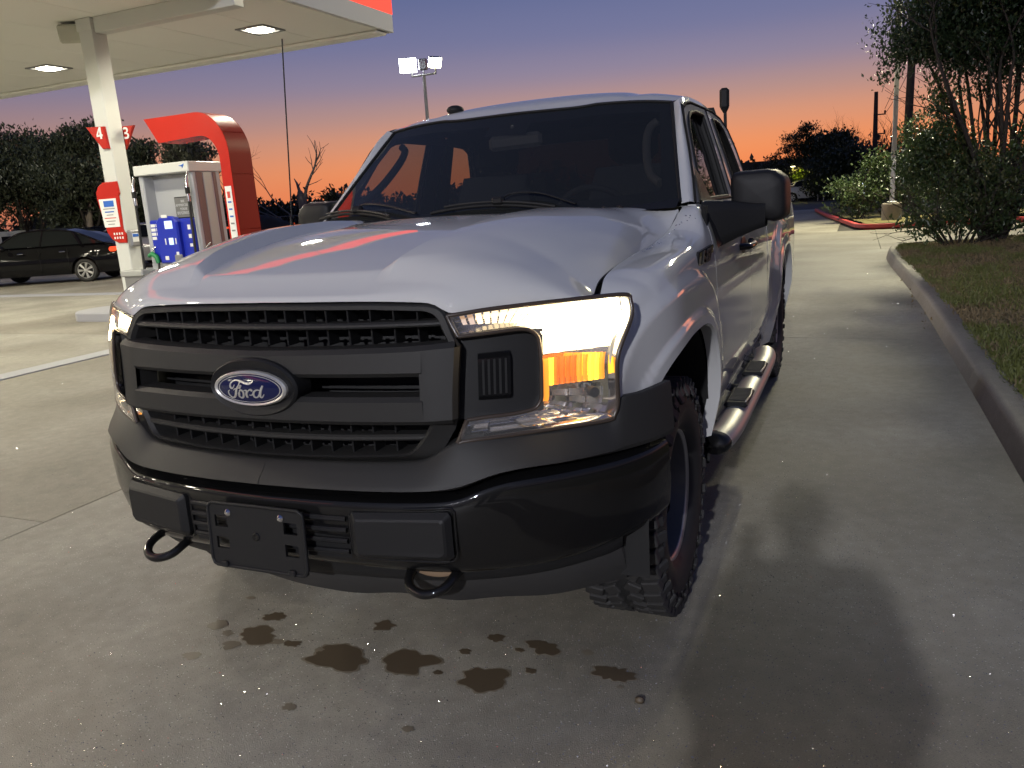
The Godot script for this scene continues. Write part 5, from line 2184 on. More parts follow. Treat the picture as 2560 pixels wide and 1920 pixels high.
	# wipers: arm and blade
	for w in [[[0.148, 1.440], [0.20, 1.470], [0.32, 1.463], [0.48, 1.412]], [[-0.615, 1.442], [-0.58, 1.468], [-0.42, 1.455], [-0.22, 1.415]]]:
		var wp := group_part("wiper", truck, Vector3.ZERO)
		g = Geo.new()
		var l := PackedVector3Array()
		for q in w:
			l.append(V(q[0], q[1], ws_z(q[0], q[1]) + 0.045))
		l = spline(l, 24)
		g.tube(l, 0.009, 6, true, 0.5)
		tp("wiper_arm", g, M.moulded_black_plastic, wp)
		g = Geo.new()
		g.box(V(w[0][0] + 0.005, w[0][1] + 0.003, ws_z(w[0][0], w[0][1]) + 0.04), V(0.055, 0.035, 0.035), 0.01)
		tp("wiper_joint", g, M.moulded_black_plastic, wp)
		g = Geo.new()
		l = PackedVector3Array()
		for i in 20:
			var x: float = w[0][0] - 0.30 + 0.62 * i / 19
			var y: float = w[0][1] - 0.014 - 0.03 * pow((x - w[0][0]) / 0.3, 2) - 0.045 * (x - w[0][0])
			l.append(V(x, y, ws_z(x, y) + 0.022))
		g.tube(l, 0.008, 6)
		tp("wiper_blade", g, M.deep_black, wp)
		g = Geo.new()
		var l3 := PackedVector3Array()
		for i in range(2, 18):
			l3.append(l[i] + V(0, 0.014, 0.006))
		g.tube(l3, 0.006, 6)
		tp("blade_frame", g, M.charcoal_plastic, wp)
	# clearance lamp on the roof edge
	g = Geo.new()
	g.ball(V(-0.44, roof_y(-0.44, -1.34) + 0.012, -1.34), V(0.045, 0.024, 0.05), 14)
	tp("roof_fitting", g, M.deep_black)


func cab_side(half: float) -> void:
	# A pillar: from the glass edge out to the door frame
	var inner := PackedVector3Array()
	for j in 24:
		var y := lerpf(1.385, 1.822, float(j) / 23)
		var x := ws_half(y) + 0.008
		inner.append(V(x, y, ws_z(x, y) - 0.003))
	var outer := spline(PackedVector3Array([V(0.906, 1.385, -0.728), V(0.883, 1.47, -0.83), V(0.843, 1.60, -0.96), V(0.804, 1.72, -1.06), V(0.782, 1.79, -1.115), V(0.765, 1.834, -1.185)]), 24)
	var midl := PackedVector3Array()
	for j in 24:
		var p := inner[j].lerp(outer[j], 0.55)
		midl.append(p + V(0.008, 0.006, 0.012))
	var rows := []
	for j in 24:
		rows.append(spline(PackedVector3Array([inner[j], midl[j], outer[j]]), 7))
	if half < 0:
		rows = mirror(rows)
	var g := Geo.new()
	g.grid(rows, V(half, 0.3, 0.6))
	# rail above the doors
	var r0 := PackedVector3Array()
	var r1 := PackedVector3Array()
	for j in 24:
		var z := lerpf(-1.18, -2.55, float(j) / 23)
		r0.append(V(half * 0.757, roof_y(0.757, z), z))
		var yd := roof_y(0.757, z) - 0.030
		r1.append(V(half * (side_x(yd) + 0.004), yd, z))
	g.grid([r0, r1], V(half, 0.5, 0))
	tp("roof_pillar", g, M.white_paint)
	# door frames round the windows, and the glass
	var fr := Geo.new()
	var seal := Geo.new()
	var S := func(z: float, y: float, out := 0.0) -> Vector3: return V(half * (side_x(y) + out), y, z)
	# outlines in (z, y): frame outside and window opening, matched point by point
	var fo := [[-0.74, 1.382], [-0.845, 1.47], [-0.975, 1.60], [-1.075, 1.72], [-1.15, 1.785], [-1.25, 1.812], [-1.40, 1.828], [-1.802, 1.828], [-1.802, 1.6], [-1.802, 1.382]]
	var fi := [[-0.90, 1.392], [-0.95, 1.48], [-1.06, 1.62], [-1.135, 1.71], [-1.20, 1.752], [-1.28, 1.778], [-1.42, 1.794], [-1.645, 1.795], [-1.64, 1.6], [-1.635, 1.392]]
	var bo := [[-1.815, 1.382], [-1.815, 1.6], [-1.815, 1.827], [-2.0, 1.826], [-2.24, 1.805], [-2.40, 1.755], [-2.50, 1.64], [-2.572, 1.382]]
	var bi := [[-2.0, 1.392], [-1.96, 1.6], [-1.92, 1.785], [-2.0, 1.788], [-2.12, 1.780], [-2.21, 1.75], [-2.31, 1.62], [-2.42, 1.392]]
	for w in [[fo, fi], [bo, bi]]:
		var ro := PackedVector3Array()
		var ri := PackedVector3Array()
		var rin := PackedVector3Array()
		for i in w[0].size():
			ro.append(S.call(w[0][i][0], w[0][i][1], 0.004))
			ri.append(S.call(w[1][i][0], w[1][i][1], 0.002))
			rin.append(S.call(w[1][i][0], w[1][i][1], -0.022))
		ro = dense_line(ro, 50)
		ri = dense_line(ri, 50)
		rin = dense_line(rin, 50)
		fr.grid([ro, ri], V(half, 0, 0))
		seal.grid([ri, rin], V(0, -1, 0))
		var l := PackedVector3Array()
		for p in ri:
			l.append(p)
		seal.tube(l, 0.010, 6)
		var b := PackedVector3Array([ri[0], ri[49]])
		seal.tube(dense_line(b, 6), 0.010, 6)
		# glass
		var gl := Geo.new()
		var mid: int = 25
		var top := PackedVector3Array()
		var c := Vector3.ZERO
		for p in rin:
			c += p / 50.0
		for i in 49:
			gl.tri(c, rin[i], rin[i + 1], V(half, 0, 0))
		gl.tri(c, rin[49], rin[0], V(half, 0, 0))
		tp("side_window", gl, M.tinted_glass if half > 0 else M.side_glass)
	tp("door_frame", fr, M.white_paint)
	tp("window_seal", seal, M.deep_black)
	# gap between frames and rail
	g = Geo.new()
	var gl2 := PackedVector3Array()
	for q in fo:
		gl2.append(V(half * (side_x(q[1]) + 0.001), q[1] + 0.008, q[0] + 0.012))
	g.tube(dense_line(gl2, 40), 0.006, 5)
	gl2 = PackedVector3Array()
	for q in bo.slice(2):
		gl2.append(V(half * (side_x(q[1]) + 0.001), q[1] + 0.008, q[0] - 0.004))
	g.tube(dense_line(gl2, 30), 0.006, 5)
	tp("door_gap", g, M.black_gap)
	# rear roof pillar
	g = Geo.new()
	var p0 := PackedVector3Array()
	var p1 := PackedVector3Array()
	for j in 16:
		var t := float(j) / 15
		var a := Vector2.ZERO
		if t < 0.4:
			a = Vector2(-2.405, 1.755).lerp(Vector2(-2.505, 1.64), t / 0.4)
		else:
			a = Vector2(-2.505, 1.64).lerp(Vector2(-2.577, 1.378), (t - 0.4) / 0.6)
		p0.append(S.call(a.x, a.y, 0.003))
		p1.append(S.call(lerpf(-2.53, -2.645, t), lerpf(1.72, 1.378, t), 0.0))
	g.grid([p0, p1], V(half, 0, 0))
	tp("cab_corner", g, M.white_paint)
	# bright strip along the belt
	g = Geo.new()
	var bl := PackedVector3Array()
	for i in 12:
		var z := lerpf(-0.80, -2.36, float(i) / 11)
		bl.append(V(half * (side_x(1.386) + 0.004), 1.386, z))
	g.tube(bl, 0.007, 6)
	tp("belt_strip", g, M.moulded_black_plastic)
	# inside linings
	g = Geo.new()
	var rows2 := []
	for j in 8:
		var y := lerpf(0.6, 1.375, float(j) / 7)
		rows2.append(PackedVector3Array([V(half * (side_x(y) - 0.06), y, -0.75), V(half * (side_x(y) - 0.06), y, -1.5), V(half * (side_x(y) - 0.06), y, -2.46)]))
	g.grid(rows2, V(-half, 0, 0))
	var pi := PackedVector3Array()
	var po := PackedVector3Array()
	for j in 24:
		pi.append(V(half * (inner[j].x - 0.02), inner[j].y - 0.012, inner[j].z - 0.03))
		po.append(V(half * (outer[j].x - 0.035), outer[j].y - 0.012, outer[j].z - 0.02))
	g.grid([pi, po], V(-half, 0, -1))
	for w in [[fo, fi], [bo, bi]]:
		var ro := PackedVector3Array()
		var ri := PackedVector3Array()
		for i in w[0].size():
			ro.append(S.call(w[0][i][0], w[0][i][1], -0.03))
			ri.append(S.call(w[1][i][0], w[1][i][1], -0.03))
		g.grid([dense_line(ro, 40), dense_line(ri, 40)], V(-half, 0, 0))
	g.grid([PackedVector3Array([V(half * 0.72, 1.81, -1.2), V(half * 0.72, 1.81, -2.5)]), PackedVector3Array([V(half * 0.752, 1.775, -1.2), V(half * 0.752, 1.775, -2.5)])], V(-half, 0, 0))
	tp("cabin_lining", g, M.cabin_black)


func dense_line(p: PackedVector3Array, k: int) -> PackedVector3Array:
	var l := PackedFloat32Array([0.0])
	for i in range(1, p.size()):
		l.append(l[i - 1] + p[i].distance_to(p[i - 1]))
	var out := PackedVector3Array()
	var i := 0
	for j in k:
		var d := l[l.size() - 1] * j / (k - 1)
		while i < p.size() - 2 and d > l[i + 1]:
			i += 1
		out.append(p[i].lerp(p[i + 1], clampf((d - l[i]) / maxf(l[i + 1] - l[i], 1e-6), 0, 1)))
	return out


func interior() -> void:
	var g := Geo.new()
	# dashboard
	var rows := []
	for q in [[1.355, 0.0], [1.372, -0.10], [1.37, -0.22], [1.33, -0.30], [1.15, -0.34], [0.85, -0.30]]:
		var row := PackedVector3Array()
		for i in 21:
			var x := lerpf(-0.84, 0.84, float(i) / 20)
			row.append(V(x, q[0] + 0.02 * exp(-pow((x - 0.40) / 0.2, 2)), ws_z(x, 1.38) - 0.03 + q[1]))
		rows.append(row)
	g.grid(rows, V(0, 1, -0.3))
	tp("dashboard", g, M.cabin_black)
	g = Geo.new()
	g.quad(V(-0.9, 0.6, -0.4), V(0.9, 0.6, -0.4), V(0.9, 0.6, -2.5), V(-0.9, 0.6, -2.5), V(0, 1, 0))
	tp("cabin_floor", g, M.cabin_black)
	g = Geo.new()
	var wheel := PackedVector3Array()
	var wb := Basis(Vector3.RIGHT, -1.1)
	for k in 33:
		var t := TAU * k / 32
		wheel.append(V(0.40, 1.31, -1.02) + wb * V(cos(t) * 0.185, 0, sin(t) * 0.185))
	g.tube(wheel, 0.015, 8, false)
	g.box(V(0.40, 1.31, -1.02), V(0.15, 0.05, 0.11), 0.02, wb)
	g.box(V(0.40, 1.31, -1.02), V(0.35, 0.02, 0.03), 0.006, wb)
	tp("steering_wheel", g, M.cabin_black)
	for x in [-0.40, 0.40]:
		var seat := group_part("seat", truck, Vector3.ZERO)
		g = Geo.new()
		g.box(V(x, 0.95, -1.30), V(0.52, 0.16, 0.52), 0.06)
		tp("cushion", g, M.seat_cloth, seat)
		g = Geo.new()
		rows = []
		for j in 9:
			var t := float(j) / 8
			var row := PackedVector3Array()
			for k in 17:
				var a := TAU * k / 16
				var w := lerpf(0.27, 0.20, t * t)
				row.append(V(x + clampf(cos(a) * 1.35, -1, 1) * w, 1.0 + 0.58 * t, -1.58 - 0.16 * t + clampf(sin(a) * 1.3, -1, 1) * lerpf(0.085, 0.055, t)))
			rows.append(row)
		g.grid(rows, V(x, 1.3, -1.66), true, true)
		var topr: PackedVector3Array = rows[8]
		for k in 16:
			g.tri(V(x, 1.585, -1.74), topr[k], topr[k + 1], Vector3.UP)
		tp("backrest", g, M.seat_cloth, seat)
		g = Geo.new()
		g.box(V(x, 1.685, -1.745), V(0.27, 0.19, 0.11), 0.05)
		g.box(V(x, 1.60, -1.74), V(0.12, 0.06, 0.03), 0.01)
		tp("headrest", g, M.seat_cloth, seat)
	# rear bench
	g = Geo.new()
	g.box(V(0, 1.18, -2.36), V(1.5, 0.58, 0.12), 0.05)
	for x in [-0.42, 0.42]:
		g.box(V(x, 1.52, -2.35), V(0.28, 0.16, 0.10), 0.04)
	tp("rear_bench", g, M.seat_cloth)
	g = Geo.new()
	g.box(V(0.045, 1.705, ws_z(0.045, 1.705) - 0.075), V(0.25, 0.068, 0.035), 0.02, Basis(Vector3.BACK, 0.05) * Basis(Vector3.UP, 0.25))
	g.tube(PackedVector3Array([V(0.03, 1.72, ws_z(0.03, 1.72) - 0.06), V(0.02, 1.775, ws_z(0.02, 1.775) - 0.015)]), 0.012, 8)
	tp("rear_view_mirror", g, M.cabin_grey)
	for x in [0.70, -0.70]:   # grab handles on the pillars
		g = Geo.new()
		var l := PackedVector3Array()
		for q in [[1.47, 0.02], [1.50, 0.055], [1.56, 0.075], [1.66, 0.075], [1.72, 0.055], [1.745, 0.02]]:
			var xx: float = signf(x) * (ws_half(q[0]) - 0.06 - q[1])
			l.append(V(xx, q[0], ws_z(xx, q[0]) - 0.07 - q[1] * 0.7))
		g.tube(spline(l, 20), 0.019, 8)
		tp("grab_handle", g, M.cabin_grey if x > 0 else M.cabin_black)


func t_wheels() -> void:
	var k := 0
	for zc in [0.0, REAR_Z]:
		for half in [1.0, -1.0]:
			var w := group_part("wheel", truck, V(half * 0.8585, AXLE_Y, zc) - truck.position)
			var turn := Basis(Vector3.BACK, -PI / 2 * half)   # the lathe's axis to the outside
			turn = turn * Basis(Vector3.UP, 0.3 * k)
			# tyre: bead, sidewall, shoulder, tread base
			var g := Geo.new()
			g.lathe(PackedVector2Array([Vector2(0.222, 0.095), Vector2(0.232, 0.108), Vector2(0.262, 0.126), Vector2(0.30, 0.134), Vector2(0.335, 0.133), Vector2(0.372, 0.126), Vector2(0.391, 0.114), Vector2(0.398, 0.09), Vector2(0.400, 0.0), Vector2(0.398, -0.09), Vector2(0.391, -0.114), Vector2(0.33, -0.13), Vector2(0.24, -0.11)]), Vector3.ZERO, turn, 56, true)
			part("tyre", g, M.rubber, w)
			# chunky lugs round shoulder and crown
			g = Geo.new()
			var n := 44
			for i in n:
				var a := TAU * i / n
				var rb := turn * Basis(Vector3.UP, -a)
				for s in [-1.0, 1.0]:
					var j := 0.35 if (i % 2 == 0) else -0.1
					g.box(rb * V(0.395, s * 0.098, 0), V(0.034, 0.060, 0.044), 0.004, rb * Basis(Vector3.RIGHT, 0.25 * s))
					g.box(rb * V(0.377, s * (0.122 + 0.004 * (i % 2)), 0.0), V(0.05 + 0.02 * (i % 2), 0.014, 0.036), 0.004, rb * Basis(Vector3.BACK, -0.45 * s))
				var rb2 := turn * Basis(Vector3.UP, -a - PI / n)
				for s in [-1.0, 1.0]:
					g.box(rb2 * V(0.398, s * 0.036, 0.012 * s), V(0.026, 0.050, 0.040), 0.004, rb2 * Basis(Vector3.RIGHT, -0.5 * s))
			part("tread_lugs", g, M.worn_rubber, w).set_meta("kind", "stuff")
			g = Geo.new()
			for i in 26:   # ribs on the sidewall
				var a := TAU * i / 26
				var rb := turn * Basis(Vector3.UP, -a)
				g.box(rb * V(0.345, 0.134, 0), V(0.034, 0.006, 0.016), 0.002, rb * Basis(Vector3.UP, 0.4))
			part("sidewall_ribs", g, M.rubber, w).set_meta("kind", "stuff")
			# pressed steel wheel
			g = Geo.new()
			g.lathe(PackedVector2Array([Vector2(0.218, 0.092), Vector2(0.229, 0.104), Vector2(0.234, 0.101), Vector2(0.236, 0.093)]), Vector3.ZERO, turn, 56, true)
			part("rim_lip", g, M.worn_steel, w)
			g = Geo.new()
			g.lathe(PackedVector2Array([Vector2(0.219, 0.094), Vector2(0.213, 0.07), Vector2(0.205, 0.02), Vector2(0.200, 0.0), Vector2(0.186, 0.016), Vector2(0.165, 0.038), Vector2(0.145, 0.048), Vector2(0.118, 0.047), Vector2(0.098, 0.032), Vector2(0.088, 0.028), Vector2(0.052, 0.03), Vector2(0.050, 0.058), Vector2(0.036, 0.066), Vector2(0.0005, 0.068)]), Vector3.ZERO, turn, 56, true)
			part("rim", g, M.dark_wheel_paint, w)
			g = Geo.new()
			for i in 7:
				var a := TAU * i / 7
				var rb := turn * Basis(Vector3.UP, -a)
				g.ball(rb * V(0.168, 0.037, 0), V(0.021, 0.006, 0.030), 12, rb * Basis(Vector3.BACK, -0.9))
			part("vent_hole", g, M.black_gap, w).set_meta("kind", "stuff")
			for i in 6:
				var rb := turn * Basis(Vector3.UP, -TAU * i / 6)
				g = Geo.new()
				g.lathe(PackedVector2Array([Vector2(0.012, 0.0), Vector2(0.011, 0.022), Vector2(0.006, 0.03), Vector2(0.0005, 0.031)]), rb * V(0.0685, 0.028, 0), turn, 6)
				part("wheel_nut", g, M.bright_metal, w)
			k += 1
	var g := Geo.new()
	for zc in [0.0, REAR_Z]:
		g.tube(PackedVector3Array([V(-0.74, AXLE_Y, zc), V(0.74, AXLE_Y, zc)]), 0.05, 10)
		g.ball(V(0, AXLE_Y, zc), V(0.17, 0.15, 0.16), 12)
	g.box(V(0.45, 0.56, -2.2), V(0.1, 0.16, 5.2), 0.01)
	g.box(V(-0.45, 0.56, -2.2), V(0.1, 0.16, 5.2), 0.01)
	g.box(V(0, 0.62, -2.0), V(1.75, 0.05, 3.3), 0.01)
	tp("chassis", g, M.deep_black)


func t_details() -> void:
	var g: Geo
	for half in [1.0, -1.0]:
		# mirror: foot on the door corner, arm, shell
		var mr := group_part("door_mirror", truck, Vector3.ZERO)
		g = Geo.new()
		var f0 := dense_line(PackedVector3Array([V(0.863, 1.530, -0.90), V(0.880, 1.475, -0.86), V(0.902, 1.40, -0.82), V(0.936, 1.345, -0.745), V(0.965, 1.289, -0.70), V(0.99, 1.20, -0.71)]), 14)
		var f1 := dense_line(PackedVector3Array([V(0.864, 1.526, -0.915), V(0.880, 1.475, -0.99), V(0.902, 1.40, -1.06), V(0.936, 1.345, -1.04), V(0.965, 1.289, -0.98), V(0.99, 1.215, -0.82)]), 14)
		for i in 14:
			f0[i] = V(half * (f0[i].x + 0.012), f0[i].y, f0[i].z)
			f1[i] = V(half * (f1[i].x + 0.012), f1[i].y, f1[i].z)
		g.grid([f0, f1], V(half, 0, 0))
		tp("mirror_foot", g, M.moulded_black_plastic, mr)
		g = Geo.new()
		var rows := []
		for q in [[0.925, 1.292, 0.098, 0.10, -0.86], [0.985, 1.290, 0.095, 0.085, -0.88], [1.05, 1.300, 0.075, 0.065, -0.92], [1.12, 1.308, 0.055, 0.055, -0.96], [1.16, 1.315, 0.05, 0.05, -0.98]]:
			var row := PackedVector3Array()
			for k in 17:
				var a := TAU * k / 16
				row.append(V(half * q[0], q[1] + clampf(sin(a) * 1.3, -1, 1) * q[2], q[4] + clampf(cos(a) * 1.3, -1, 1) * q[3]))
			rows.append(row)
		g.grid(rows, V(half * 1.03, 1.3, -0.9), true, true)
		tp("mirror_arm", g, M.moulded_black_plastic, mr)
		g = Geo.new()
		# shell: rounded outline in x-y, bulging forward
		var outl := [[1.018, 1.345], [1.012, 1.36], [1.010, 1.47], [1.024, 1.493], [1.05, 1.499], [1.165, 1.501], [1.195, 1.494], [1.232, 1.464], [1.241, 1.440], [1.243, 1.35], [1.240, 1.305], [1.222, 1.288], [1.19, 1.280], [1.10, 1.302], [1.05, 1.318]]
		rows = []
		var ctr := Vector2(1.13, 1.395)
		for q in [[1.0, -1.16], [1.0, -1.05], [0.985, -0.99], [0.93, -0.952], [0.80, -0.935], [0.45, -0.928], [0.01, -0.926]]:
			var row := PackedVector3Array()
			for i in outl.size() + 1:
				var a: Array = outl[i % outl.size()]
				var p: Vector2 = ctr + (Vector2(a[0], a[1]) - ctr) * q[0]
				row.append(V(half * p.x, p.y, q[1] - 0.05 * (p.x - 1.0)))
			rows.append(row)
		g.grid(rows, V(half * 1.13, 1.395, -1.06), true, true)
		tp("mirror_shell", g, M.moulded_black_plastic, mr)
		g = Geo.new()
		var poly := PackedVector2Array()
		for a in outl:
			poly.append(Vector2(half * (ctr.x + (a[0] - ctr.x) * 0.95), ctr.y + (a[1] - ctr.y) * 0.95))
		g.prism(poly, V(0, 0, -1.150), Basis(Vector3.UP, PI) * Basis(Vector3.UP, PI), 0.004)
		tp("mirror_glass", g, M.chrome, mr)
		# door handles
		for hz in [-1.53]:
			var hd := group_part("door_handle", truck, Vector3.ZERO)
			g = Geo.new()
			var l := PackedVector3Array()
			for q in [[0.13, 0.0], [0.125, 0.025], [0.10, 0.042], [0.0, 0.048], [-0.09, 0.042], [-0.115, 0.02]]:
				l.append(V(half * (side_x(1.15) + q[1]), 1.15, hz + q[0]))
			g.tube(spline(l, 26), 0.018, 10, true, 0.9)
			tp("grip", g, M.gloss_black_paint, hd)
			g = Geo.new()
			g.ball(V(half * side_x(1.15), 1.15, hz), V(0.006, 0.045, 0.10), 16)
			tp("handle_bowl", g, M.moulded_black_plastic, hd)
			g = Geo.new()
			g.box(V(half * (side_x(1.15) + 0.022), 1.15, hz - 0.14), V(0.03, 0.05, 0.035), 0.008)
			tp("lock_cover", g, M.gloss_black_paint, hd)
		# step bar with two treads
		var sb := group_part("step_bar", truck, Vector3.ZERO)
		g = Geo.new()
		var bp := PackedVector3Array([V(half * 1.015, 0.432, -0.56), V(half * 1.035, 0.437, -0.75), V(half * 1.04, 0.44, -1.4), V(half * 1.04, 0.445, -2.1), V(half * 1.02, 0.45, -2.3)])
		g.tube(spline(bp, 20), 0.062, 20, true, 0.74)
		tp("tube", g, M.brushed_steel, sb)
		g = Geo.new()
		g.tube(PackedVector3Array([V(half * 1.014, 0.432, -0.565), V(half * 1.010, 0.431, -0.53), V(half * 1.005, 0.430, -0.505), V(half * 1.002, 0.430, -0.50)]), PackedFloat32Array([0.0625, 0.062, 0.05, 0.01]), 20, true, 0.74)
		tp("end_cap", g, M.gloss_black_paint, sb)
		for zt in [[-0.93, -1.23], [-1.55, -1.85]]:
			g = Geo.new()
			var zm: float = (zt[0] + zt[1]) / 2
			g.box(V(half * 1.035, 0.484, zm), V(0.105, 0.03, zt[0] - zt[1]), 0.014)
			tp("tread_pad", g, M.deep_black, sb)
			for k in 9:
				g = Geo.new()
				g.box(V(half * 1.037, 0.4995, lerpf(zt[0] - 0.05, zt[1] + 0.05, k / 8.0)), V(0.074, 0.009, 0.012), 0.003)
				tp("tread_rib", g, M.worn_rubber, sb)
			g = Geo.new()
			g.tube(dense_line(PackedVector3Array([V(half * 1.078, 0.499, zt[0] - 0.03), V(half * 1.084, 0.496, zm), V(half * 1.078, 0.499, zt[1] + 0.03)]), 8), 0.004, 6)
			tp("pad_edge", g, M.brushed_steel, sb)
		g = Geo.new()
		for z in [-0.75, -1.4, -2.1]:
			g.tube(PackedVector3Array([V(half * 1.03, 0.44, z), V(half * 0.85, 0.47, z), V(half * 0.72, 0.56, z)]), 0.02, 8)
		tp("bracket", g, M.deep_black, sb)
		# model badge on the fender: a black plate with raised letters
		var bd := group_part("fender_badge", truck, Vector3.ZERO)
		g = Geo.new()
		var bz := -0.45
		var bm := Basis(V(0, 0, -half), Vector3.UP, V(half, 0, 0)) * Basis(Vector3.RIGHT, 0.12)
		var bo := V(half * (side_x(1.19) + 0.006), 1.19, bz)
		g.prism(PackedVector2Array([Vector2(-0.15, 0.028), Vector2(0.15, 0.034), Vector2(0.155, 0.0), Vector2(0.04, -0.004), Vector2(0.03, -0.036), Vector2(-0.13, -0.036), Vector2(-0.155, -0.01)]), bo, bm, 0.012, 0.004)
		tp("badge_plate", g, M.gloss_black_paint, bd)
		var tx := part("badge_letters", text_mesh("F-150", 0.05, 0.004), M.charcoal_plastic, bd)
		tx.transform = Transform3D(bm, bo + bm * V(0.0, 0.002, 0.003) - truck.position)
		# droplets of dew left on the fender top
		if half > 0:
			g = Geo.new()
			var r2 := RandomNumberGenerator.new()
			r2.seed = 3
			for i in 150:
				var z := r2.randf_range(-0.60, -0.05)
				var st := shut(clampf(z, -0.6, 0.4))
				var x := r2.randf_range(st.x + 0.02, 0.95)
				var y := st.y + 0.004 - 0.055 * pow((x - st.x) / 0.13, 2.0)
				if z < -0.53 and y > 1.38:
					continue
				g.ball(V(x, y, z), Vector3.ONE * r2.randf_range(0.0015, 0.0035), 6)
			tp("dew_drops", g, M.chrome).set_meta("kind", "stuff")
	# whip aerial on the right fender
	var an := group_part("whip_aerial", truck, Vector3.ZERO)
	g = Geo.new()
	g.lathe(PackedVector2Array([Vector2(0.022, 0.0), Vector2(0.018, 0.02), Vector2(0.008, 0.05), Vector2(0.005, 0.10)]), V(-0.875, 1.335, -0.44), Basis(), 12, true)
	tp("aerial_base", g, M.deep_black, an)
	g = Geo.new()
	g.tube(PackedVector3Array([V(-0.875, 1.36, -0.44), V(-0.875, 2.21, -0.535)]), 0.0032, 6)
	tp("aerial_rod", g, M.deep_black, an)
	# paddle aerial standing behind the cab
	var pa := group_part("paddle_aerial", truck, Vector3.ZERO)
	g = Geo.new()
	g.tube(PackedVector3Array([V(0.745, 1.39, -2.72), V(0.738, 1.93, -2.72)]), 0.010, 8)
	tp("mast", g, M.deep_black, pa)
	g = Geo.new()
	g.box(V(0.735, 1.965, -2.72), V(0.058, 0.125, 0.04), 0.014)
	g.tube(PackedVector3Array([V(0.737, 1.88, -2.72), V(0.736, 1.91, -2.72)]), PackedFloat32Array([0.01, 0.027]), 10)
	tp("paddle", g, M.deep_black, pa)
	# front wall of the bed, tailgate, rear bumper
	g = Geo.new()
	g.box(V(0, 0.98, -2.63), V(1.84, 0.78, 0.05), 0.01)
	g.box(V(0, 0.66, -3.75), V(1.84, 0.05, 2.35), 0.01)
	g.box(V(0, 0.99, -4.95), V(1.86, 0.74, 0.06), 0.02)
	tp("bed_walls", g, M.white_paint)
	g = Geo.new()
	g.box(V(0, 0.58, -5.05), V(1.9, 0.22, 0.16), 0.03)
	tp("rear_bumper", g, M.gloss_black_paint)


func lamp_light(at: Vector3, towards: Vector3, energy: float, col: Color, angle := 75.0, size := 0.2) -> void:
	var l := SpotLight3D.new()
	l.name = "lamp_light"
	add_child(l, true)
	l.look_at_from_position(at, towards)
	l.light_color = col
	l.light_energy = energy
	l.spot_angle = angle
	l.spot_angle_attenuation = 0.5
	l.spot_range = 120.0
	l.light_size = size
	l.shadow_enabled = true


func flood_head(g: Geo, lens: Geo, at: Vector3, dir: Vector3, w := 0.38) -> void:
	var z := dir.normalized()
	var x := Vector3.UP.cross(z).normalized()
	var b := Basis(x, z.cross(x), z)
	g.box(at - z * 0.09, V(w + 0.06, w * 0.8 + 0.06, 0.17), 0.03, b)
	lens.box(at + z * 0.004, V(w, w * 0.8, 0.02), 0.006, b)


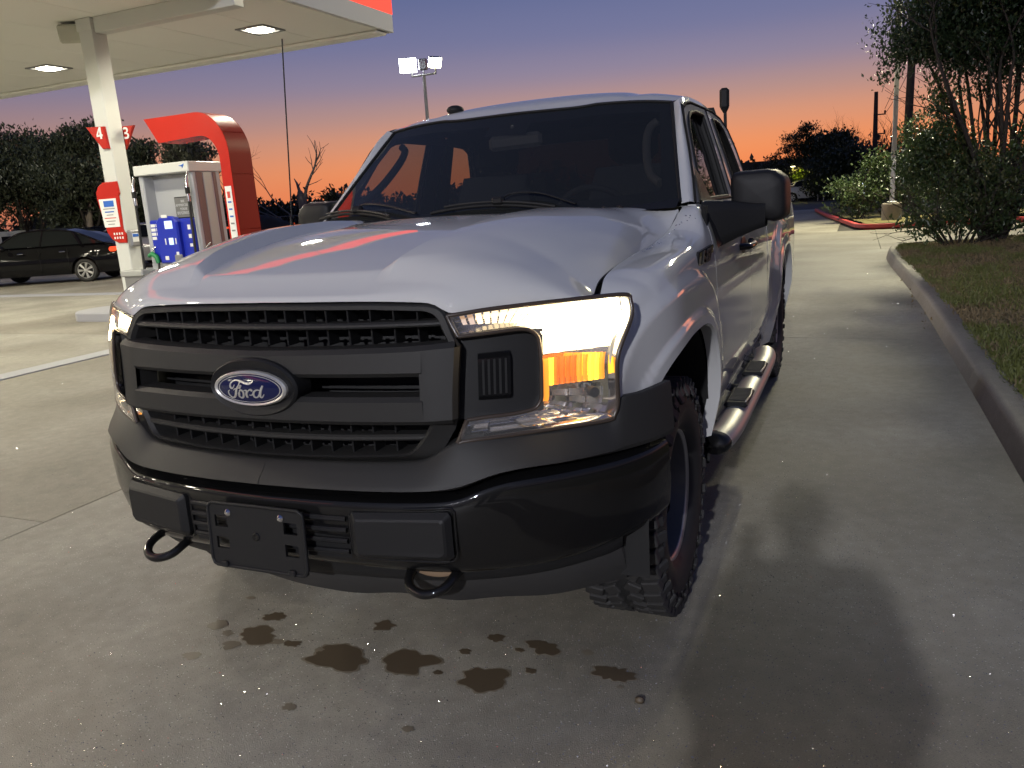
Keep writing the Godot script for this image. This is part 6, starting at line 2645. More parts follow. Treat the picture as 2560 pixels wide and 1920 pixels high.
func build_lamps() -> void:
	# tall twin flood lamp beyond the pickup
	var o := V(-16.0, 0, -30)
	var t := thing("flood_lamp_post", "slim pale post with two glaring flood lamps above the pickup's roof", "lamp post", o)
	var g := Geo.new()
	g.tube(PackedVector3Array([V(0, 0, 0), V(0.03, 6.9, 0)]), PackedFloat32Array([0.10, 0.07]), 10)
	part("pole", g, M.pole_paint, t)
	g = Geo.new()
	g.tube(PackedVector3Array([V(-0.55, 7.15, 0), V(-0.55, 6.93, 0), V(0.0, 6.93, 0), V(0.62, 6.93, 0), V(0.62, 7.15, 0)]), 0.045, 8)
	part("cross_arm", g, M.pole_paint, t)
	g = Geo.new()
	g.box(V(0.03, 7.36, 0), V(0.34, 0.46, 0.24), 0.03)
	g.tube(PackedVector3Array([V(0.03, 6.95, 0), V(0.03, 7.2, 0)]), 0.03, 8)
	part("unlit_lamp", g, M.galvanised, t)
	for s in [0, 1]:
		g = Geo.new()
		var ln := Geo.new()
		var at := V(-0.66, 7.38, 0.1) if s == 0 else V(0.68, 7.34, 0.05)
		var dir := V(0.55, -0.12, 1.0) if s == 0 else V(0.9, -0.5, 0.6)
		flood_head(g, ln, at, dir, 0.72 if s == 0 else 0.52)
		part("lamp_housing", g, M.galvanised, t)
		part("lamp_lens", ln, M.flood_glow if s == 0 else M.flood_warm_glow, t)
		lamp_light(o + at + dir.normalized() * 0.12, o + at + dir * 10.0, 60.0 if s == 0 else 30.0, Color(0.95, 0.97, 1.0) if s == 0 else Color(1.0, 0.95, 0.75), 70, 0.25)
	# square lamp post on a concrete footing behind the red kerb
	o = V(2.42, 0.0, -23.9)
	t = thing("street_lamp_post", "tall square pale lamp post on a round concrete footing behind the red kerb", "lamp post", o)
	g = Geo.new()
	g.lathe(PackedVector2Array([Vector2(0.28, -0.1), Vector2(0.278, 0.56), Vector2(0.268, 0.60), Vector2(0.24, 0.615), Vector2(0.0, 0.615)]), Vector3.ZERO, Basis(), 28)
	part("footing", g, M.kerb_concrete, t)
	g = Geo.new()
	g.box(V(0, 2.1, 0), V(0.125, 2.97, 0.125), 0.012)
	part("lower_pole", g, M.galvanised, t)
	g = Geo.new()
	g.box(V(0, 6.15, 0), V(0.124, 5.13, 0.124), 0.012)
	part("pole", g, M.pole_paint, t)
	g = Geo.new()
	g.box(V(0, 0.635, 0), V(0.26, 0.03, 0.26), 0.005)
	part("base_plate", g, M.galvanised, t)
	for s in [-1.0, 1.0]:
		g = Geo.new()
		g.box(V(s * 0.55, 8.62, 0.05), V(0.75, 0.14, 0.42), 0.03)
		g.box(V(s * 0.12, 8.6, 0), V(0.2, 0.06, 0.06), 0.01)
		part("lamp_housing", g, M.galvanised, t)
		g = Geo.new()
		g.box(V(s * 0.55, 8.545, 0.05), V(0.46, 0.02, 0.34), 0.005)
		part("lamp_lens", g, M.flood_warm_glow, t)
		lamp_light(o + V(s * 0.55, 8.50, 0.05), o + V(s * 0.4 - 0.6, 0.0, 9.0), RIGHT_LAMP * 0.5, Color(1.0, 0.96, 0.80), 80, 0.22)
	# another post outside the frame, whose light falls on the oaks and parked cars
	o = V(-31.0, 0.0, -16.0)
	t = thing("street_lamp_post", "tall square pale lamp post outside the left edge, lighting the oaks", "lamp post", o)
	g = Geo.new()
	g.box(V(0, 3.9, 0), V(0.125, 7.8, 0.125), 0.012)
	part("pole", g, M.pole_paint, t)
	g = Geo.new()
	g.box(V(0, 7.72, -0.45), V(0.42, 0.14, 0.75), 0.03)
	part("lamp_housing", g, M.galvanised, t)
	g = Geo.new()
	g.box(V(0, 7.645, -0.5), V(0.34, 0.02, 0.46), 0.005)
	part("lamp_lens", g, M.flood_warm_glow, t)
	lamp_light(o + V(0, 7.60, -0.5), o + V(-5.0, 2.0, -15.0), 110.0, Color(1.0, 0.97, 0.85), 70, 0.2)
	# its like behind the photographer, which throws the photographer's shadow forward
	o = V(3.0, 0.0, 17.0)
	t = thing("street_lamp_post", "tall square pale lamp post behind the photographer, outside the picture", "lamp post", o)
	g = Geo.new()
	g.box(V(0, 3.9, 0), V(0.125, 7.8, 0.125), 0.012)
	part("pole", g, M.pole_paint, t)
	g = Geo.new()
	g.box(V(-0.45, 7.72, 0), V(0.75, 0.14, 0.42), 0.03)
	part("lamp_housing", g, M.galvanised, t)
	g = Geo.new()
	g.box(V(-0.5, 7.645, 0), V(0.46, 0.02, 0.34), 0.005)
	part("lamp_lens", g, M.flood_glow, t)
	lamp_light(o + V(-0.5, 7.60, 0), V(1.4, 0, -1.0), BACK_LAMP, Color(0.97, 0.97, 1.0), 80, 0.20)


func utility_pole(o: Vector3, h: float, label: String, lean := 0.0) -> void:
	var t := thing("utility_pole", label, "utility pole", o, "utility poles along the road")
	var g := Geo.new()
	g.tube(PackedVector3Array([V(0, 0, 0), V(lean * 0.5, h * 0.5, 0), V(lean, h, 0)]), PackedFloat32Array([0.17, 0.15, 0.11]), 10)
	part("pole", g, M.dark_timber, t)
	g = Geo.new()
	for y in [h - 1.3, h - 2.4, h - 2.9]:
		g.box(V(lean * y / h + 0.25, y, 0), V(0.6, 0.07, 0.07), 0.01)
		g.lathe(PackedVector2Array([Vector2(0.0, 0.2), Vector2(0.05, 0.17), Vector2(0.06, 0.06), Vector2(0.03, 0.0)]), V(lean * y / h + 0.5, y + 0.03, 0), Basis(), 8)
	part("bracket", g, M.dark_timber, t)


func wire(a: Vector3, b: Vector3, sag: float, label: String) -> void:
	var p := PackedVector3Array()
	for i in 17:
		var u := i / 16.0
		p.append(a.lerp(b, u) - V(0, sag * 4 * u * (1 - u), 0))
	var g := Geo.new()
	g.tube(p, 0.014, 5)
	tag(part("overhead_wire", g, M.wire), label, "wire", "wires between the utility poles")


func build_background() -> void:
	utility_pole(V(2.35, 0, -52), 6.2, "dark timber utility pole standing against the orange sky beside the far trees", -0.05)
	utility_pole(V(3.2, 0, -34), 9.5, "nearer dark utility pole behind the square lamp post, its head in the tree", 0.1)
	wire(V(2.6, 6.15, -52), V(3.35, 9.3, -34), 0.25, "overhead wire leaving the very top of the far utility pole")
	wire(V(2.8, 5.2, -52), V(3.8, 8.3, -34), 0.3, "overhead wire second from the top of the far utility pole")
	wire(V(2.8, 4.9, -52), V(3.9, 7.2, -34), 0.35, "lowest overhead wire between the two utility poles")
	wire(V(3.4, 9.3, -34), V(4.6, 11.5, -12), 0.4, "overhead wire running on from the nearer utility pole into the tree")
	# round lit sign beyond the bush
	var o := V(1.56, 0, -54)
	var t := thing("round_lit_sign", "round glowing sign with white rim half behind the bush, far off", "sign", o)
	var g := Geo.new()
	g.tube(PackedVector3Array([V(0, 0, -0.1), V(0, 0.4, -0.1)]), 0.06, 8)
	part("post", g, M.galvanised, t)
	g = Geo.new()
	var ring := PackedVector3Array()
	for k in 25:
		ring.append(V(cos(TAU * k / 24) * 0.36, 0.62 + sin(TAU * k / 24) * 0.36, 0))
	g.tube(ring, 0.035, 6, false)
	part("rim_tube", g, M.sign_lamp_glow, t)
	g = Geo.new()
	g.lathe(PackedVector2Array([Vector2(0.36, -0.1), Vector2(0.36, 0.0), Vector2(0.0005, 0.0)]), V(0, 0.62, -0.03), Basis(Vector3.RIGHT, PI / 2), 24)
	part("face", g, M.sign_blue, t)
	g = Geo.new()
	g.box(V(-0.05, 0.58, 0.0), V(0.34, 0.10, 0.02), 0.004, Basis(Vector3.BACK, 0.3))
	part("face_stroke", g, M.sign_lamp_glow, t)
	g = Geo.new()
	g.box(V(0.06, 0.47, 0.0), V(0.2, 0.06, 0.02), 0.004)
	part("face_stroke", g, M.green_lamp_glow, t)
	# a low building with a lit row, dark fence, posts
	o = V(-3.6, 0, -66)
	t = thing("roadside_building", "low dark building with a short row of lit windows across the road", "building", o)
	g = Geo.new()
	g.box(V(0, 1.1, 0), V(9, 2.2, 5), 0.05)
	part("wall", g, M.dark_timber, t)
	g = Geo.new()
	g.prism(PackedVector2Array([Vector2(-5, 2.2), Vector2(5, 2.2), Vector2(3.6, 3.0), Vector2(-3.6, 3.0)]), V(0, 0, 2.8), Basis(), 5.6, 0.0)
	part("roof", g, M.deep_black, t)
	for k in 5:
		g = Geo.new()
		g.box(V(-0.4 + k * 0.34, 0.55, 2.52), V(0.16, 0.13, 0.04), 0.01)
		part("lit_window", g, M.street_lamp_glow, t)
	for k in 2:
		var sp := thing("road_sign_post", "small pale road sign on a thin post, %s of the far pair" % ["left", "right"][k], "road sign", V(-1.0 + k * 0.36, 0, -56), "pair of small road signs")
		g = Geo.new()
		g.tube(PackedVector3Array([V(0, -0.02, 0), V(0, 0.62, 0)]), 0.03, 6)
		part("post", g, M.galvanised, sp)
		g = Geo.new()
		g.box(V(0, 0.52, 0.035), V(0.16, 0.26, 0.02), 0.006)
		part("plate", g, M.sign_white, sp)
	# lamp that lights the yellow-green tree
	o = V(-2.75, 0, -57)
	t = thing("small_street_lamp", "small lamp on a dark post lighting the yellow-green tree far off", "street lamp", o)
	g = Geo.new()
	g.tube(PackedVector3Array([V(0, 0, 0), V(0, 2.35, 0)]), 0.05, 8)
	part("post", g, M.deep_black, t)
	g = Geo.new()
	g.box(V(0.08, 2.40, 0.0), V(0.36, 0.08, 0.2), 0.02)
	part("lamp_head", g, M.deep_black, t)
	g = Geo.new()
	g.box(V(0.08, 2.345, 0.0), V(0.26, 0.03, 0.16), 0.006)
	part("lamp_lens", g, M.street_lamp_glow, t)
	lamp_light(o + V(0.08, 2.30, 0), o + V(0.6, 0, 0.2), 5.0, Color(1.0, 0.95, 0.45), 80, 0.1)
	# far fence behind the dead tree and parked things on the left
	t = thing("chain_fence", "grey wire fence with thin posts between the red arch and the pickup", "fence", V(-31, 0, -38))
	for k in 13:
		g = Geo.new()
		g.tube(PackedVector3Array([V(-9 + k * 1.5, 0, 0), V(-9 + k * 1.5, 1.35, 0)]), 0.035, 6)
		part("fence_post", g, M.galvanised, t)
	g = Geo.new()
	g.tube(PackedVector3Array([V(-9, 1.33, 0), V(9, 1.33, 0)]), 0.022, 6)
	part("top_rail", g, M.galvanised, t)
	g = Geo.new()
	for k in 60:
		var x := -9.0 + k * 0.3
		g.tube(PackedVector3Array([V(x, 0.05, 0), V(x + 0.3, 0.7, 0), V(x, 1.33, 0)]), 0.006, 3, false)
		g.tube(PackedVector3Array([V(x + 0.3, 0.05, 0), V(x, 0.7, 0), V(x + 0.3, 1.33, 0)]), 0.006, 3, false)
	part("wire_mesh", g, M.galvanised, t).set_meta("kind", "stuff")
	# pale site cabins and trailers behind the parked cars
	var spots := [[-39.5, -31.0, 4.4, 1.15, "pale trailer with two dark windows beyond the parked black car"], [-45.5, -31.0, 3.4, 1.2, "pale trailer at the far left under the oaks"], [-35.6, -33.0, 3.0, 1.05, "small pale trailer behind the white column"]]
	for s in spots:
		t = thing("trailer", s[4], "trailer", V(s[0], 0, s[1]), "", 0.15)
		g = Geo.new()
		g.box(V(0, 0.35 + s[3] / 2, 0), V(s[2], s[3], 2.2), 0.12)
		part("body", g, M.canvas_white, t)
		for k in 2:
			g = Geo.new()
			g.box(V(-s[2] * 0.25 + k * s[2] * 0.45, 0.35 + s[3] * 0.6, 1.11), V(0.7, 0.38, 0.03), 0.02)
			part("window", g, M.car_window, t)
			g = Geo.new()
			g.lathe(PackedVector2Array([Vector2(0.0, 0.11), Vector2(0.2, 0.11), Vector2(0.32, 0.09), Vector2(0.34, 0.0), Vector2(0.32, -0.09), Vector2(0.0, -0.11)]), V(-0.4 + k * 0.8, 0.34, 1.0), Basis(Vector3.RIGHT, PI / 2), 18)
			part("wheel", g, M.rubber, t)
	# thrown-down tarpaulin heap under the dead tree
	t = thing("canvas_heap", "dark heap under a crumpled grey sheet beneath the dead tree", "tarpaulin heap", V(-31.0, 0, -36.5))
	var rows := []
	var nz := noise(0.7, 3, 9)
	for j in 14:
		var row := PackedVector3Array()
		for i in 26:
			var u := i / 25.0 * 2 - 1
			var w := j / 13.0 * 2 - 1
			row.append(V(u * 3.2, maxf(0.0, (1.5 - 0.5 * u) * (1 - u * u) * (1 - w * w) + 0.2 * nz.get_noise_2d(u * 6, w * 4)), w * 1.3))
		rows.append(row)
	g = Geo.new()
	g.grid(rows, Vector3.UP)
	part("sheet", g, M.dark_timber, t)


# ---- cars ----
func make_car(called: String, label: String, paint: Material, at: Vector3, turn: float, group := "", lit := true) -> Node3D:
	# x forward, y up; length 4.65
	var t := thing(called, label, "car", at, group, turn)
	var L := 4.65
	# side outline above the sills, rear to front: x, y
	var up := [[-2.30, 0.42], [-2.33, 0.62], [-2.28, 0.86], [-2.18, 1.00], [-1.75, 1.06], [-1.62, 1.07], [0.85, 0.98], [1.45, 0.93], [2.0, 0.80], [2.26, 0.66], [2.33, 0.52], [2.28, 0.36]]
	var rows := []
	for q in [[1.0, 0.10], [0.992, 0.0], [0.96, -0.0], [0.86, 0.012], [0.5, 0.03], [0.0, 0.036]]:
		pass
	var g := Geo.new()
	for half in [1.0, -1.0]:
		# flank with wheel openings
		var cols := []
		for i in 60:
			cols.append(lerpf(-2.30, 2.28, i / 59.0))
		var fl := []
		for j in 12:
			fl.append(PackedVector3Array())
		for c in cols:
			var yb := 0.24
			for wc in [-1.38, 1.40]:
				var d: float = absf(c - wc) / 0.37
				if d < 1.0:
					yb = maxf(yb, 0.31 + 0.37 * sqrt(1 - d * d))
			var yt := car_top(up, c)
			for j in 12:
				var u := j / 11.0
				var y := lerpf(yb, yt, u)
				var bulge := 0.895 - 0.10 * pow(clampf((0.55 - y) / 0.5, -1, 1), 2) - 0.06 * sm(0.75, 1.05, y)
				var taper := 1.0 - 0.16 * pow(absf(c) / 2.33, 5.0)
				fl[j].append(V(c, y, half * bulge * taper))
		g.grid(fl, V(0, 0, half))
		var top := PackedVector3Array()
		for p in fl[11]:
			top.append(V(p.x, p.y + 0.02, 0.0))
		g.grid([fl[11], top], V(0, 1, 0))
		var ends := []
		for e in [0, 59]:
			var a := PackedVector3Array()
			var b := PackedVector3Array()
			for j in 12:
				a.append(fl[j][e])
				b.append(V(fl[j][e].x + (-0.04 if e == 0 else 0.05), fl[j][e].y, 0))
			g.grid([a, b], V(-1 if e == 0 else 1, 0, 0))
	part("body", g, paint, t)
	# greenhouse of dark glass, with roof and pillars over it
	var gh := [[-1.95, 1.04], [-1.15, 1.36], [-0.55, 1.45], [0.15, 1.45], [0.55, 1.36], [1.15, 0.98]]
	g = Geo.new()
	var roof := Geo.new()
	var a0 := PackedVector3Array()
	var b0 := PackedVector3Array()
	var lo := PackedVector3Array()
	var gs := PackedVector3Array()
	for q in gh:
		gs.append(V(q[0], q[1], 0))
	gs = spline(gs, 30)
	for half in [1.0, -1.0]:
		var l1 := PackedVector3Array()
		var l2 := PackedVector3Array()
		var l3 := PackedVector3Array()
		for p in gs:
			var inn := 0.80 - 0.22 * clampf((p.y - 1.0) / 0.45, 0, 1)
			l1.append(V(p.x, p.y, half * inn))
			l2.append(V(p.x, minf(1.03, p.y), half * 0.80))
			l3.append(V(p.x, p.y + 0.03 * clampf((p.y - 1.0) / 0.2, 0, 1), 0))
		g.grid([l2, l1], V(0, 0.2, half))
		g.grid([l1, l3], V(0, 1, 0))
		var r1 := l1.slice(9, 22)
		var r2 := PackedVector3Array()
		for i in r1.size():
			r1[i] += V(0, 0.006, half * 0.006)
			r2.append(l3[i + 9] + V(0, 0.008, 0))
		roof.grid([r1, r2], V(0, 1, 0))
		var bar := PackedVector3Array()
		for p in l1:
			bar.append(p + V(0, -0.012, half * 0.006))
		roof.tube(bar, 0.028, 6)
		roof.tube(PackedVector3Array([V(-0.22, 1.02, half * 0.807), V(-0.26, 1.44, half * 0.605)]), 0.026, 6)
		var qp := PackedVector3Array([V(-1.35, 1.02, half * 0.806), V(-1.12, 1.34, half * 0.655)])
		roof.tube(qp, 0.05, 6)
	part("window_glass", g, M.car_window, t)
	part("roof", roof, paint, t)
	var und := Geo.new()
	und.box(V(0, 0.42, 0), V(4.2, 0.4, 1.3), 0.1)
	part("underbody", und, M.black_gap, t)
	for half in [1.0, -1.0]:
		for wc in [-1.38, 1.40]:
			var w := group_part("wheel", t, V(wc, 0.315, half * 0.77))
			var b := Basis(Vector3.RIGHT, PI / 2 * half)
			g = Geo.new()
			g.lathe(PackedVector2Array([Vector2(0.205, 0.085), Vector2(0.25, 0.10), Vector2(0.295, 0.095), Vector2(0.315, 0.07), Vector2(0.316, -0.07), Vector2(0.20, -0.09)]), Vector3.ZERO, b, 30, true)
			part("tyre", g, M.rubber, w)
			g = Geo.new()
			g.lathe(PackedVector2Array([Vector2(0.205, 0.09), Vector2(0.215, 0.094), Vector2(0.222, 0.088)]), Vector3.ZERO, b, 30)
			for k in 7:
				var a := TAU * k / 7
				for d in [-0.10, 0.10]:
					g.tube(PackedVector3Array([b * V(cos(a + d * 0.4) * 0.03, 0.085, sin(a + d * 0.4) * 0.03), b * V(cos(a + d) * 0.21, 0.088, sin(a + d) * 0.21)]), 0.019, 5, false)
			g.lathe(PackedVector2Array([Vector2(0.05, 0.08), Vector2(0.045, 0.098), Vector2(0.0005, 0.10)]), Vector3.ZERO, b, 14)
			part("rim", g, M.alloy, w)
			g = Geo.new()
			g.lathe(PackedVector2Array([Vector2(0.21, 0.05), Vector2(0.0005, 0.05)]), Vector3.ZERO, b, 20)
			part("brake_disc", g, M.deep_black, w)
		g = Geo.new()
		g.box(V(-2.20, 0.84, half * 0.70), V(0.16, 0.13, 0.34), 0.04, Basis(Vector3.UP, half * 0.35))
		part("tail_lamp", g, M.tail_lamp_hot_glow if lit and half > 0 else M.tail_lamp_glow, t)
		g = Geo.new()
		g.box(V(2.12, 0.66, half * 0.66), V(0.2, 0.12, 0.30), 0.04, Basis(Vector3.UP, -half * 0.5))
		part("headlight", g, M.chrome, t)
		g = Geo.new()
		g.ball(V(0.72, 1.02, half * 0.97), V(0.07, 0.075, 0.11), 10)
		part("mirror", g, paint, t)
		for x in [-0.85, 0.30]:
			g = Geo.new()
			g.box(V(x, 0.86, half * 0.905), V(0.17, 0.028, 0.03), 0.01)
			part("door_handle", g, M.chrome, t)
		g = Geo.new()
		for x in [-0.98, -0.20, 1.0]:
			g.box(V(x, 0.63, half * 0.888), V(0.008, 0.62, 0.02))
		part("door_seam", g, M.black_gap, t)
	return t


func car_top(up: Array, c: float) -> float:
	for i in up.size() - 1:
		if c >= up[i][0] and c <= up[i + 1][0] and up[i + 1][0] > up[i][0]:
			return lerpf(up[i][1], up[i + 1][1], (c - up[i][0]) / (up[i + 1][0] - up[i][0]))
	return 0.5


func build_cars() -> void:
	make_car("parked_car", "black saloon car with silver wheels and lit tail lamp under the canopy", M.black_car_paint, V(-19.57, 0, -13.45), PI + 0.411, "", true)
	make_car("parked_car", "dark car parked behind the black saloon, only its roof showing", M.black_car_paint, V(-24.5, 0, -19.5), PI + 0.12, "", false)
	make_car("parked_car", "silver car behind the red notice board, beyond the black saloon", M.silver_car_paint, V(-21.6, 0, -18.2), PI + 0.6, "", false)
	make_car("parked_car", "small white car far off across the road", M.canvas_white, V(-1.4, -0.03, -57.5), 0.1, "", false)
	make_car("parked_car", "dark car standing beyond the wire fence, left of the pickup's mirror", M.black_car_paint, V(-29.5, 0, -41.0), 0.1, "", false)
	make_car("parked_car", "dark car beside the fence, next to the red arch", M.black_car_paint, V(-34.5, 0, -40.5), 0.1, "", false)
	var c := make_car("oncoming_car", "car with glaring headlights on the street behind the bush", M.silver_car_paint, V(7.9, -0.03, -41.0), -PI / 2 + 0.15, "", false)
	for s in [-1.0, 1.0]:
		var g := Geo.new()
		g.ball(V(2.26, 0.66, s * 0.62), V(0.05, 0.10, 0.16), 12)
		part("headlight_lamp", g, M.car_lamp_glow, c)
		lamp_light(c.position + V(-0.35 + s * 0.62, 0.66, 2.4), c.position + V(-1.5, 0.2, 16), 10.0, Color(0.95, 0.97, 1.0), 35, 0.1)


# ---- plants ----
func leaf_mesh(len: float, wid: float) -> ArrayMesh:
	var g := Geo.new()
	var a := V(0, 0, 0)
	var b := V(wid * 0.5, len * 0.45, 0.12 * wid)
	var c := V(0, len, -0.06 * len)
	var d := V(-wid * 0.5, len * 0.45, 0.12 * wid)
	var m := V(0, len * 0.5, -0.10 * wid)
	g.tri(a, b, m, V(0, 0, 1))
	g.tri(b, c, m, V(0, 0, 1))
	g.tri(a, m, d, V(0, 0, 1))
	g.tri(m, c, d, V(0, 0, 1))
	return g.mesh()


# leaves in clumps spread through ellipsoids: [centre, radii, clumps, leaves per clump, clump size]
func foliage(called: String, parent: Node3D, blobs: Array, mesh: Mesh, m: Material, sd: int, hollow := 0.45) -> void:
	var r := RandomNumberGenerator.new()
	r.seed = sd
	var xf: Array[Transform3D] = []
	for b in blobs:
		for k in int(b[2]):
			var d := V(r.randfn(), r.randfn(), r.randfn()).normalized()
			var rad := pow(r.randf(), hollow)
			var c: Vector3 = b[0] + d * rad * b[1]
			for i in int(b[3]):
				var p: Vector3 = c + V(r.randfn(), r.randfn() * 0.8, r.randfn()) * float(b[4]) * 0.5
				var bs := Basis.from_euler(V(r.randf_range(-1.2, 1.6), r.randf() * TAU, r.randf_range(-0.8, 0.8))) * Basis.from_scale(Vector3.ONE * r.randf_range(0.65, 1.25))
				xf.append(Transform3D(bs, p))
	var mm := MultiMesh.new()
	mm.transform_format = MultiMesh.TRANSFORM_3D
	mm.mesh = mesh
	mm.instance_count = xf.size()
	for i in xf.size():
		mm.set_instance_transform(i, xf[i])
	var o := MultiMeshInstance3D.new()
	o.multimesh = mm
	o.material_override = m
	var k: int = parent.get_meta("_n_" + called, 0)
	parent.set_meta("_n_" + called, k + 1)
	o.name = called if k == 0 else "%s_%03d" % [called, k]
	o.set_meta("kind", "stuff")
	parent.add_child(o, true)


func limbs(g: Geo, p: Vector3, dir: Vector3, len: float, r0: float, depth: int, r: RandomNumberGenerator, spread := 0.5, up := 0.25, sides := 7) -> void:
	var pts := PackedVector3Array([p])
	var rad := PackedFloat32Array([r0])
	var d := dir.normalized()
	var n := 5
	for i in n:
		d = (d + V(r.randfn(), r.randfn() * 0.5, r.randfn()) * 0.13 + V(0, up * 0.1, 0)).normalized()
		pts.append(pts[i] + d * len / n)
		rad.append(r0 * lerpf(1.0, 0.62, (i + 1.0) / n))
	g.tube(pts, rad, sides, false)
	if depth <= 0:
		return
	var k := 2 if r.randf() < 0.6 else 3
	for i in k:
		var at := n if i == 0 else r.randi_range(2, n)
		var q := (d + V(r.randfn(), r.randfn() * 0.6 + up, r.randfn()) * spread).normalized()
		limbs(g, pts[at], q, len * r.randf_range(0.6, 0.85), rad[at] * 0.78, depth - 1, r, spread, up, maxi(sides - 1, 4))


func tree(called: String, label: String, at: Vector3, h: float, w: float, clumps: int, leaf: Mesh, m: Material, sd: int, group := "", trunk_h := 0.25, shape := 0) -> Node3D:
	var t := thing(called, label, "tree", at, group)
	var r := RandomNumberGenerator.new()
	r.seed = sd
	var g := Geo.new()
	for k in 5:
		limbs(g, V(0, h * trunk_h * 0.8, 0), V(r.randfn() * 0.6, 1.0, r.randfn() * 0.6), h * 0.32, h * 0.018, 2, r)
	part("limbs", g, M.bark, t)
	g = Geo.new()
	g.tube(spline(PackedVector3Array([V(0, -0.1, 0), V(r.randfn() * 0.05, h * trunk_h * 0.6, 0), V(0, h * 0.5, r.randfn() * 0.1)]), 8), PackedFloat32Array([0.035 * h, 0.031 * h, 0.028 * h, 0.026 * h, 0.024 * h, 0.020 * h, 0.015 * h, 0.01 * h]), 9)
	part("trunk", g, M.bark, t)
	var blobs := []
	var n := 9
	for k in n:
		var a := TAU * k / n + r.randf()
		var u := r.randf()
		var y := lerpf(h * (trunk_h + 0.16), h * 0.84, u)
		var rr := w * 0.5 * (0.62 - 0.30 * absf(u - 0.35))
		blobs.append([V(cos(a) * rr, y, sin(a) * rr), V(w * 0.24, h * 0.15, w * 0.24) * r.randf_range(0.8, 1.25), clumps / n, 26, w * 0.10])
	blobs.append([V(0, h * 0.86, 0), V(w * 0.2, h * 0.12, w * 0.2), clumps / n, 22, w * 0.09])
	blobs.append([V(0, h * 0.55, 0), V(w * 0.3, h * 0.28, w * 0.3), clumps / 4, 26, w * 0.12])
	foliage("crown", t, blobs, leaf, m, sd + 1)
	return t


func bare_tree(label: String, at: Vector3, h: float, sd: int, m: Material, category := "bare tree") -> Node3D:
	var t := thing("bare_tree", label, category, at)
	var r := RandomNumberGenerator.new()
	r.seed = sd
	var g := Geo.new()
	g.tube(PackedVector3Array([V(0, -0.1, 0), V(0.02, h * 0.2, 0), V(0, h * 0.38, 0)]), PackedFloat32Array([0.03 * h, 0.025 * h, 0.02 * h]), 8)
	part("trunk", g, m, t)
	g = Geo.new()
	for k in 6:
		limbs(g, V(0, h * r.randf_range(0.25, 0.38), 0), V(r.randfn() * 0.5, 1.0, r.randfn() * 0.5), h * 0.26, h * 0.011, 4, r, 0.45, 0.3, 5)
	part("limbs", g, m, t)
	return t


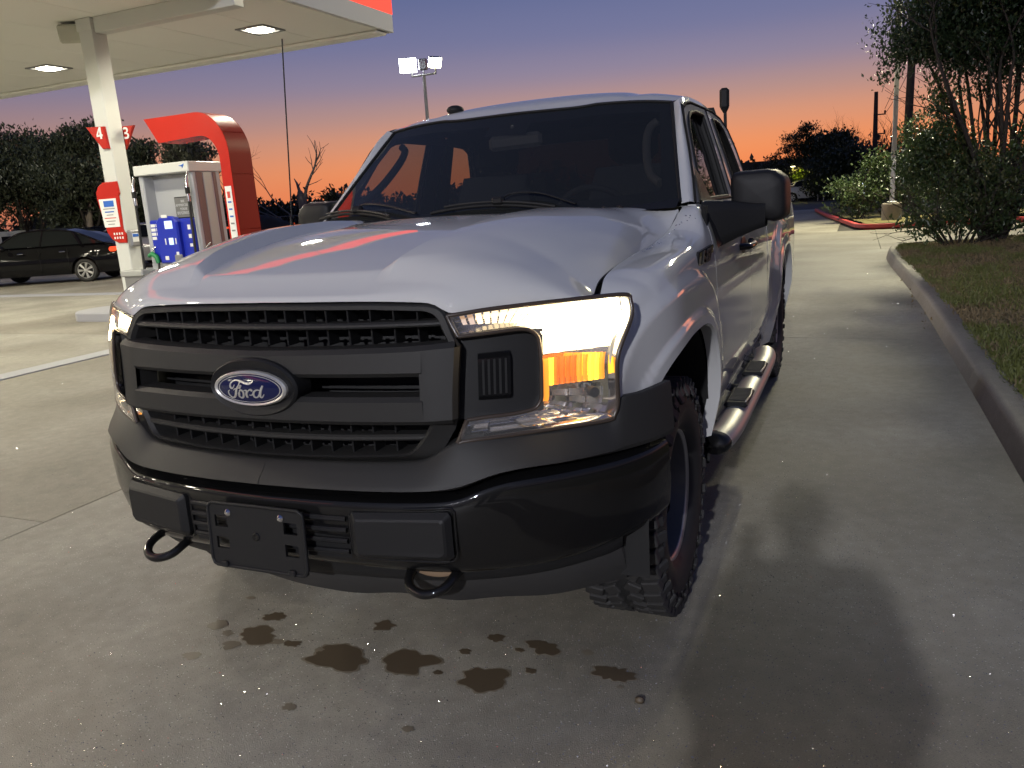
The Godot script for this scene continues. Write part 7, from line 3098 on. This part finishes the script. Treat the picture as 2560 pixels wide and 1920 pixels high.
func build_plants() -> void:
	var far_leaf := leaf_mesh(0.24, 0.12)
	var mid_leaf := leaf_mesh(0.26, 0.15)
	# live oaks on the left
	tree("oak_tree", "big dark evergreen oak at the far left edge behind the cars", V(-44.5, 0, -31), 7.4, 7.5, 800, far_leaf, M.oak_leaf, 101, "evergreen oaks on the left", 0.08)
	tree("oak_tree", "dark evergreen oak second from the left, with an upright tuft", V(-39.6, 0, -31.5), 7.2, 5.6, 760, far_leaf, M.oak_leaf, 102, "evergreen oaks on the left", 0.08)
	tree("oak_tree", "dark evergreen oak standing just behind the white column", V(-34.3, 0, -31), 6.0, 4.4, 620, far_leaf, M.oak_leaf, 103, "evergreen oaks on the left", 0.06)
	tree("oak_tree", "narrow evergreen oak whose top shows over the pump's header", V(-31.0, 0, -31), 6.0, 3.2, 240, mid_leaf, M.oak_leaf_pale, 104, "evergreen oaks on the left", 0.2)
	var t := tree("thin_tree", "thin see-through tree with a pale forked trunk, lit at its foot, left of the column", V(-37.6, 0, -30), 5.4, 2.6, 70, mid_leaf, M.oak_leaf, 105, "", 0.25)
	var g := Geo.new()
	g.tube(PackedVector3Array([V(0, 0, 0.05), V(0.03, 1.6, 0.05), V(0.3, 3.0, 0)]), PackedFloat32Array([0.22, 0.17, 0.1]), 8)
	g.tube(PackedVector3Array([V(0.02, 1.4, 0.05), V(-0.5, 2.6, 0)]), PackedFloat32Array([0.14, 0.08]), 8)
	part("pale_fork", g, M.pale_bark, t)
	bare_tree("slender bare tree beside the oak top over the pump", V(-29.2, 0, -31), 5.6, 106, M.bark)
	# dead tree with a snapped trunk, and fallen boughs
	t = thing("dead_tree", "dead pale tree with a snapped trunk and long bare bough against the orange sky", "dead tree", V(-29.2, 0, -38))
	g = Geo.new()
	g.tube(spline(PackedVector3Array([V(0.15, 0, 0), V(0.05, 1.2, 0), V(-0.05, 2.2, 0), V(-0.12, 2.75, 0)]), 8), PackedFloat32Array([0.32, 0.30, 0.28, 0.27, 0.26, 0.24, 0.2, 0.14]), 9)
	part("trunk", g, M.dead_wood, t)
	g = Geo.new()
	g.tube(PackedVector3Array([V(-0.1, 2.6, 0), V(-0.25, 3.2, 0), V(-0.42, 3.5, 0)]), PackedFloat32Array([0.11, 0.07, 0.02]), 6)
	g.tube(PackedVector3Array([V(-0.2, 3.0, 0), V(0.02, 3.25, 0)]), PackedFloat32Array([0.05, 0.015]), 5)
	part("splinter", g, M.dead_wood, t)
	g = Geo.new()
	var r := RandomNumberGenerator.new()
	r.seed = 77
	g.tube(spline(PackedVector3Array([V(0.15, 2.0, 0), V(0.35, 2.8, 0), V(0.85, 3.5, 0.1), V(1.25, 4.1, 0.1), V(1.55, 4.8, 0.2), V(1.55, 5.5, 0.2)]), 14), PackedFloat32Array([0.12, 0.11, 0.10, 0.09, 0.08, 0.075, 0.07, 0.06, 0.055, 0.05, 0.04, 0.03, 0.02, 0.012]), 6)
	for q in [[0.9, 3.55, 0.9, 0.55], [1.2, 4.0, 0.7, 0.5], [1.4, 4.4, 0.9, 0.9], [1.1, 3.9, -0.2, 0.8], [0.45, 3.0, 0.9, 0.25], [1.5, 4.7, -0.4, 1.0], [1.3, 4.2, 1.0, 0.6]]:
		limbs(g, V(q[0], q[1], 0.1), V(q[2], q[3], 0.1), 0.75, 0.032, 1, r, 0.35, 0.3, 5)
	part("bough", g, M.dead_wood, t)
	t = thing("fallen_boughs", "bare fallen boughs leaning above the dark hedge beside the red arch", "fallen branches", V(-31.5, 0, -37.5))
	for q in [[1.0, 2.1, -2.2, 1.25], [1.0, 2.1, -2.6, 0.65], [1.9, 2.2, -1.4, 0.9]]:
		g = Geo.new()
		limbs(g, V(q[0], q[1] * 0.55, 0), V(q[2], q[3], 0), 2.4, 0.05, 2, r, 0.25, 0.05, 5)
		part("bough", g, M.dead_wood, t)
	t = thing("hedge", "low dark hedge under the dead tree against the sunset", "hedge", V(-29, 0, -39.5))
	foliage("leaves", t, [[V(-4.5, 1.2, 0), V(2.5, 1.25, 1), 120, 18, 0.4], [V(-1.5, 1.1, 0), V(2.2, 1.15, 1), 110, 18, 0.4], [V(1.5, 1.25, 0), V(1.8, 1.3, 1), 110, 18, 0.4], [V(4.5, 1.0, 0), V(2.6, 1.0, 1), 110, 18, 0.4], [V(0.8, 2.3, 0), V(0.5, 0.5, 0.4), 14, 14, 0.3]], mid_leaf, M.pine_needles, 120)
	t = thing("tree_line", "low dark band of woods along the far left horizon", "woods", V(-60, 0, -70))
	t.set_meta("kind", "stuff")
	var bl := []
	for k in 34:
		bl.append([V(-46 + k * 3.6, 1.1 + 0.5 * sin(k * 1.7), sin(k * 2.3) * 2), V(2.8, 1.9 + 0.6 * sin(k * 0.9), 2.0), 46, 12, 1.0])
	foliage("leaves", t, bl, leaf_mesh(0.6, 0.4), M.pine_needles, 121)
	# far trees on the right, against the sky
	var pine := thing("pine_tree", "tall dark pine with layered open crown beyond the mirror", "tree", V(-2.1, 0, -58), "trees across the road")
	g = Geo.new()
	g.tube(PackedVector3Array([V(0, -0.1, 0), V(0.05, 2.2, 0), V(0.25, 4.6, 0)]), PackedFloat32Array([0.16, 0.12, 0.05]), 8)
	for q in [[3.0, -0.9, 0.4], [3.3, 0.8, 0.35], [3.8, -0.7, 0.3], [4.1, 0.7, 0.25], [2.5, -0.8, 0.5], [2.3, 0.9, 0.5]]:
		g.tube(PackedVector3Array([V(0.1, q[0] - 0.2, 0), V(q[1], q[0] + q[2] * 0.5, 0.1)]), PackedFloat32Array([0.05, 0.02]), 5)
	part("trunk", g, M.bark, pine)
	foliage("crown", pine, [[V(0.3, 4.75, 0), V(0.6, 0.26, 0.5), 26, 22, 0.3], [V(-0.35, 4.2, 0), V(0.95, 0.3, 0.7), 36, 22, 0.35], [V(0.75, 4.05, 0), V(0.7, 0.25, 0.6), 26, 20, 0.3], [V(-0.5, 3.5, 0), V(0.95, 0.4, 0.8), 44, 24, 0.35], [V(0.6, 3.2, 0), V(0.8, 0.4, 0.7), 36, 22, 0.35], [V(-0.3, 2.7, 0), V(0.95, 0.45, 0.8), 44, 24, 0.35], [V(0, 1.8, 0), V(0.8, 0.6, 0.7), 40, 22, 0.35]], leaf_mesh(0.2, 0.07), M.pine_needles, 131)
	tree("round_tree", "broad round dark tree against the sunset beyond the road", V(0.15, 0, -57), 4.4, 5.6, 520, leaf_mesh(0.24, 0.15), M.pine_needles, 132, "trees across the road", 0.05)
	tree("thin_tree", "thin see-through tree left of the tall pine beyond the mirror", V(-3.7, 0, -57), 3.5, 2.4, 60, leaf_mesh(0.17, 0.1), M.pine_needles, 133, "trees across the road", 0.3)
	tree("thin_tree", "smallest sparse tree alone on the horizon above the mirror", V(-5.3, 0, -57), 3.1, 1.0, 16, leaf_mesh(0.15, 0.09), M.pine_needles, 134, "trees across the road", 0.5)
	tree("lit_tree", "yellow-green tree lit by the small lamp beneath the pine", V(-1.9, 0, -57.4), 2.3, 1.7, 120, leaf_mesh(0.17, 0.11), M.lit_leaf, 135, "trees across the road", 0.1)
	bare_tree("bare-topped tree rising behind the round dark tree", V(0.9, 0, -60), 5.3, 136, M.bark)
	bare_tree("leafless tree beside the far utility pole", V(2.9, 0, -50), 4.4, 137, M.bark)
	bare_tree("tangle of leafless branches behind the lamp post", V(3.5, 0, -47), 4.8, 138, M.bark)
	t = thing("roadside_shrubs", "dark shrubs low along the road beneath the far trees", "shrubs", V(0, 0, -59))
	foliage("leaves", t, [[V(-5, 0.5, 0), V(2.5, 0.8, 0.8), 90, 16, 0.35], [V(-1, 0.5, -1), V(2.5, 0.75, 0.8), 90, 16, 0.35], [V(3, 0.7, 0), V(2.4, 1.1, 0.8), 100, 16, 0.35], [V(8, 0.9, 0), V(3.4, 1.3, 0.8), 110, 16, 0.4]], leaf_mesh(0.2, 0.13), M.pine_needles, 139)
	# shrubs behind the red kerb
	var leaf := leaf_mesh(0.085, 0.045)
	t = thing("kerbside_shrub", "loose green shrub behind the red kerb, around the lamp post's footing", "shrub", V(1.9, 0.12, -25.5))
	g = Geo.new()
	r.seed = 5
	for k in 9:
		limbs(g, V(r.randf_range(-0.6, 1.0), 0, r.randf_range(-0.5, 0.3)), V(r.randfn() * 0.5, 1, r.randfn() * 0.4), 0.8, 0.02, 2, r, 0.5, 0.1, 5)
	part("stems", g, M.bark, t)
	foliage("leaves", t, [[V(-0.5, 0.75, 0), V(0.8, 0.65, 0.6), 70, 26, 0.3], [V(0.9, 0.9, -0.3), V(1.1, 0.85, 0.6), 90, 26, 0.3], [V(0.2, 1.5, -0.2), V(0.7, 0.5, 0.5), 40, 24, 0.3], [V(2.2, 1.1, -0.4), V(1.2, 1.0, 0.6), 80, 26, 0.3], [V(1.4, 2.2, -0.6), V(0.9, 0.8, 0.6), 50, 24, 0.3]], leaf_mesh(0.12, 0.065), M.leaf_green, 141)
	t = thing("dark_hedge", "dark mass of hedge behind the kerbside shrub", "hedge", V(4.2, 0.1, -30))
	foliage("leaves", t, [[V(-2.2, 0.7, 0), V(1.6, 0.8, 0.8), 90, 22, 0.35], [V(0.5, 1.0, 0), V(2.0, 1.1, 0.8), 110, 22, 0.35], [V(3.4, 1.0, 0), V(2.0, 1.1, 0.8), 90, 22, 0.35]], leaf_mesh(0.16, 0.09), M.leaf_deep, 142)
	# the big myrtle on the island: many stems, high crown, leafy skirt
	t = thing("myrtle_tree", "big many-stemmed tree with a dark high crown on the grass island", "tree", V(3.75, 0.13, -14.3))
	r.seed = 15
	for k in 17:
		var a := TAU * k / 17 + r.randf_range(-0.2, 0.2)
		var sp := r.randf_range(0.08, 0.40)
		g = Geo.new()
		var p0 := V(cos(a) * 0.16, 0, sin(a) * 0.13)
		var d := V(cos(a) * sp - 0.02, 1.0, sin(a) * sp)
		var p1 := p0 + d * 1.5 + V(r.randfn(), 0, r.randfn()) * 0.08
		var p2 := p1 + V(d.x * 1.15, 1.0, d.z * 1.15) * 1.3 + V(r.randfn(), 0, r.randfn()) * 0.12
		g.tube(spline(PackedVector3Array([p0, p0.lerp(p1, 0.5) + V(r.randfn(), 0, r.randfn()) * 0.05, p1, p2]), 10), PackedFloat32Array([0.055, 0.052, 0.05, 0.047, 0.044, 0.042, 0.038, 0.034, 0.030, 0.026]), 7, false)
		limbs(g, p2, p2 - p1, 1.0, 0.024, 3, r, 0.45, 0.1, 5)
		limbs(g, p1, p2 - p1 + V(r.randfn(), 0.2, r.randfn()) * 0.5, 1.1, 0.018, 2, r, 0.4, 0.15, 5)
		part("stem", g, M.bark, t)
	foliage("crown", t, [[V(0.1, 4.2, 0), V(1.9, 0.95, 1.6), 520, 34, 0.42], [V(-0.9, 3.75, 0.2), V(1.1, 0.6, 0.9), 220, 32, 0.34], [V(1.8, 4.1, 0), V(1.5, 1.0, 1.3), 330, 34, 0.4], [V(0.3, 5.4, 0), V(2.3, 1.0, 1.9), 300, 32, 0.45], [V(-1.55, 3.42, 0.1), V(0.42, 0.26, 0.4), 26, 20, 0.22], [V(-1.75, 3.05, 0.1), V(0.25, 0.16, 0.3), 9, 16, 0.2], [V(0.5, 3.25, 0.2), V(1.6, 0.42, 1.2), 260, 30, 0.36], [V(-0.7, 3.35, 0.3), V(0.95, 0.36, 0.8), 120, 28, 0.3], [V(-0.2, 2.75, 0.1), V(0.5, 0.3, 0.5), 26, 20, 0.26]], leaf, M.leaf_deep, 151)
	foliage("crown", t, [[V(-0.4, 3.9, 0.5), V(1.7, 0.9, 1.2), 60, 22, 0.4], [V(1.2, 4.2, 0.5), V(1.6, 1.0, 1.2), 50, 22, 0.4]], leaf, M.leaf_olive, 152)
	t = thing("island_bush", "leafy glossy bush crowding the foot of the many-stemmed tree", "bush", V(3.2, 0.13, -13.9))
	r.seed = 25
	g = Geo.new()
	for k in 22:
		var a := TAU * k / 22
		limbs(g, V(cos(a) * 0.25, 0, sin(a) * 0.2), V(cos(a) * 0.9, r.randf_range(0.5, 1.3), sin(a) * 0.7), 0.8, 0.016, 2, r, 0.5, 0.15, 5)
	part("stems", g, M.bark, t)
	foliage("leaves", t, [[V(-0.2, 1.15, 0), V(0.9, 0.75, 0.8), 125, 24, 0.24], [V(0.5, 0.95, 0.1), V(0.7, 0.75, 0.8), 85, 24, 0.24], [V(-0.45, 1.75, -0.1), V(0.5, 0.55, 0.5), 70, 24, 0.24], [V(-0.35, 2.5, -0.2), V(0.28, 0.5, 0.35), 34, 22, 0.2], [V(-0.75, 1.45, 0), V(0.42, 0.4, 0.4), 44, 22, 0.22], [V(1.2, 1.75, -0.3), V(0.6, 0.5, 0.6), 45, 24, 0.26], [V(0.1, 0.35, 0.35), V(1.0, 0.22, 0.5), 60, 20, 0.22], [V(-0.55, 0.45, 0.3), V(0.5, 0.14, 0.3), 22, 18, 0.16]], leaf, M.leaf_green, 161)
	foliage("leaves", t, [[V(0.2, 1.1, 0.2), V(1.1, 0.8, 0.8), 60, 20, 0.26], [V(-0.4, 1.7, 0), V(0.6, 0.6, 0.5), 20, 20, 0.24]], leaf, M.leaf_olive, 162)
	# grass of the islands
	for s in 2:
		var blade := Geo.new()
		blade.tri(V(-0.003, 0, 0), V(0.003, 0, 0), V(0.002, 0.035, 0.006), V(0, 0, 1))
		blade.tri(V(0.003, 0, 0), V(0.002, 0.035, 0.006), V(0.008, 0.055, 0.024), V(0, 0, 1))
		blade.tri(V(-0.003, 0, 0), V(-0.007, 0.03, -0.012), V(0.0, 0.004, 0.0), V(0, 0, 1))
		var mm := MultiMesh.new()
		mm.transform_format = MultiMesh.TRANSFORM_3D
		mm.mesh = blade.mesh()
		var xf: Array[Transform3D] = []
		var nz := noise(0.55, 3, 61)
		r.seed = 31 + s
		var tries := 90000 if s == 0 else 60000
		for i in tries:
			var z := -1.4 - 13.4 * pow(r.randf(), 1.15)
			var x := island_edge(z) + 0.02 + pow(r.randf(), 1.6) * 4.2
			var patch := nz.get_noise_2d(x * 1.6, z * 1.0) - 0.25 * exp(-pow((z + 12.6) / 1.5, 2.0)) * sm(2.6, 3.2, x)
			if (s == 0 and patch < r.randf_range(-0.25, 0.15)) or (s == 1 and patch > r.randf_range(-0.1, 0.3)):
				continue
			if z < -14.3 - clampf((x - 2.6) * 0.28, 0, 1.3):
				continue
			var y := 0.122 + 0.10 * sm(0.0, 3.0, x - 2.6)
			var tilt := 0.9 if s == 1 else 0.5
			xf.append(Transform3D(Basis.from_euler(V(r.randfn() * tilt, r.randf() * TAU, r.randfn() * tilt)) * Basis.from_scale(V(1.4, 1.0, 1.0) * r.randf_range(0.6, 1.25)), V(x, y, z)))
		mm.instance_count = xf.size()
		for i in xf.size():
			mm.set_instance_transform(i, xf[i])
		var o := MultiMeshInstance3D.new()
		o.name = numbered("grass")
		o.multimesh = mm
		o.material_override = M.grass_blade if s == 0 else M.dry_grass_blade
		o.set_meta("kind", "stuff")
		tag(o, "short green grass on the kerbed island" if s == 0 else "dry brown grass and litter on the kerbed island", "grass")
		add_child(o, true)


# ---- the photographer, who stands behind the camera and throws the long shadow ----
func build_photographer() -> void:
	var yaw := Basis(Vector3.UP, 0.12)
	var o := V(1.58, 0, 3.05)
	var t := thing("person", "person in dark jacket and trousers standing behind the camera, holding up a phone", "person", o)
	var J := func(x: float, y: float, z: float) -> Vector3: return yaw * V(x, y, z)
	var bones := []
	var add := func(a: Vector3, b: Vector3, ra: float, rb: float) -> void: bones.append([a, b, ra, rb])
	for s in [-1.0, 1.0]:
		add.call(J.call(s * 0.10, 0.95, 0), J.call(s * 0.115, 0.50, -0.02), 0.115, 0.085)
		add.call(J.call(s * 0.115, 0.50, -0.02), J.call(s * 0.12, 0.09, 0.02), 0.082, 0.070)
		add.call(J.call(s * 0.13, 0.05, 0.04), J.call(s * 0.145, 0.04, -0.15), 0.048, 0.036)
		add.call(J.call(s * 0.18, 1.42, 0), J.call(s * 0.24, 1.17, -0.05), 0.068, 0.058)
		add.call(J.call(s * 0.24, 1.17, -0.05), J.call(s * 0.085 - 0.06, 1.37, -0.27), 0.056, 0.036)
	for s in [-1.0, 1.0]:   # a loose jacket down to the hips
		add.call(J.call(s * 0.11, 0.86, 0), J.call(s * 0.105, 1.15, 0), 0.150, 0.135)
		add.call(J.call(s * 0.105, 1.15, 0), J.call(s * 0.10, 1.38, 0), 0.135, 0.120)
	add.call(J.call(-0.15, 1.42, 0), J.call(0.15, 1.42, 0), 0.075, 0.075)
	add.call(J.call(0, 1.44, 0), J.call(0, 1.56, -0.02), 0.062, 0.056)
	add.call(J.call(0, 1.60, -0.03), J.call(0, 1.67, -0.02), 0.070, 0.088)
	add.call(J.call(0, 1.585, -0.075), J.call(0, 1.60, -0.05), 0.035, 0.05)
	var g := Geo.new()
	surface_nets(g, bones, 0.02, 0.03)
	# hands with separate fingers closed round the phone, on finer grids
	for s in [-1.0, 1.0]:
		var hand := []
		var wr: Vector3 = J.call(s * 0.085 - 0.06, 1.37, -0.27)
		hand.append([wr, wr + yaw * V(s * 0.012, 0.045, -0.03), 0.030, 0.032])
		hand.append([wr + yaw * V(s * 0.012, 0.045, -0.03), wr + yaw * V(s * 0.010, 0.075, -0.035), 0.030, 0.026])
		for f in 4:
			var b := wr + yaw * V(s * 0.012, 0.045 + f * 0.018, -0.045)
			var m := b + yaw * V(-s * 0.012, 0.006, -0.030 + 0.003 * absf(f - 1))
			var e := m + yaw * V(-s * 0.026, 0.004, -0.006)
			hand.append([b, m, 0.0095, 0.0088])
			hand.append([m, e, 0.0088, 0.0075])
		hand.append([wr + yaw * V(s * 0.004, 0.02, -0.005), wr + yaw * V(-s * 0.016, 0.05, 0.008), 0.013, 0.011])
		hand.append([wr + yaw * V(-s * 0.016, 0.05, 0.008), wr + yaw * V(-s * 0.028, 0.075, 0.002), 0.011, 0.009])
		surface_nets(g, hand, 0.006, 0.005)
	part("body", g, M.jacket_cloth, t)
	g = Geo.new()
	g.ball(J.call(0, 1.705, -0.005), V(0.094, 0.085, 0.102), 16)
	part("hair", g, M.deep_black, t)
	for s in [-1.0, 1.0]:
		g = Geo.new()
		g.ball(J.call(s * 0.033, 1.655, -0.105), V(0.013, 0.010, 0.008), 10)
		part("eye", g, M.sign_white, t)
		g = Geo.new()
		g.ball(J.call(s * 0.09, 1.645, -0.015), V(0.012, 0.032, 0.02), 10)
		part("ear", g, M.skin, t)
	g = Geo.new()
	g.ball(J.call(0, 1.632, -0.116), V(0.014, 0.022, 0.018), 10)
	part("nose", g, M.skin, t)
	g = Geo.new()
	g.ball(J.call(0, 1.592, -0.108), V(0.026, 0.006, 0.008), 10)
	part("mouth", g, M.skin, t)
	var cam := get_node("camera") as Camera3D
	g = Geo.new()
	g.box(V(0.03, -0.01, 0.03), V(0.147, 0.072, 0.008), 0.003)
	var ph := part("phone", g, M.deep_black)
	ph.transform = cam.transform
	tag(ph, "dark phone held up in the photographer's hands", "phone")


func sdf(p: Vector3, bones: Array, k: float) -> float:
	var d := 9.0
	for b in bones:
		var a: Vector3 = b[0]
		var ab: Vector3 = b[1] - a
		var u := clampf((p - a).dot(ab) / maxf(ab.length_squared(), 1e-8), 0, 1)
		var e: float = (p - a - ab * u).length() - lerpf(b[2], b[3], u)
		var h := clampf(0.5 + 0.5 * (d - e) / k, 0, 1)
		d = lerpf(d, e, h) - k * h * (1 - h)
	return d


func surface_nets(g: Geo, bones: Array, c: float, k: float) -> void:
	var lo := V(1e9, 1e9, 1e9)
	var hi := -lo
	for b in bones:
		for e in 2:
			var r: float = b[2 + e] + c * 2
			lo = lo.min(b[e] - Vector3.ONE * r)
			hi = hi.max(b[e] + Vector3.ONE * r)
	var n := Vector3i(((hi - lo) / c).ceil()) + Vector3i.ONE
	var f := PackedFloat32Array()
	f.resize(n.x * n.y * n.z)
	for z in n.z:
		for y in n.y:
			for x in n.x:
				f[(z * n.y + y) * n.x + x] = sdf(lo + V(x, y, z) * c, bones, k)
	var id := {}
	var at := func(x: int, y: int, z: int) -> int: return (z * n.y + y) * n.x + x
	for z in n.z - 1:
		for y in n.y - 1:
			for x in n.x - 1:
				var s := Vector3.ZERO
				var cnt := 0
				var m := 0
				for q in 8:
					if f[at.call(x + (q & 1), y + ((q >> 1) & 1), z + (q >> 2))] < 0.0:
						m |= 1 << q
				if m == 0 or m == 255:
					continue
				for e in [[0, 1], [2, 3], [4, 5], [6, 7], [0, 2], [1, 3], [4, 6], [5, 7], [0, 4], [1, 5], [2, 6], [3, 7]]:
					var q0: int = e[0]
					var q1: int = e[1]
					var f0 := f[at.call(x + (q0 & 1), y + ((q0 >> 1) & 1), z + (q0 >> 2))]
					var f1 := f[at.call(x + (q1 & 1), y + ((q1 >> 1) & 1), z + (q1 >> 2))]
					if (f0 < 0.0) != (f1 < 0.0):
						var u := f0 / (f0 - f1)
						s += V(q0 & 1, (q0 >> 1) & 1, q0 >> 2).lerp(V(q1 & 1, (q1 >> 1) & 1, q1 >> 2), u)
						cnt += 1
				var p := lo + (V(x, y, z) + s / cnt) * c
				var e2 := c * 0.5
				var nn := V(sdf(p + V(e2, 0, 0), bones, k) - sdf(p - V(e2, 0, 0), bones, k), sdf(p + V(0, e2, 0), bones, k) - sdf(p - V(0, e2, 0), bones, k), sdf(p + V(0, 0, e2), bones, k) - sdf(p - V(0, 0, e2), bones, k)).normalized()
				id[Vector3i(x, y, z)] = g.put(p, nn)
	for z in range(1, n.z - 1):
		for y in range(1, n.y - 1):
			for x in range(1, n.x - 1):
				var s0 := f[at.call(x, y, z)] < 0.0
				for a in 3:
					var d := Vector3i(1 if a == 0 else 0, 1 if a == 1 else 0, 1 if a == 2 else 0)
					if s0 != (f[at.call(x + d.x, y + d.y, z + d.z)] < 0.0):
						var u := Vector3i(d.z, d.x, d.y)
						var w := Vector3i(d.y, d.z, d.x)
						var b := Vector3i(x, y, z)
						var i0: int = id.get(b, -1)
						var i1: int = id.get(b - u, -1)
						var i2: int = id.get(b - u - w, -1)
						var i3: int = id.get(b - w, -1)
						if mini(mini(i0, i1), mini(i2, i3)) >= 0:
							g.face(i0, i1, i2)
							g.face(i0, i2, i3)


func build_small_things() -> void:
	# wet spots dripped in front of the pickup
	var r := RandomNumberGenerator.new()
	r.seed = 91
	var spots := [[-0.598, 0.624, 0.035, 1], [-0.401, 0.640, 0.062, 0], [-0.430, 0.514, 0.035, 0], [-0.035, 0.675, 0.085, 0], [0.206, 0.629, 0.075, 0], [0.006, 0.453, 0.034, 0], [0.425, 0.413, 0.026, 0], [0.603, 0.424, 0.045, 0], [0.489, 0.645, 0.068, 0], [0.862, 0.500, 0.048, 0], [-0.244, 0.65, 0.024, 0], [-0.124, 0.654, 0.016, 1], [-0.30, 0.655, 0.02, 1], [-0.536, 0.816, 0.028, 1], [0.36, 0.52, 0.018, 0], [0.33, 0.655, 0.014, 0], [0.61, 0.56, 0.016, 0], [0.53, 0.46, 0.014, 0], [0.9, 0.56, 0.010, 1], [-0.62, 0.42, 0.016, 1], [0.75, 0.41, 0.018, 1], [-0.02, 0.95, 0.02, 1], [0.38, 0.93, 0.016, 1], [-0.45, 0.72, 0.03, 1], [-0.52, 0.66, 0.02, 1]]
	var pave := get_node("pavement")
	for s in spots:
		var g := Geo.new()
		var amp := []
		for q in 11:
			amp.append([r.randfn() * 0.17 / pow(q + 1.0, 0.75), r.randf() * TAU])
		var row := PackedVector3Array()
		var c := V(s[0], 0.0016, s[1])
		for k in 57:
			var a := TAU * (k % 56) / 56
			var rad: float = s[2]
			for q in 11:
				rad += s[2] * amp[q][0] * cos((q + 2) * a + amp[q][1])
			row.append(c + V(cos(a) * rad * 1.15, 0, sin(a) * rad * 0.85))
		for k in 56:
			g.tri(c + V(0, 0.0006, 0), row[k], row[k + 1], Vector3.UP)
		part("wet_stain", g, M.wet_stain if s[3] == 0 else M.faint_stain, pave)
		if s[3] == 0:
			var rim := PackedVector3Array()
			for k in 57:
				var q := row[k] - c
				rim.append(c + q * (1.10 + 0.05 * sin(k * 1.9)) - V(0, 0.0007, 0))
			g = Geo.new()
			g.grid([row, rim], Vector3.UP)
			part("damp_rim", g, M.faint_stain, pave)
	var st := Geo.new()
	st.ball(V(0.972, 0.008, 0.615), V(0.016, 0.011, 0.012), 7)
	tag(part("pebble", st, M.wet_stain), "small dark pebble on the concrete at the shadow's edge", "pebble")
	# leaf litter along the kerb
	var lf := leaf_mesh(0.035, 0.018)
	var t := thing("leaf_litter", "scattered fallen leaves in the gutter along the kerb", "fallen leaves", V(2.1, 0, -5))
	t.set_meta("kind", "stuff")
	var bl := []
	for k in 16:
		var z := -7.0 + k * 0.42
		bl.append([V(0.07 - 0.05 * r.randf(), 0.006, z), V(0.06, 0.002, 0.2), 2, 3, 0.05])
	foliage("leaves", t, bl, lf, M.dry_grass_blade, 92)

	# glassy grains of the aggregate that catch the lamps
	var fl := Geo.new()
	fl.tri(V(-0.5, 0, -0.3), V(0.5, 0, -0.2), V(0.05, 0.25, 0.45), Vector3.UP)
	fl.tri(V(-0.5, 0, -0.3), V(0.05, 0.25, 0.45), V(-0.3, -0.3, 0.4), V(-1, 0, 0.3))
	var mm := MultiMesh.new()
	mm.transform_format = MultiMesh.TRANSFORM_3D
	mm.mesh = fl.mesh()
	var n := 60000
	mm.instance_count = n
	for i in n:
		var z := 2.2 - 13.0 * pow(r.randf(), 1.7)
		var x := r.randf_range(-0.6, 2.15) if i % 4 else r.randf_range(-6.0, 2.15)
		var b := Basis.from_euler(V(r.randfn() * 0.28, r.randf() * TAU, r.randfn() * 0.28)) * Basis.from_scale(Vector3.ONE * r.randf_range(0.0022, 0.0048))
		mm.set_instance_transform(i, Transform3D(b, V(x, 0.001, z)))
	var o := MultiMeshInstance3D.new()
	o.name = "glassy_grains"
	o.multimesh = mm
	o.material_override = mat("quartz_grain", lin(0.8, 0.8, 0.78), 0.1, 0.9)
	o.set_meta("kind", "stuff")
	tag(o, "glittering grains of sand and quartz in the concrete surface", "aggregate")
	add_child(o)
